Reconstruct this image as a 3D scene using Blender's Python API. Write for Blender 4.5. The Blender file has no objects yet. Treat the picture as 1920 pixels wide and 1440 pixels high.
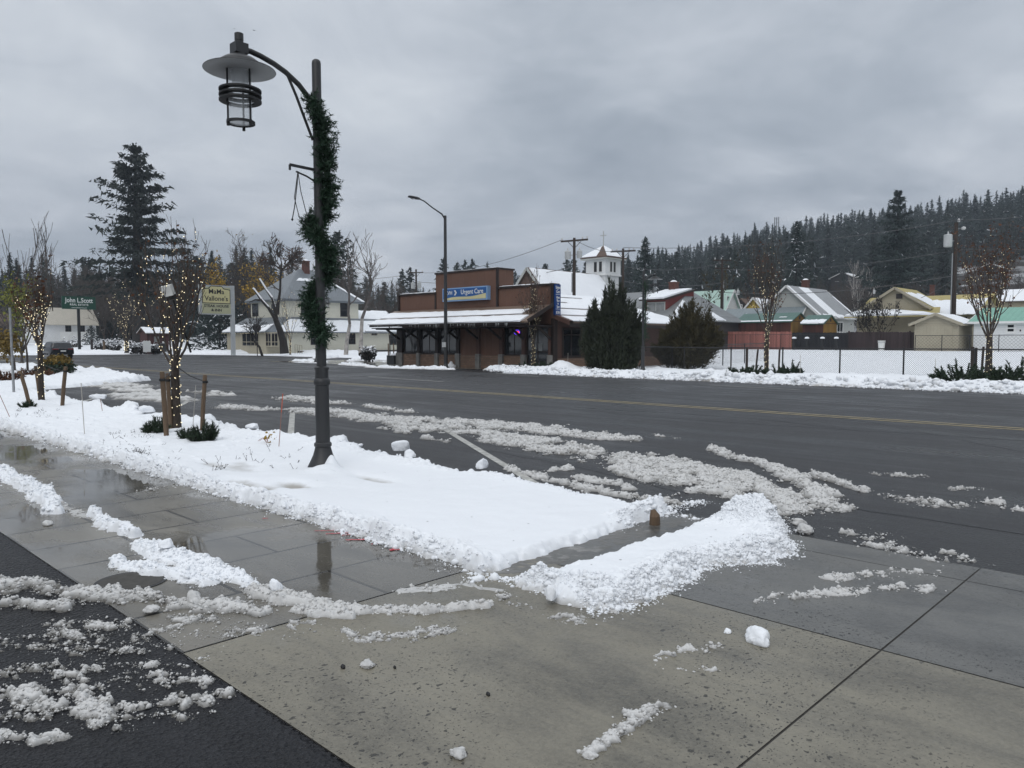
import bpy, bmesh, math, random
import numpy as np
from mathutils import Vector, Matrix
S = bpy.context.scene
COL = S.collection
PI = math.pi
# ------------------------------------------------------------------ survey of the place
# World: X runs along the street (+X to the right), Y across it, the camera stands at (0, 0, 1.6).
CAM_H = 1.6
FPX = 1442.0
PITCH = math.atan(80 / FPX)
ANG = math.radians(45.99)
FX, FY = -math.cos(ANG), math.sin(ANG)
RX, RY = math.sin(ANG), math.cos(ANG)
CP, SP = math.cos(PITCH), math.sin(PITCH)


def at(px, py, z=0.0):
    """point of the level z seen in that direction"""
    a = (px - 960) / FPX; b = (py - 720) / FPX
    t = (CAM_H - z) / (b * CP + SP); fw = CP - b * SP
    return (t * (fw * FX + a * RX), t * (fw * FY + a * RY))


def dirx(px):
    r = (px - 960) / FPX / 1.0015
    return FX + r * RX, FY + r * RY


def dp(px, hd):
    x, y = dirx(px)
    return (x * hd, y * hd)


def onY(px, Y):
    x, y = dirx(px)
    return Y * x / y


def onX(px, X):
    x, y = dirx(px)
    return X * y / x


def zat(X, Y, py):
    hd = X * FX + Y * FY
    b = (py - 720) / FPX
    return CAM_H - hd * (b * CP + SP) / (CP - b * SP)


def sm(a, b, x):
    t = np.clip((np.asarray(x, float) - a) / (b - a), 0, 1)
    return t * t * (3 - 2 * t)


# skyline of the ground itself, by direction
HPX = [-3000, -600, 0, 200, 420, 620, 800, 960, 1050, 1200, 1300, 1400, 1500, 1600, 1700, 1800, 1920, 2300, 4000]
HZ = [14, 12, 8, 8, 8, 8, 9, 10, 13, 27, 34, 42, 46, 49, 51, 53, 55, 60, 60]


def gz(X, Y):
    X = np.asarray(X, float); Y = np.asarray(Y, float)
    r = np.hypot(X, Y)
    f = X * FX + Y * FY; s = X * RX + Y * RY
    px = 960 + FPX * s / np.maximum(f, 0.12 * r + 1e-6)
    px = np.where(f < 0.12 * r, np.where(s > 0, 4000, -3000), px)
    H = np.interp(px, HPX, HZ)
    z = H * sm(150, 500, r) + 1.3 * sm(100, 150, r) * (px < 700)
    z = z + 0.75 * sm(38, 78, Y) * sm(-62, -40, X)
    z = z + 0.25 * sm(40, 52, Y) * (1 - sm(-62, -40, X))
    return z


def g1(X, Y):
    return float(gz(X, Y))


# ------------------------------------------------------------------ numpy noise
def h2(ix, iy, seed=0):
    v = np.sin(ix * 127.1 + iy * 311.7 + seed * 74.7) * 43758.5453
    return v - np.floor(v)


def vn(x, y, seed=0):
    ix = np.floor(x); iy = np.floor(y)
    fx = x - ix; fy = y - iy
    fx = fx * fx * (3 - 2 * fx); fy = fy * fy * (3 - 2 * fy)
    a = h2(ix, iy, seed); b = h2(ix + 1, iy, seed); c = h2(ix, iy + 1, seed); d = h2(ix + 1, iy + 1, seed)
    return a + (b - a) * fx + (c - a) * fy + (a - b - c + d) * fx * fy


def fbm(x, y, seed=0, o=4):
    s = 0; a = 0.5; t = 0
    for k in range(o):
        s = s + a * vn(x * 2 ** k, y * 2 ** k, seed + k * 13); t += a; a *= 0.5
    return s / t


# ------------------------------------------------------------------ mesh helpers
def world_loc(o):
    v = Vector((0, 0, 0))
    while o:
        v += o.location; o = o.parent
    return v


def link(o, parent=None):
    COL.objects.link(o)
    if parent:
        o.parent = parent
    return o


def np_mesh(name, V, F, mats, parent=None, smooth=False, origin=None, mi=None):
    V = np.asarray(V, float); F = np.asarray(F, np.int32)
    off = np.zeros(3)
    if parent:
        off = np.array(world_loc(parent))
    elif origin is not None:
        off = np.array(origin, float)
    V = V - off
    me = bpy.data.meshes.new(name)
    n = F.shape[1]
    me.vertices.add(len(V)); me.vertices.foreach_set('co', V.astype(np.float32).ravel())
    me.loops.add(F.size); me.loops.foreach_set('vertex_index', F.ravel())
    me.polygons.add(len(F))
    me.polygons.foreach_set('loop_start', np.arange(0, F.size, n, dtype=np.int32))
    me.polygons.foreach_set('loop_total', np.full(len(F), n, np.int32))
    if mi is not None:
        me.polygons.foreach_set('material_index', np.asarray(mi, np.int32))
    me.update(calc_edges=True); me.validate()
    if smooth:
        me.polygons.foreach_set('use_smooth', np.ones(len(me.polygons), bool))
    for m in (mats if isinstance(mats, (list, tuple)) else [mats]):
        me.materials.append(m)
    o = bpy.data.objects.new(name, me)
    if not parent and origin is not None:
        o.location = origin
    return link(o, parent)


class MB:
    def __init__(s):
        s.v = []; s.f = []; s.m = []

    def add(s, V, F, m=0):
        k = len(s.v)
        s.v.extend([tuple(p) for p in V])
        for f in F:
            s.f.append(tuple(k + i for i in f)); s.m.append(m)
        return s

    def box(s, x0, x1, y0, y1, z0, z1, m=0):
        V = [(x0, y0, z0), (x1, y0, z0), (x1, y1, z0), (x0, y1, z0), (x0, y0, z1), (x1, y0, z1), (x1, y1, z1), (x0, y1, z1)]
        return s.add(V, [(3, 2, 1, 0), (4, 5, 6, 7), (0, 1, 5, 4), (1, 2, 6, 5), (2, 3, 7, 6), (3, 0, 4, 7)], m)

    def bar(s, a, b, w, h, m=0, up=(0, 0, 1)):
        a = Vector(a); b = Vector(b); d = (b - a).normalized(); up = Vector(up)
        if abs(d.dot(up)) > .98: up = Vector((1, 0, 0))
        sd = d.cross(up).normalized(); u = sd.cross(d)
        V = []
        for p in (a, b):
            for i, j in ((-1, -1), (1, -1), (1, 1), (-1, 1)):
                V.append(p + sd * (i * w / 2) + u * (j * h / 2))
        return s.add(V, [(0, 1, 2, 3), (7, 6, 5, 4), (0, 4, 5, 1), (1, 5, 6, 2), (2, 6, 7, 3), (3, 7, 4, 0)], m)

    def tube(s, pts, rad, n=8, m=0, cap=True):
        pts = [Vector(p) for p in pts]
        if not isinstance(rad, (list, tuple)): rad = [rad] * len(pts)
        V = []; F = []
        prev = None
        for i, p in enumerate(pts):
            d = (pts[min(i + 1, len(pts) - 1)] - pts[max(i - 1, 0)])
            if d.length < 1e-9: d = Vector((0, 0, 1))
            d.normalize()
            if prev is None:
                r = Vector((1, 0, 0)) if abs(d.x) < .8 else Vector((0, 1, 0))
                u = d.cross(r).normalized()
            else:
                u = (prev - d * prev.dot(d))
                u = u.normalized() if u.length > 1e-6 else d.orthogonal().normalized()
            prev = u; w = d.cross(u)
            for k in range(n):
                a = 2 * PI * k / n
                V.append(p + (u * math.cos(a) + w * math.sin(a)) * rad[i])
        for i in range(len(pts) - 1):
            for k in range(n):
                a = i * n + k; b = i * n + (k + 1) % n
                F.append((a, b, b + n, a + n))
        if cap:
            F.append(tuple(range(n))[::-1]); F.append(tuple((len(pts) - 1) * n + k for k in range(n)))
        return s.add(V, F, m)

    def lathe(s, prof, c=(0, 0, 0), n=24, m=0):
        V = []; F = []
        for r, z in prof:
            for k in range(n):
                a = 2 * PI * k / n
                V.append((c[0] + r * math.cos(a), c[1] + r * math.sin(a), c[2] + z))
        for i in range(len(prof) - 1):
            for k in range(n):
                a = i * n + k; b = i * n + (k + 1) % n
                F.append((a, b, b + n, a + n))
        if prof[0][0] > 1e-4: F.append(tuple(range(n))[::-1])
        if prof[-1][0] > 1e-4: F.append(tuple((len(prof) - 1) * n + k for k in range(n)))
        return s.add(V, F, m)

    def ring(s, r0, r1, z0, z1, c, n=32, m=0):
        V = []; F = []
        for k in range(n):
            a = 2 * PI * k / n; ca, sa = math.cos(a), math.sin(a)
            for r, z in ((r0, z0), (r1, z0), (r1, z1), (r0, z1)):
                V.append((c[0] + r * ca, c[1] + r * sa, c[2] + z))
        for k in range(n):
            b = ((k + 1) % n) * 4; a = k * 4
            for i in range(4):
                j = (i + 1) % 4
                F.append((a + i, b + i, b + j, a + j))
        return s.add(V, F, m)

    def prism(s, poly, axis, a, b, m=0):
        """poly in the two other axes (for 'x': (y,z); 'y': (x,z); 'z': (x,y)), from a to b"""
        V = []
        for t in (a, b):
            for p, q in poly:
                V.append({'x': (t, p, q), 'y': (p, t, q), 'z': (p, q, t)}[axis])
        n = len(poly)
        F = [tuple(range(n))[::-1], tuple(range(n, 2 * n))]
        for i in range(n):
            j = (i + 1) % n
            F.append((i, j, n + j, n + i))
        return s.add(V, F, m)

    def slab(s, quad, t, m=0):
        """quad of 3-D points thickened downwards by t"""
        V = [tuple(p) for p in quad] + [(p[0], p[1], p[2] - t) for p in quad]
        n = len(quad)
        F = [tuple(range(n)), tuple(range(n, 2 * n))[::-1]]
        for i in range(n):
            j = (i + 1) % n
            F.append((i, i + n, j + n, j))
        return s.add(V, F, m)

    def build(s, name, mats, parent=None, smooth=False, origin=None, fix=True):
        off = Vector((0, 0, 0))
        if parent: off = world_loc(parent)
        elif origin is not None: off = Vector(origin)
        me = bpy.data.meshes.new(name)
        me.from_pydata([tuple(Vector(p) - off) for p in s.v], [], s.f)
        for m in (mats if isinstance(mats, (list, tuple)) else [mats]): me.materials.append(m)
        me.polygons.foreach_set('material_index', s.m)
        if fix:
            bm = bmesh.new(); bm.from_mesh(me)
            bmesh.ops.recalc_face_normals(bm, faces=bm.faces)
            bm.to_mesh(me); bm.free()
        if smooth:
            me.polygons.foreach_set('use_smooth', [True] * len(me.polygons))
            try: me.set_sharp_from_angle(angle=math.radians(40))
            except Exception: pass
        me.update()
        o = bpy.data.objects.new(name, me)
        if not parent and origin is not None: o.location = origin
        return link(o, parent)


def tag(o, label=None, cat=None, group=None, kind=None):
    if label: o['label'] = label
    if cat: o['category'] = cat
    if group: o['group'] = group
    if kind: o['kind'] = kind
    return o


def thing(name, label, cat, loc, group=None):
    o = bpy.data.objects.new(name, None)
    o.empty_display_size = .2
    o.location = loc
    COL.objects.link(o)
    return tag(o, label, cat, group)


def copy_thing(o, loc, rz=0.0, label=None, sc=None, parent=None):
    c = o.copy(); COL.objects.link(c)
    if parent is None:
        c.location = loc; c.rotation_euler = (0, 0, rz)
        if sc: c.scale = (sc, sc, sc) if not isinstance(sc, tuple) else sc
        if label: c['label'] = label
    else:
        c.parent = parent
    for ch in list(o.children):
        copy_thing(ch, None, parent=c)
    return c


def text(body, size, m, parent, loc, rot, name='lettering', bold=0.0, ext=.004, spacing=1.0, sx=1.0, shear=0.0, line=1.0):
    cu = bpy.data.curves.new('t', 'FONT')
    cu.body = body; cu.size = size; cu.extrude = ext; cu.align_x = 'CENTER'; cu.align_y = 'CENTER'
    cu.offset = bold; cu.space_character = spacing; cu.shear = shear; cu.space_line = line; cu.resolution_u = 3
    ob = bpy.data.objects.new('t', cu); COL.objects.link(ob)
    dg = bpy.context.evaluated_depsgraph_get(); dg.update()
    me = bpy.data.meshes.new_from_object(ob.evaluated_get(dg))
    bpy.data.objects.remove(ob); bpy.data.curves.remove(cu)
    me.name = name
    me.materials.clear(); me.materials.append(m)
    me.transform(Matrix.Rotation(rot[2], 4, 'Z') @ Matrix.Rotation(rot[0], 4, 'X') @ Matrix.Diagonal((sx, 1, 1, 1)))
    o = bpy.data.objects.new(name, me)
    o.location = Vector(loc) - world_loc(parent)
    return link(o, parent)


FRONT = (PI / 2, 0, 0)      # faces -Y
SIDE = (PI / 2, 0, PI / 2)  # faces +X


# ------------------------------------------------------------------ materials
def _new(name):
    m = bpy.data.materials.new(name); m.use_nodes = True
    nt = m.node_tree; b = nt.nodes['Principled BSDF']
    return m, nt, b


def nd(nt, t, **kw):
    n = nt.nodes.new(t)
    for k, v in kw.items():
        if k == 'inp':
            for kk, vv in v.items(): n.inputs[kk].default_value = vv
        else: setattr(n, k, v)
    return n


def ramp(nt, src, stops, interp='LINEAR'):
    r = nt.nodes.new('ShaderNodeValToRGB'); r.color_ramp.interpolation = interp
    e = r.color_ramp.elements
    while len(e) < len(stops): e.new(.5)
    for i, (p, c) in enumerate(stops):
        e[i].position = p
        e[i].color = (c, c, c, 1) if isinstance(c, (int, float)) else (*c, 1)
    nt.links.new(src, r.inputs[0])
    return r.outputs[0]


def noise(nt, co, scale, detail=4, rough=.55, dist=0.0, dim='3D'):
    n = nd(nt, 'ShaderNodeTexNoise', inp={'Scale': scale, 'Detail': detail, 'Roughness': rough, 'Distortion': dist})
    if co: nt.links.new(co, n.inputs['Vector'])
    return n.outputs['Fac']


def mixc(nt, fac, a, b, mode='MIX'):
    n = nd(nt, 'ShaderNodeMix', data_type='RGBA', blend_type=mode)
    for i, v in ((0, fac), (6, a), (7, b)):
        if hasattr(v, 'is_linked') or hasattr(v, 'links'): nt.links.new(v, n.inputs[i])
        elif i == 0: n.inputs[0].default_value = v
        else: n.inputs[i].default_value = (*v, 1)
    return n.outputs[2]


def mth(nt, op, a, b=None, clamp=False):
    n = nd(nt, 'ShaderNodeMath', operation=op, use_clamp=clamp)
    for i, v in ((0, a), (1, b)):
        if v is None: continue
        if hasattr(v, 'links'): nt.links.new(v, n.inputs[i])
        else: n.inputs[i].default_value = v
    return n.outputs[0]


def coords(nt, kind='Object', scale=None):
    if kind == 'Position':
        o = nd(nt, 'ShaderNodeNewGeometry').outputs['Position']
    else:
        o = nd(nt, 'ShaderNodeTexCoord').outputs[kind]
    if scale:
        mp = nd(nt, 'ShaderNodeMapping'); mp.inputs['Scale'].default_value = scale
        nt.links.new(o, mp.inputs['Vector']); o = mp.outputs[0]
    return o


def bumpn(nt, b, hgt, strength, dist=.02):
    n = nd(nt, 'ShaderNodeBump', inp={'Strength': strength, 'Distance': dist})
    nt.links.new(hgt, n.inputs['Height']); nt.links.new(n.outputs[0], b.inputs['Normal'])


def pm(name, c, var=.18, scale=3.0, rough=.7, bump=0.0, bscale=40.0, bdist=.01, metal=0.0, spec=.4, stretch=None, rvar=0.0):
    m, nt, b = _new(name)
    co = coords(nt, 'Object', stretch)
    f = noise(nt, co, scale, 5, .6)
    lo = tuple(v * (1 - var) for v in c); hi = tuple(min(1, v * (1 + var)) for v in c)
    col = ramp(nt, f, [(.3, lo), (.7, hi)])
    nt.links.new(col, b.inputs['Base Color'])
    b.inputs['Roughness'].default_value = rough
    if rvar:
        r = ramp(nt, f, [(.3, max(.02, rough - rvar)), (.7, rough + rvar)]); nt.links.new(r, b.inputs['Roughness'])
    b.inputs['Metallic'].default_value = metal
    b.inputs['Specular IOR Level'].default_value = spec
    if bump:
        bumpn(nt, b, noise(nt, co, bscale, 4), bump, bdist)
    return m


def siding(name, c, axis='Z', pitch=.18, depth=.015, var=.08, rough=.6, seam=False):
    """boards or ribs: relief only, one colour"""
    m, nt, b = _new(name)
    co = coords(nt, 'Position')
    f = noise(nt, co, .9, 5, .65)
    nt.links.new(ramp(nt, f, [(.3, tuple(v * (1 - var) for v in c)), (.7, tuple(min(1, v * (1 + var)) for v in c))]), b.inputs['Base Color'])
    b.inputs['Roughness'].default_value = rough
    sx = nd(nt, 'ShaderNodeSeparateXYZ'); nt.links.new(co, sx.inputs[0])
    if axis == 'XY':
        v = mth(nt, 'ADD', sx.outputs[0], sx.outputs[1])
    else:
        v = sx.outputs['XYZ'.index(axis)]
    fr = mth(nt, 'FRACT', mth(nt, 'DIVIDE', v, pitch))
    hgt = ramp(nt, fr, [(0, 0.0), (.07, 0), (.1, 1), (.97, 1), (1, 0)] if not seam else [(0, 1), (.08, 1), (.14, 0), (.9, 0), (1, 1)])
    bumpn(nt, b, hgt, 1.0, depth)
    return m


def planks(name, c, axis='X', pitch=.14, var=.35, rough=.8):
    """upright boards each of its own tone, weather streaked"""
    m, nt, b = _new(name)
    co = coords(nt, 'Position')
    sx = nd(nt, 'ShaderNodeSeparateXYZ'); nt.links.new(co, sx.inputs[0])
    v = mth(nt, 'ADD', sx.outputs[0], sx.outputs[1]) if axis == 'XY' else sx.outputs['XYZ'.index(axis)]
    q = mth(nt, 'DIVIDE', v, pitch)
    wn = nd(nt, 'ShaderNodeTexWhiteNoise', noise_dimensions='1D'); nt.links.new(mth(nt, 'FLOOR', q), wn.inputs['W'])
    mp = nd(nt, 'ShaderNodeMapping'); mp.inputs['Scale'].default_value = (9, 9, .5); nt.links.new(co, mp.inputs[0])
    f = mth(nt, 'ADD', mth(nt, 'MULTIPLY', wn.outputs[0], .5), mth(nt, 'MULTIPLY', noise(nt, mp.outputs[0], 1, 5, .6), .6))
    nt.links.new(ramp(nt, f, [(.2, tuple(k * (1 - var) for k in c)), (.85, tuple(k * (1 + var) for k in c))]), b.inputs['Base Color'])
    b.inputs['Roughness'].default_value = rough
    bumpn(nt, b, ramp(nt, mth(nt, 'FRACT', q), [(0, 0.0), (.06, 0), (.12, 1), (.94, 1), (1, 0)]), 1.0, .012)
    return m


def glass_dark(name, c=(.015, .017, .02), rough=.04):
    m, nt, b = _new(name)
    b.inputs['Base Color'].default_value = (*c, 1); b.inputs['Roughness'].default_value = rough
    b.inputs['Specular IOR Level'].default_value = .6
    return m


def emit(name, c, s):
    m, nt, b = _new(name)
    b.inputs['Base Color'].default_value = (*c, 1)
    b.inputs['Emission Color'].default_value = (*c, 1); b.inputs['Emission Strength'].default_value = s
    return m


M = {}
M['steel_dark'] = pm('dark_painted_steel', (.030, .031, .033), .12, 4, .45, .05, 200, .002)
M['steel_black'] = pm('black_steel', (.012, .012, .013), .1, 5, .5)
M['steel_grey'] = pm('galvanised_steel', (.30, .31, .32), .15, 8, .45, metal=.4)
M['white_under'] = pm('shade_underside', (.42, .43, .44), .08, 2, .5)
M['needle'] = pm('garland_needles', (.017, .044, .023), .5, 14, .6)
M['wire'] = pm('cable', (.012, .012, .012), .1, 5, .6)
M['bark'] = pm('bark', (.040, .031, .025), .55, 14, .9, .9, 26, .03, stretch=(1, 1, .35))
M['bark_dark'] = pm('bark_dark', (.022, .019, .017), .4, 6, .9)
M['bark_pale'] = pm('bark_pale', (.30, .28, .26), .5, 3, .85)
M['twig'] = pm('twigs', (.062, .050, .043), .3, 3, .9)
M['twig_grey'] = pm('twigs_grey', (.105, .092, .085), .3, 3, .9)
M['rust_leaf'] = pm('rust_leaves', (.095, .042, .022), .45, 2.5, .8)
M['yellow_leaf'] = pm('yellow_leaves', (.30, .19, .025), .4, 1.2, .8)
M['olive_leaf'] = pm('olive_leaves', (.155, .165, .035), .45, 1.5, .8)
M['gold_leaf'] = pm('gold_leaves', (.17, .115, .025), .45, 1.6, .8)
M['fir'] = pm('fir_foliage', (.013, .019, .015), .5, .35, .8)
M['pine'] = pm('pine_foliage', (.020, .029, .024), .5, .3, .8)
_m = M['pine']; _nt = _m.node_tree; _b = _nt.nodes['Principled BSDF']; _l = _b.inputs['Base Color'].links[0]; _src = _l.from_socket
_oi = _nt.nodes.new('ShaderNodeObjectInfo'); _rr = ramp(_nt, _oi.outputs['Random'], [(0, .6), (1, 1.5)])
_nt.links.new(mixc(_nt, 1.0, _src, _rr, 'MULTIPLY'), _b.inputs['Base Color'])
M['spruce'] = pm('spruce_foliage', (.018, .030, .027), .5, .5, .8)
M['juniper'] = pm('juniper_foliage', (.020, .026, .013), .5, 1.3, .8)
M['juniper_brown'] = pm('juniper_bronze_foliage', (.042, .035, .014), .55, 1.2, .8)
M['mugo'] = pm('dwarf_pine_foliage', (.020, .036, .018), .45, 5, .75)
M['stake_wood'] = pm('stake_wood', (.115, .078, .050), .35, 5, .85, .4, 60, .004, stretch=(1, 1, .15))
M['pole_wood'] = pm('pole_wood', (.038, .028, .023), .35, 3, .9, stretch=(1, 1, .1))
M['bulb'] = emit('warm_bulb', (1.0, .87, .56), 1.15)
M['white_paint'] = pm('white_paint', (.72, .72, .70), .06, 2, .6)
M['trim_white'] = pm('white_trim', (.68, .68, .67), .05, 2, .55)
M['glass'] = glass_dark('window_glass')
M['dark_in'] = pm('dark_soffit', (.035, .026, .020), .2, 2, .8)
M['black_paint'] = pm('black_paint', (.016, .016, .017), .15, 3, .6)
M['brick_red'] = pm('chimney_brick', (.10, .045, .035), .35, 8, .9)
M['can_grey'] = pm('transformer_paint', (.42, .43, .43), .08, 2, .5)
M['porcelain'] = pm('porcelain', (.5, .5, .5), .1, 2, .35)
# ------------------------------------------------------------------ camera, sky, sun
cam = bpy.data.cameras.new('camera'); camo = bpy.data.objects.new('camera', cam); COL.objects.link(camo)
cam.sensor_width = 36; cam.lens = 36 * FPX / 1920; cam.clip_end = 6000; cam.clip_start = .05
fwd = Vector((FX * CP, FY * CP, -SP))
camo.location = (0, 0, CAM_H)
camo.rotation_euler = fwd.to_track_quat('-Z', 'Y').to_euler()
S.camera = camo
S.view_settings.view_transform = 'Standard'; S.view_settings.look = 'None'
S.view_settings.exposure = .34; S.view_settings.gamma = 1; S.view_settings.use_curve_mapping = False
S.cycles.use_denoising = True
S.cycles.max_bounces = 6; S.cycles.diffuse_bounces = 3; S.cycles.glossy_bounces = 3
S.cycles.transparent_max_bounces = 12; S.cycles.volume_bounces = 0
S.cycles.sample_clamp_indirect = 4

SUN_EL, SUN_AZ = math.radians(38), math.radians(150)
W = bpy.data.worlds.new('World'); S.world = W; W.use_nodes = True
nt = W.node_tree; nt.nodes.clear()
out = nd(nt, 'ShaderNodeOutputWorld'); bg = nd(nt, 'ShaderNodeBackground'); nt.links.new(bg.outputs[0], out.inputs[0])
sky = nd(nt, 'ShaderNodeTexSky', sky_type='NISHITA', sun_disc=False, sun_elevation=SUN_EL, sun_rotation=SUN_AZ)
g = nd(nt, 'ShaderNodeTexCoord').outputs['Generated']
sx = nd(nt, 'ShaderNodeSeparateXYZ'); nt.links.new(g, sx.inputs[0])
zc = mth(nt, 'ADD', mth(nt, 'MAXIMUM', sx.outputs[2], 0.0), .16)
cx = nd(nt, 'ShaderNodeCombineXYZ')
nt.links.new(mth(nt, 'DIVIDE', sx.outputs[0], zc), cx.inputs[0]); nt.links.new(mth(nt, 'DIVIDE', sx.outputs[1], zc), cx.inputs[1])
big = noise(nt, cx.outputs[0], .75, 7, .55, .5)
fine = noise(nt, cx.outputs[0], 2.6, 6, .55, .8)
f = mth(nt, 'ADD', mth(nt, 'MULTIPLY', big, .80), mth(nt, 'MULTIPLY', fine, .20))
cloud = ramp(nt, f, [(.33, (.235, .268, .314)), (.46, (.335, .370, .418)), (.56, (.445, .478, .525)), (.66, (.57, .60, .635))])
# overcast: the cloud deck is brightest overhead
up = ramp(nt, sx.outputs[2], [(0.0, 1.02), (.12, .97), (.42, 1.0), (.62, 1.9), (1.0, 2.55)])
low = ramp(nt, sx.outputs[2], [(0.0, (1.0, .97, .98)), (.25, (1, 1, 1)), (.45, (1, 1, 1)), (.6, (1, .965, .915)), (1, (1, .955, .90))])
c2 = mixc(nt, 1.0, cloud, up, 'MULTIPLY'); c3 = mixc(nt, 1.0, c2, low, 'MULTIPLY')
skys = mixc(nt, 1.0, sky.outputs[0], (.004, .004, .004), 'MULTIPLY')
tot = mixc(nt, 1.0, c3, skys, 'ADD')
nt.links.new(tot, bg.inputs['Color']); bg.inputs['Strength'].default_value = 1.0
sun = bpy.data.lights.new('sun', 'SUN'); sun.energy = .6; sun.angle = math.radians(40); sun.color = (1, .97, .93)
suno = bpy.data.objects.new('sun', sun); COL.objects.link(suno)
suno.rotation_euler = (PI / 2 - SUN_EL, 0, PI - SUN_AZ)

# ------------------------------------------------------------------ ground materials


def m_asphalt(name, c, bump, wet, agg):
    m, nt, b = _new(name)
    co = coords(nt, 'Position')
    big = noise(nt, co, .25, 4, .6)
    st = nd(nt, 'ShaderNodeMapping'); st.inputs['Scale'].default_value = (.12, 1.6, 1); nt.links.new(co, st.inputs[0])
    lane = noise(nt, st.outputs[0], 1.0, 5, .6)
    sp = noise(nt, co, agg, 3, .7)
    f = mth(nt, 'ADD', mth(nt, 'MULTIPLY', big, .35), mth(nt, 'ADD', mth(nt, 'MULTIPLY', lane, .5), mth(nt, 'MULTIPLY', sp, .2)))
    nt.links.new(ramp(nt, f, [(.38, tuple(k * .5 for k in c)), (.51, c), (.66, tuple(k * 1.9 for k in c))]), b.inputs['Base Color'])
    wf = mth(nt, 'ADD', mth(nt, 'MULTIPLY', big, .5), mth(nt, 'MULTIPLY', lane, .5))
    nt.links.new(ramp(nt, wf, [(.40, wet[0]), (.58, wet[1])]), b.inputs['Roughness'])
    b.inputs['Specular IOR Level'].default_value = .22
    vo = nd(nt, 'ShaderNodeTexVoronoi', inp={'Scale': agg}); nt.links.new(co, vo.inputs['Vector'])
    bumpn(nt, b, mth(nt, 'ADD', vo.outputs['Distance'], noise(nt, co, agg * .45, 3, .6)), bump, .02)
    return m


M['road'] = m_asphalt('wet_road_asphalt', (.027, .0275, .0295), .4, (.26, .60), 55)
M['lot'] = m_asphalt('wet_lot_asphalt', (.0155, .016, .0185), 1.0, (.30, .5), 48)


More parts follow.
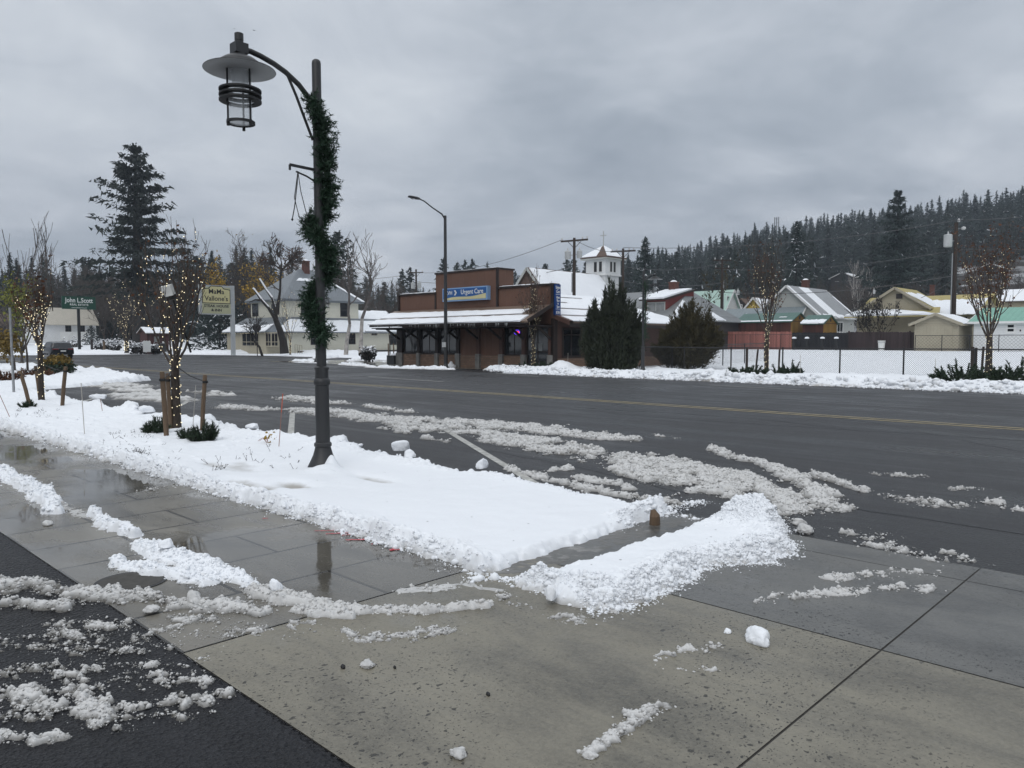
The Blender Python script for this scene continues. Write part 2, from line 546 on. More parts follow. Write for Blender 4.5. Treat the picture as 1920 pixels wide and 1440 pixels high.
def m_concrete(name, c, pits, puddle, brick=False, rbase=.42):
    m, nt, b = _new(name)
    co = coords(nt, 'Position')
    rot = nd(nt, 'ShaderNodeMapping'); rot.inputs['Rotation'].default_value = (0, 0, math.radians(-24)); rot.inputs['Scale'].default_value = (.55, 1.7, 1)
    nt.links.new(co, rot.inputs[0])
    big = noise(nt, co, .8, 5, .6); streak = noise(nt, rot.outputs[0], 1.6, 6, .65, .6); sp = noise(nt, co, 60, 3, .6)
    f = mth(nt, 'ADD', mth(nt, 'MULTIPLY', big, .35), mth(nt, 'ADD', mth(nt, 'MULTIPLY', streak, .45), mth(nt, 'MULTIPLY', sp, .2)))
    col = ramp(nt, f, [(.36, tuple(k * .36 for k in c)), (.45, tuple(k * .70 for k in c)), (.53, c), (.63, tuple(k * 1.25 for k in c))])
    rough = rbase
    hsrc = sp
    if pits:
        pm_ = nd(nt, 'ShaderNodeMapping'); pm_.inputs['Scale'].default_value = (1, .8, 1); pm_.inputs['Rotation'].default_value = (0, 0, .5); nt.links.new(co, pm_.inputs[0])
        nv = nd(nt, 'ShaderNodeTexNoise', inp={'Scale': 25.0, 'Detail': 3.0}); nt.links.new(pm_.outputs[0], nv.inputs['Vector'])
        wv = nd(nt, 'ShaderNodeVectorMath', operation='MULTIPLY_ADD'); nt.links.new(nv.outputs['Color'], wv.inputs[0]); wv.inputs[1].default_value = (.05, .05, 0); nt.links.new(pm_.outputs[0], wv.inputs[2])
        acc = None
        for sc_, th in ((17.0, .17), (34.0, .21), (64.0, .24)):
            vo = nd(nt, 'ShaderNodeTexVoronoi', inp={'Scale': sc_}, voronoi_dimensions='2D'); nt.links.new(wv.outputs[0], vo.inputs['Vector'])
            s3 = nd(nt, 'ShaderNodeSeparateColor'); nt.links.new(vo.outputs['Color'], s3.inputs[0])
            size = mth(nt, 'MULTIPLY', mth(nt, 'SUBTRACT', s3.outputs[0], .35, True), th * 1.55)
            p = mth(nt, 'MULTIPLY', mth(nt, 'SUBTRACT', size, vo.outputs['Distance'], True), 30, True)
            acc = p if acc is None else mth(nt, 'MAXIMUM', acc, p)
        thin = ramp(nt, noise(nt, co, .9, 3, .5), [(.42, .05), (.58, 1)])
        acc = mth(nt, 'MULTIPLY', acc, thin)
        col = mixc(nt, mth(nt, 'MULTIPLY', acc, .92), col, tuple(k * .12 for k in c))
        hsrc = mth(nt, 'SUBTRACT', sp, mth(nt, 'MULTIPLY', acc, .8))
    pud = ramp(nt, mth(nt, 'ADD', mth(nt, 'MULTIPLY', noise(nt, co, .55, 3, .5), .75), mth(nt, 'MULTIPLY', streak, .25)), [(puddle - .03, 0.0), (puddle + .03, 1.0)])
    if brick:
        s2 = nd(nt, 'ShaderNodeSeparateXYZ'); nt.links.new(co, s2.inputs[0])
        c2 = nd(nt, 'ShaderNodeCombineXYZ'); nt.links.new(mth(nt, 'ADD', s2.outputs[1], -1.6 + 10 * 1.3), c2.inputs[0]); nt.links.new(mth(nt, 'ADD', s2.outputs[0], 3.89 + 69), c2.inputs[1])
        br = nd(nt, 'ShaderNodeTexBrick', offset=.5, inp={'Scale': 1.0, 'Mortar Size': .015, 'Mortar Smooth': .1, 'Bias': 0.0, 'Brick Width': 1.3, 'Row Height': .69})
        br.inputs['Color1'].default_value = (.84, .84, .84, 1); br.inputs['Color2'].default_value = (1.1, 1.1, 1.1, 1); br.inputs['Mortar'].default_value = (.12, .12, .12, 1)
        nt.links.new(c2.outputs[0], br.inputs['Vector'])
        col = mixc(nt, 1.0, col, br.outputs['Color'], 'MULTIPLY')
        hsrc = mth(nt, 'SUBTRACT', mth(nt, 'MULTIPLY', hsrc, .4), mth(nt, 'MULTIPLY', br.outputs['Fac'], 1.2))
    # soaked concrete is darker, standing water is smooth
    col = mixc(nt, mth(nt, 'MULTIPLY', pud, .40), col, tuple(k * .38 for k in c))
    nt.links.new(col, b.inputs['Base Color'])
    dry = ramp(nt, streak, [(.35, rough - .14), (.65, rough + .08)])
    rr = mth(nt, 'ADD', mth(nt, 'MULTIPLY', dry, mth(nt, 'SUBTRACT', 1.0, pud)), mth(nt, 'MULTIPLY', pud, .02))
    nt.links.new(rr, b.inputs['Roughness'])
    b.inputs['Specular IOR Level'].default_value = .45
    bumpn(nt, b, mth(nt, 'MULTIPLY', hsrc, mth(nt, 'SUBTRACT', 1.0, mth(nt, 'MULTIPLY', pud, .93))), .5, .006)
    return m


M['walk'] = m_concrete('wet_sidewalk_concrete', (.155, .143, .120), False, .525, True, .34)
M['drive'] = m_concrete('driveway_concrete', (.184, .169, .132), True, .58)
M['apron'] = m_concrete('apron_concrete', (.118, .117, .110), True, .66)
M['far_walk'] = m_concrete('far_sidewalk_concrete', (.14, .125, .105), False, .45)


def m_snow(name, clean, dirty, thr=(.25, .8), rough=.55, bump=.5):
    m, nt, b = _new(name)
    co = coords(nt, 'Position')
    at_ = nd(nt, 'ShaderNodeAttribute', attribute_name='dirt')
    n1 = noise(nt, co, 6, 6, .65); n2 = noise(nt, co, 35, 4, .6)
    f = mth(nt, 'ADD', at_.outputs['Fac'], mth(nt, 'MULTIPLY', mth(nt, 'SUBTRACT', n1, .5), .7))
    vo = nd(nt, 'ShaderNodeTexVoronoi', inp={'Scale': 14.0}); nt.links.new(co, vo.inputs['Vector'])
    s3 = nd(nt, 'ShaderNodeSeparateColor'); nt.links.new(vo.outputs['Color'], s3.inputs[0])
    speck = mth(nt, 'MULTIPLY', mth(nt, 'SUBTRACT', mth(nt, 'MULTIPLY', mth(nt, 'SUBTRACT', s3.outputs[0], .8, True), .9), vo.outputs['Distance'], True), 20, True)
    sc_ = mixc(nt, ramp(nt, f, [(thr[0], 0.0), (thr[1], 1.0)]), clean, dirty)
    nt.links.new(mixc(nt, mth(nt, 'MULTIPLY', speck, .7), sc_, (.09, .08, .07)), b.inputs['Base Color'])
    b.inputs['Roughness'].default_value = rough
    b.inputs['Specular IOR Level'].default_value = .3
    bumpn(nt, b, mth(nt, 'ADD', mth(nt, 'MULTIPLY', n1, .6), mth(nt, 'MULTIPLY', n2, .4)), bump, .012)
    return m


M['snow'] = m_snow('fresh_snow', (.80, .82, .85), (.36, .345, .32))
M['slush'] = m_snow('grey_slush', (.57, .565, .555), (.11, .105, .095), (.15, .80), .34, .9)
M['rsnow'] = pm('roof_snow', (.80, .82, .85), .03, 1.2, .6, .35, 5, .03)


def m_terrain():
    m, nt, b = _new('snowy_ground')
    co = coords(nt, 'Position')
    sx = nd(nt, 'ShaderNodeSeparateXYZ'); nt.links.new(co, sx.inputs[0])
    hill = ramp(nt, mth(nt, 'DIVIDE', sx.outputs[2], 100), [(.018, 0.0), (.06, 1.0)])
    n1 = noise(nt, co, .05, 6, .7); n2 = noise(nt, co, .6, 5, .7)
    lit = ramp(nt, n2, [(.35, (.030, .024, .020)), (.7, (.062, .050, .042))])
    patch = ramp(nt, n1, [(.50, 1.0), (.62, 0.35)])
    field = ramp(nt, n2, [(.25, (.70, .72, .75)), (.45, (.80, .82, .85))])
    nt.links.new(mixc(nt, mth(nt, 'MULTIPLY', hill, patch), field, lit), b.inputs['Base Color'])
    b.inputs['Roughness'].default_value = .75; b.inputs['Specular IOR Level'].default_value = .2
    bumpn(nt, b, noise(nt, co, 3.0, 5, .6), .5, .05)
    return m


M['terrain'] = m_terrain()
M['paint_white'] = pm('road_paint_white', (.36, .355, .33), .45, 9, .55)
M['paint_yellow'] = pm('road_paint_yellow', (.255, .205, .105), .5, 7, .55)
M['crack'] = pm('crack_sealer', (.006, .006, .007), .2, 5, .4)
M['joint'] = pm('joint_dirt', (.055, .052, .047), .3, 20, .8)
M['kerb'] = pm('kerb_concrete', (.17, .165, .155), .3, 3, .5)

# ------------------------------------------------------------------ terrain: one sheet to the horizon
rr = np.concatenate([[.5, 8, 20, 30, 36], np.arange(40, 130, 4), np.geomspace(132, 560, 70), np.geomspace(600, 2600, 14)])
na = 300
th = np.linspace(0, 2 * PI, na, endpoint=False)
RRg, TH = np.meshgrid(rr, th, indexing='ij')
X = RRg * np.cos(TH); Y = RRg * np.sin(TH)
Z = gz(X, Y) - .035 + np.where(RRg > 150, (fbm(X * .03, Y * .03, 5) - .5) * 6 * sm(150, 260, RRg), 0)
Vt = np.stack([X, Y, Z], -1).reshape(-1, 3)
ii, jj = np.meshgrid(np.arange(len(rr) - 1), np.arange(na), indexing='ij')
a_ = ii * na + jj; b_ = ii * na + (jj + 1) % na
Ft = np.stack([a_, a_ + na, b_ + na, b_], -1).reshape(-1, 4)
c0 = len(Vt)
terr = np_mesh('terrain', Vt, Ft, M['terrain'], smooth=True)
tag(terr, 'snow covered ground rising to a dark wooded hill', kind='structure')


def sheet(name, polys, z, m, label, kind='structure', parent=None, origin=None):
    mb = MB()
    for p in polys:
        mb.add([(x, y, z) for x, y in p], [tuple(range(len(p)))])
    o = mb.build(name, m, parent, fix=False)
    return tag(o, label, kind=kind)


# the street, with the side street mouth and the far parking bays
road = sheet('road', [[(-230, 6.1), (12, 6.1), (80, 6.1), (80, 27.6), (-27.5, 27.6), (-29.5, 30.1), (-56, 30.1), (-56, 48), (-74, 80), (-90, 80), (-70, 46), (-110, 34), (-230, 30)]], 0.0, M['road'], 'wide wet asphalt street with a double yellow centre line')
lot = sheet('parking_lot', [[(-200, -60), (60, -60), (60, 1.6), (-200, 1.6)]], 0.0, M['lot'], 'dark wet asphalt of the lot in the foreground')
walk = sheet('sidewalk', [[(-120, 1.6), (-3.897, 1.6), (-3.897, 6.1), (-120, 6.1)]], 0.006, M['walk'], 'wet concrete sidewalk with puddles along the planting strip')
mb = MB()
j = .0055
mb.add([(-3.883, 1.6, .003), (60, 1.6, .003), (60, 6.1, .003), (-3.883, 6.1, .003)], [(0, 1, 2, 3)], 2)
for xa, xb in ((-3.883, -1.33), (-1.33, 2.2), (2.2, 5.8), (5.8, 60)):
    mb.add([(xa + j, 1.6, .009), (xb - j, 1.6, .009), (xb - j, 4.12 - j, .009), (xa + j, 4.12 - j, .009)], [(0, 1, 2, 3)], 0)
    mb.add([(xa + j, 4.12 + j, .009), (xb - j, 4.12 + j, .009), (xb - j, 5.72 - j, .009), (xa + j, 5.72 - j, .009)], [(0, 1, 2, 3)], 1)
    mb.add([(xa + j, 5.72 + j * .6, .009), (xb - j, 5.72 + j * .6, .009), (xb - j, 6.12, .009), (xa + j, 6.12, .009)], [(0, 1, 2, 3)], 1)
tag(mb.build('driveway', [M['drive'], M['apron'], M['joint']]), 'pitted concrete driveway crossing with sawn joints', kind='structure')
fw = sheet('sidewalk', [[(-56, 30.15), (-27.6, 30.15), (-27.6, 33.2), (-44, 33.2), (-44, 40), (-56, 40)]], .012, M['far_walk'], 'wet brownish concrete pavement in front of the brown clinic')
# road paint
mb = MB()
for y in (16.34, 16.66):
    for k in range(60):
        x = -120 + k * 3
        mb.add([(x, y - .06, .004), (x + 3, y - .06, .004), (x + 3, y + .06, .004), (x, y + .06, .004)], [(0, 1, 2, 3)])
tag(mb.build('road_marking', M['paint_yellow']), 'worn double yellow centre line of the street', kind='structure')
mb = MB()
for x0 in (-6.45, -11.76, -17.1, -22.4, -27.7):
    d = Vector((-.862, .507)); n = Vector((.507, .862)) * .055
    a = Vector((x0, 6.75)) - d * .9; e = a + d * 5.9
    mb.add([(*(a - n), .004), (*(e - n), .004), (*(e + n), .004), (*(a + n), .004)], [(0, 1, 2, 3)])
tag(mb.build('road_marking', M['paint_white']), 'white slanted parking bay lines on the near side of the street', kind='structure')
mb = MB()
for (p, q) in (((690, 706), (832, 716)), ((930, 700), (1010, 706)), ((1330, 722), (1500, 731))):
    a = Vector(at(*p)); e = Vector(at(*q)); n = Vector((0, .05))
    mb.add([(*(a - n), .004), (*(e - n), .004), (*(e + n), .004), (*(a + n), .004)], [(0, 1, 2, 3)])
tag(mb.build('road_marking', M['paint_white']), 'thin white edge line segments on the far side of the street', kind='structure')
# sealed cracks
mb = MB()
rnd = random.Random(3)


def crack(pts, w):
    P = [Vector((*at(*p), .003)) for p in pts]
    Q = []
    for a, e in zip(P, P[1:]):
        n = max(2, int((e - a).length / .35))
        for k in range(n): Q.append(a.lerp(e, k / n) + Vector((rnd.uniform(-.02, .02), rnd.uniform(-.05, .05), 0)))
    Q.append(P[-1])
    V = []; F = []
    for i, p in enumerate(Q):
        d = (Q[min(i + 1, len(Q) - 1)] - Q[max(i - 1, 0)]).normalized(); n = Vector((-d.y, d.x, 0)) * w * rnd.uniform(.3, 1.3)
        V += [p - n, p + n]
    for i in range(len(Q) - 1): F.append((2 * i, 2 * i + 2, 2 * i + 3, 2 * i + 1))
    mb.add(V, F)


crack([(560, 722), (760, 742), (900, 753), (1075, 767), (1228, 782), (1447, 797), (1700, 812), (1920, 826)], .03)
crack([(1060, 763), (1260, 775), (1420, 785), (1600, 806)], .022)
crack([(900, 843), (1020, 862), (1130, 885), (1290, 925)], .016)
crack([(1580, 949), (1700, 968), (1920, 1001)], .022)
crack([(1380, 760), (1640, 793), (1920, 848)], .012)
crack([(640, 735), (800, 760), (930, 782)], .014)
crack([(1500, 712), (1640, 716), (1700, 720)], .03)
crack([(1730, 764), (1800, 748), (1880, 742)], .02)
tag(mb.build('road_crack', M['crack'], fix=False), 'dark sealed cracks running along the asphalt', kind='structure')


# ------------------------------------------------------------------ snow and slush as height fields
def add_dirt_shade(o, d):
    at_ = o.data.attributes.new('dirt', 'FLOAT', 'POINT'); at_.data.foreach_set('value', np.asarray(d, np.float32).ravel())


def _ico(sub):
    bm = bmesh.new(); bmesh.ops.create_icosphere(bm, subdivisions=sub, radius=1)
    V = np.array([v.co[:] for v in bm.verts]); F = np.array([[v.index for v in f.verts] for f in bm.faces]); bm.free()
    return V, F


ICO1, ICO2 = _ico(1), _ico(2)


def crumb_arr(P, r, seed, sub=1, flat=.8, rough=.38, dirt0=.2):
    """irregular little lumps of ice at the points P with radii r"""
    R = np.random.RandomState(seed); n = len(P)
    V0, F0 = ICO1 if sub == 1 else ICO2
    a = R.rand(n) * 2 * PI; ca, sa = np.cos(a)[:, None], np.sin(a)[:, None]
    q = V0[None] * (1 + (R.rand(n, len(V0)) - .5)[..., None] * 2 * rough)
    q = q * (.75 + .6 * R.rand(n, 1, 3)); q[..., 2] *= flat
    x = q[..., 0] * ca - q[..., 1] * sa; y = q[..., 0] * sa + q[..., 1] * ca
    V = P[:, None, :] + np.stack([x, y, q[..., 2]], -1) * r[:, None, None]
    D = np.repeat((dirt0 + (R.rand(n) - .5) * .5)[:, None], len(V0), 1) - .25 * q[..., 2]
    F = F0[None] + (np.arange(n) * len(V0))[:, None, None]
    return V.reshape(-1, 3), F.reshape(-1, 3), D.ravel()


def field(name, xs, ys, zf, m, label, kind='stuff', zmin=-.012, tf=None, crumb=None):
    """crumb: list of (number tried, probability(X, Y), size, seed, subdivision, dirt) scattered over the field"""
    X, Y = np.meshgrid(xs, ys, indexing='ij')
    if tf: WX, WY = tf(X, Y)
    else: WX, WY = X, Y
    Z, D = zf(X, Y)
    n = len(ys)
    i, k = np.meshgrid(np.arange(len(xs) - 1), np.arange(n - 1), indexing='ij')
    a = (i * n + k).ravel(); F = np.stack([a, a + n, a + n + 1, a + 1], -1)
    zf_ = Z.ravel()
    F = F[(zf_[F] > zmin).any(1)]
    used = np.unique(F); mp = np.full(X.size, -1); mp[used] = np.arange(len(used))
    V = np.stack([WX.ravel(), WY.ravel(), zf_], -1)[used]; D = D.ravel()[used]
    F = mp[F]
    F = np.concatenate([F[:, [0, 1, 2]], F[:, [0, 2, 3]]]); ns = len(F)
    for (N, pf, r0, seed, sub, d0) in (crumb or []):
        R = np.random.RandomState(seed)
        x = xs.min() + (xs.max() - xs.min()) * R.rand(N); y = ys.min() + (ys.max() - ys.min()) * R.rand(N)
        p = pf(x, y); ok = R.rand(N) < p; x, y, p = x[ok], y[ok], p[ok]
        z, _ = zf(x, y)
        r = r0 * np.exp(R.randn(len(x)) * .55) * (.45 + .55 * np.clip(p * 1.6, 0, 1)); r = np.clip(r, .25 * r0, 3 * r0)
        z = np.maximum(z, .006) + r * (.15 + .35 * R.rand(len(x)))
        v, f, d = crumb_arr(np.stack([x, y, z], -1), r, seed + 1, sub, dirt0=d0, rough=.42 if sub == 1 else .22)
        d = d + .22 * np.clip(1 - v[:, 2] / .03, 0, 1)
        F = np.concatenate([F, f + len(V)]); V = np.concatenate([V, v]); D = np.concatenate([D, d])
    o = np_mesh(name, V, F, m, smooth=True)
    if crumb and len(o.data.polygons) == len(F):
        pass
    add_dirt_shade(o, D)
    return tag(o, label, kind=kind)


def caps(X, Y, maskf, cell, seed, rmin=.35, rmax=.75, hk=.75):
    """height of randomly scattered rounded lumps; how many stand in a place follows the mask there"""
    wx = X + (vn(X / cell * 1.7, Y / cell * 1.7, seed + 50) - .5) * cell * .55; wy = Y + (vn(X / cell * 1.7, Y / cell * 1.7, seed + 51) - .5) * cell * .55
    ix = np.floor(wx / cell); iy = np.floor(wy / cell)
    out = np.zeros_like(X)
    x0, y0 = ix.min() - 1, iy.min() - 1
    gx, gy = np.meshgrid(np.arange(x0, ix.max() + 2), np.arange(y0, iy.max() + 2), indexing='ij')
    cx = (gx + .15 + .7 * h2(gx, gy, seed)) * cell; cy = (gy + .15 + .7 * h2(gx, gy, seed + 1)) * cell
    mk = np.clip(maskf(cx, cy), 0, 1)
    q = h2(gx, gy, seed + 2); big = h2(gx, gy, seed + 3) ** 1.5
    R = np.where(q < mk, (rmin + (rmax - rmin) * big) * cell * (.5 + .5 * mk), 0)
    for dx in (-1, 0, 1):
        for dy in (-1, 0, 1):
            a = (ix + dx - x0).astype(int); b = (iy + dy - y0).astype(int)
            r = R[a, b]
            d2 = (wx - cx[a, b]) ** 2 + (wy - cy[a, b]) ** 2
            out = np.maximum(out, hk * np.sqrt(np.clip(r * r - d2, 0, None)))
    return out


def stroke_mask(strokes):
    segs = []
    for s in strokes:
        for (a, b) in zip(s, s[1:]): segs.append((*a, *b))
    def f(X, Y):
        m = np.full(np.shape(X), -3.0)
        for (x0, y0, w0, x1, y1, w1) in segs:
            dx, dy = x1 - x0, y1 - y0
            t = np.clip(((X - x0) * dx + (Y - y0) * dy) / (dx * dx + dy * dy + 1e-9), 0, 1)
            d = np.hypot(X - x0 - t * dx, Y - y0 - t * dy); w = w0 + (w1 - w0) * t
            m = np.maximum(m, 1 - d / w)
        return m
    return f


def slush(strokes, label, res=.012, cell=.06, h=.02, m=None, seed=1, name='slush', dirt=.35, gap=.55, thr=.12, nsc=None, nc=1.0, lk=1.0, pad=.25, film=.006, far=False, flm=1.0):
    """strokes in pixels of the ground: (px, py, half width in metres); thr near 0 gives a closed ridge, near .6 loose islands"""
    st = [[(*at(p[0], p[1]), p[2]) for p in q] for q in strokes]
    xs_ = [p[0] for q in st for p in q]; ys_ = [p[1] for q in st for p in q]; ws = [p[2] for q in st for p in q]
    wm = max(ws) + pad; aw = sum(ws) / len(ws)
    f0 = stroke_mask(st); nsc = nsc or min(9.0, max(1.4, .40 / aw)); wa = min(.25, aw * .6)
    def mk(X, Y):
        wx = X + (fbm(X * nsc * .8, Y * nsc * .8, seed + 70, 3) - .5) * wa * 2.4
        wy = Y + (fbm(X * nsc * .8, Y * nsc * .8, seed + 71, 3) - .5) * wa * 2.4
        wx = wx + (vn(X * nsc * 4, Y * nsc * 4, seed + 74) - .5) * wa * .8; wy = wy + (vn(X * nsc * 4, Y * nsc * 4, seed + 75) - .5) * wa * .8
        return np.minimum(f0(wx, wy) * 1.2, .75) - thr + (fbm(X * nsc, Y * nsc, seed + 9, 3) - .5) * gap * 2.2 + (fbm(X * nsc * 3.7, Y * nsc * 3.7, seed + 10, 3) - .5) * gap * 2.8
    def zf(X, Y):
        mm = mk(X, Y)
        mm2 = mm + (fbm(X / cell * .9, Y / cell * .9, seed + 11, 3) - .5) * .35
        b = sm(0, .55, mm2)
        c1 = caps(X, Y, lambda a, c: sm(-.05, .6, mk(a, c)), cell, seed, .3, .8, .62)
        c2 = caps(X, Y, lambda a, c: sm(-.15, .4, mk(a, c)), cell * .55, seed + 20, .3, .85, .8)
        c3 = caps(X, Y, lambda a, c: sm(-.3, .3, mk(a, c)) * .9, cell * .3, seed + 40, .3, .85, .9)
        pile = h * b * np.clip(fbm(X * nsc * 2, Y * nsc * 2, seed + 3) * 2.2 - .6, 0, 1.3)
        lump_ = np.maximum(np.maximum(c1 * (.55 + .45 * b), c2 * (.7 + .3 * b)), c3)
        z = -.010 + np.where(mm2 > .12, (.010 + film) * sm(.12, .6, mm2), 0) * flm + pile + lk * (lump_ + .35 * c2 * b + .25 * c3 * b) + lk * (fbm(X / cell * 2.6, Y / cell * 2.6, seed + 7, 3) - .5) * cell * .22 * b
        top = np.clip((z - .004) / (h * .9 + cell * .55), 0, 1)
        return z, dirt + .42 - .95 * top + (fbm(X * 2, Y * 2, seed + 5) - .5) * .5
    xa, ya = np.arange(min(xs_) - wm, max(xs_) + wm, res), np.arange(min(ys_) - wm, max(ys_) + wm, res)
    cr = []
    if nc and not far:
        area = (xa.max() - xa.min()) * (ya.max() - ya.min()); c0 = cell * .10
        N = int(min(320000, nc * area / (c0 * c0) * .10))
        cr = [(N, lambda x, y: np.clip(.06 * sm(-.9, -.05, mk(x, y)) + .5 * sm(-.2, .3, mk(x, y)), 0, 1), c0, seed + 300, 1, dirt - .12)]
    return field(name, xa, ya, zf, m or M['slush'], label, zmin=.002, crumb=cr)


# planting strip, knee of the kerb extension at the left
def strip_edges(X, Y):
    y0 = 3.57 + .05 * (vn(X * 3.1, X * 0, 3) - .5) + .09 * (vn(X * 9, X * 0, 4) - .5)
    y1 = 6.12 + sm(-8.5, -10.5, X) * (.18 + .35 * vn(X * 1.1, X * 0, 57)) + .10 * (vn(X * 1.7, X * 0, 6) - .5) + .16 * (vn(X * 5, X * 0, 5) - .5) + 5.6 * sm(-27.5, -33, X) + 1.5 * sm(-33, -42, X) + .8 * (vn(X * .6, X * 0, 8) - .5) * sm(-27, -32, X)
    x1 = -3.72 - .06 * (Y - 3.6) * .8 + .05 * (vn(Y * 4, Y * 0, 7) - .5)
    return y0, y1, x1


def strip_z(X, Y):
    y0, y1, x1 = strip_edges(X, Y)
    jit = .06 * (vn(X * 9, Y * 9, 60) - .5) + .06 * (vn(X * 19, Y * 19, 61) - .5) + .04 * (vn(X * 41, Y * 41, 62) - .5)
    da = Y - y0 + jit; db = y1 - Y + jit; dc = x1 - X + jit * .7
    d = np.minimum(np.minimum(da, db), dc)
    prof = np.clip(d / .085, 0, 1) ** .5
    rough = sm(-9.5, -12, X)
    H = .085 + .045 * (fbm(X * .7, Y * .9, 11) - .5) + .012 * fbm(X * 6, Y * 6, 12) + rough * (.07 * (fbm(X * 2.6, Y * 3.5, 13) - .5) + .05 * (fbm(X * 9, Y * 9, 14) - .5))
    ridge = np.exp(-((da - .10) / .11) ** 2)
    ridge2 = np.exp(-((db - .10) / .16) ** 2) * (sm(.45, .6, vn(X * .9, X * 0, 17)) * .8 + .2) * sm(-5.2, -7, X)
    ridge3 = np.exp(-((dc - .1) / .12) ** 2) * sm(5.2, 5.6, Y)
    lm = np.maximum(np.maximum(ridge * 1.15, ridge2 * .8), ridge3 * 1.2)
    def mk(a, b):
        p, q, r_ = strip_edges(a, b)
        e = np.exp(-((b - p - .08) / .11) ** 2) * 1.1 + np.exp(-((q - b - .08) / .16) ** 2) * .4 + np.exp(-((r_ - a - .1) / .14) ** 2) * sm(5.1, 5.5, b)
        return np.clip(e, 0, 1)
    cp = np.maximum(np.maximum(caps(X, Y, lambda a, b: mk(a, b) * .55, .13, 21, hk=.6), caps(X, Y, mk, .07, 22, .3, .8, .95)), caps(X, Y, mk, .038, 23, .3, .8, 1.0))
    soft = .03 * ridge * (.3 + 1.2 * vn(X * 5, Y * 5, 66)) + .14 * ridge2 * np.clip(vn(X * 2.2, Y * 2.2, 67) * 1.6 - .4, 0, 1) * sm(-7, -9.5, X) + .03 * ridge2 + .05 * ridge3
    hollow = np.zeros_like(X)
    for (px, py, ra, rb, k) in ((470, 905, .55, .20, .06), (700, 892, .5, .12, .05), (430, 868, .8, .3, .045), (560, 905, .3, .12, .07)):
        gx, gy = at(px, py, .1)
        hollow += k * np.exp(-((X - gx) / ra) ** 2 - ((Y - gy) / rb) ** 2) * (.4 + 1.0 * vn(X * 5, Y * 5, 31))
    tr = caps(X, Y, lambda a, b: .35 * sm(-9, -11.5, a) * sm(.4, .65, fbm(a * 1.2, b * 1.2, 71)), .22, 73, hk=.35)
    z = -.03 + (H + soft - hollow + cp * .9 * (lm > .05) + tr + (fbm(X * 30, Y * 30, 68, 3) - .5) * .012 * np.clip(lm + rough * .7, 0, 1)) * prof + .03 * prof
    bank = sm(-29, -34, X) * sm(7.5, 9, Y)
    z = z + prof * (.15 * np.exp(-((X + 7.84) / .07) ** 2 - ((Y - 5.04) / .07) ** 2) + .06 * np.exp(-((X + 7.75) / .22) ** 2 - ((Y - 4.90) / .16) ** 2) * (.3 + 1.2 * vn(X * 12, Y * 12, 75)))
    z = z + prof * bank * (.12 * fbm(X * 1.5, Y * 1.5, 15) + caps(X, Y, lambda a, b: .5 + 0 * a, .35, 24) * .7)
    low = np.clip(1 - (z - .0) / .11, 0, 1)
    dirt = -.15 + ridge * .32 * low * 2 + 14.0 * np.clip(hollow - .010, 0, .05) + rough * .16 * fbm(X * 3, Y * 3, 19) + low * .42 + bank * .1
    return z, dirt


def strip_p(x, y):
    y0, y1, x1 = strip_edges(x, y)
    near = sm(-24, -6, x) * .75 + .25
    e = .8 * np.exp(-((y - y0 - .025) / .06) ** 2) + .5 * np.exp(-((y1 - y - .04) / .09) ** 2) * sm(.42, .6, vn(x * .9, x * 0, 17)) + .7 * np.exp(-((x1 - x - .06) / .09) ** 2) * sm(5.0, 5.5, y) + .5 * np.exp(-((x1 - x) / .06) ** 2) * sm(3.95, 3.6, y)
    e = e + .012 * np.exp(-((y - y0 + .10) / .12) ** 2) + .05 * sm(.55, .7, fbm(x * 1.5, y * 1.5, 87)) * sm(-8.5, -11, x)
    return np.clip(e * near * .8 * (.35 + 1.1 * vn(x * 6, y * 6, 88)), 0, 1)


xs = -3.50 - np.concatenate([np.arange(0, 3.5, .0125), 3.5 + np.arange(0, 8, .02), 11.5 + np.arange(0, 12, .042), 23.5 + np.arange(0, 34, .12)])
ys = np.concatenate([np.arange(3.40, 4.0, .0125), np.arange(4.0, 5.7, .025), np.arange(5.7, 6.85, .017)])
o = field('planting_strip_snow', xs[::-1], ys, strip_z, M['snow'], 'smooth white snow blanket covering the planting strip under the lamp', zmin=.0,
          crumb=[(1000000, strip_p, .0062, 900, 1, .05), (110000, strip_p, .012, 901, 2, -.1)])
xs2 = np.arange(-58, -27, .11); ys2 = np.arange(6.75, 14.2, .09)
o = field('kerb_extension_snow', xs2, ys2, strip_z, M['snow'], 'lumpy ploughed snow on the kerb extension by the yellow shrub', zmin=.0)


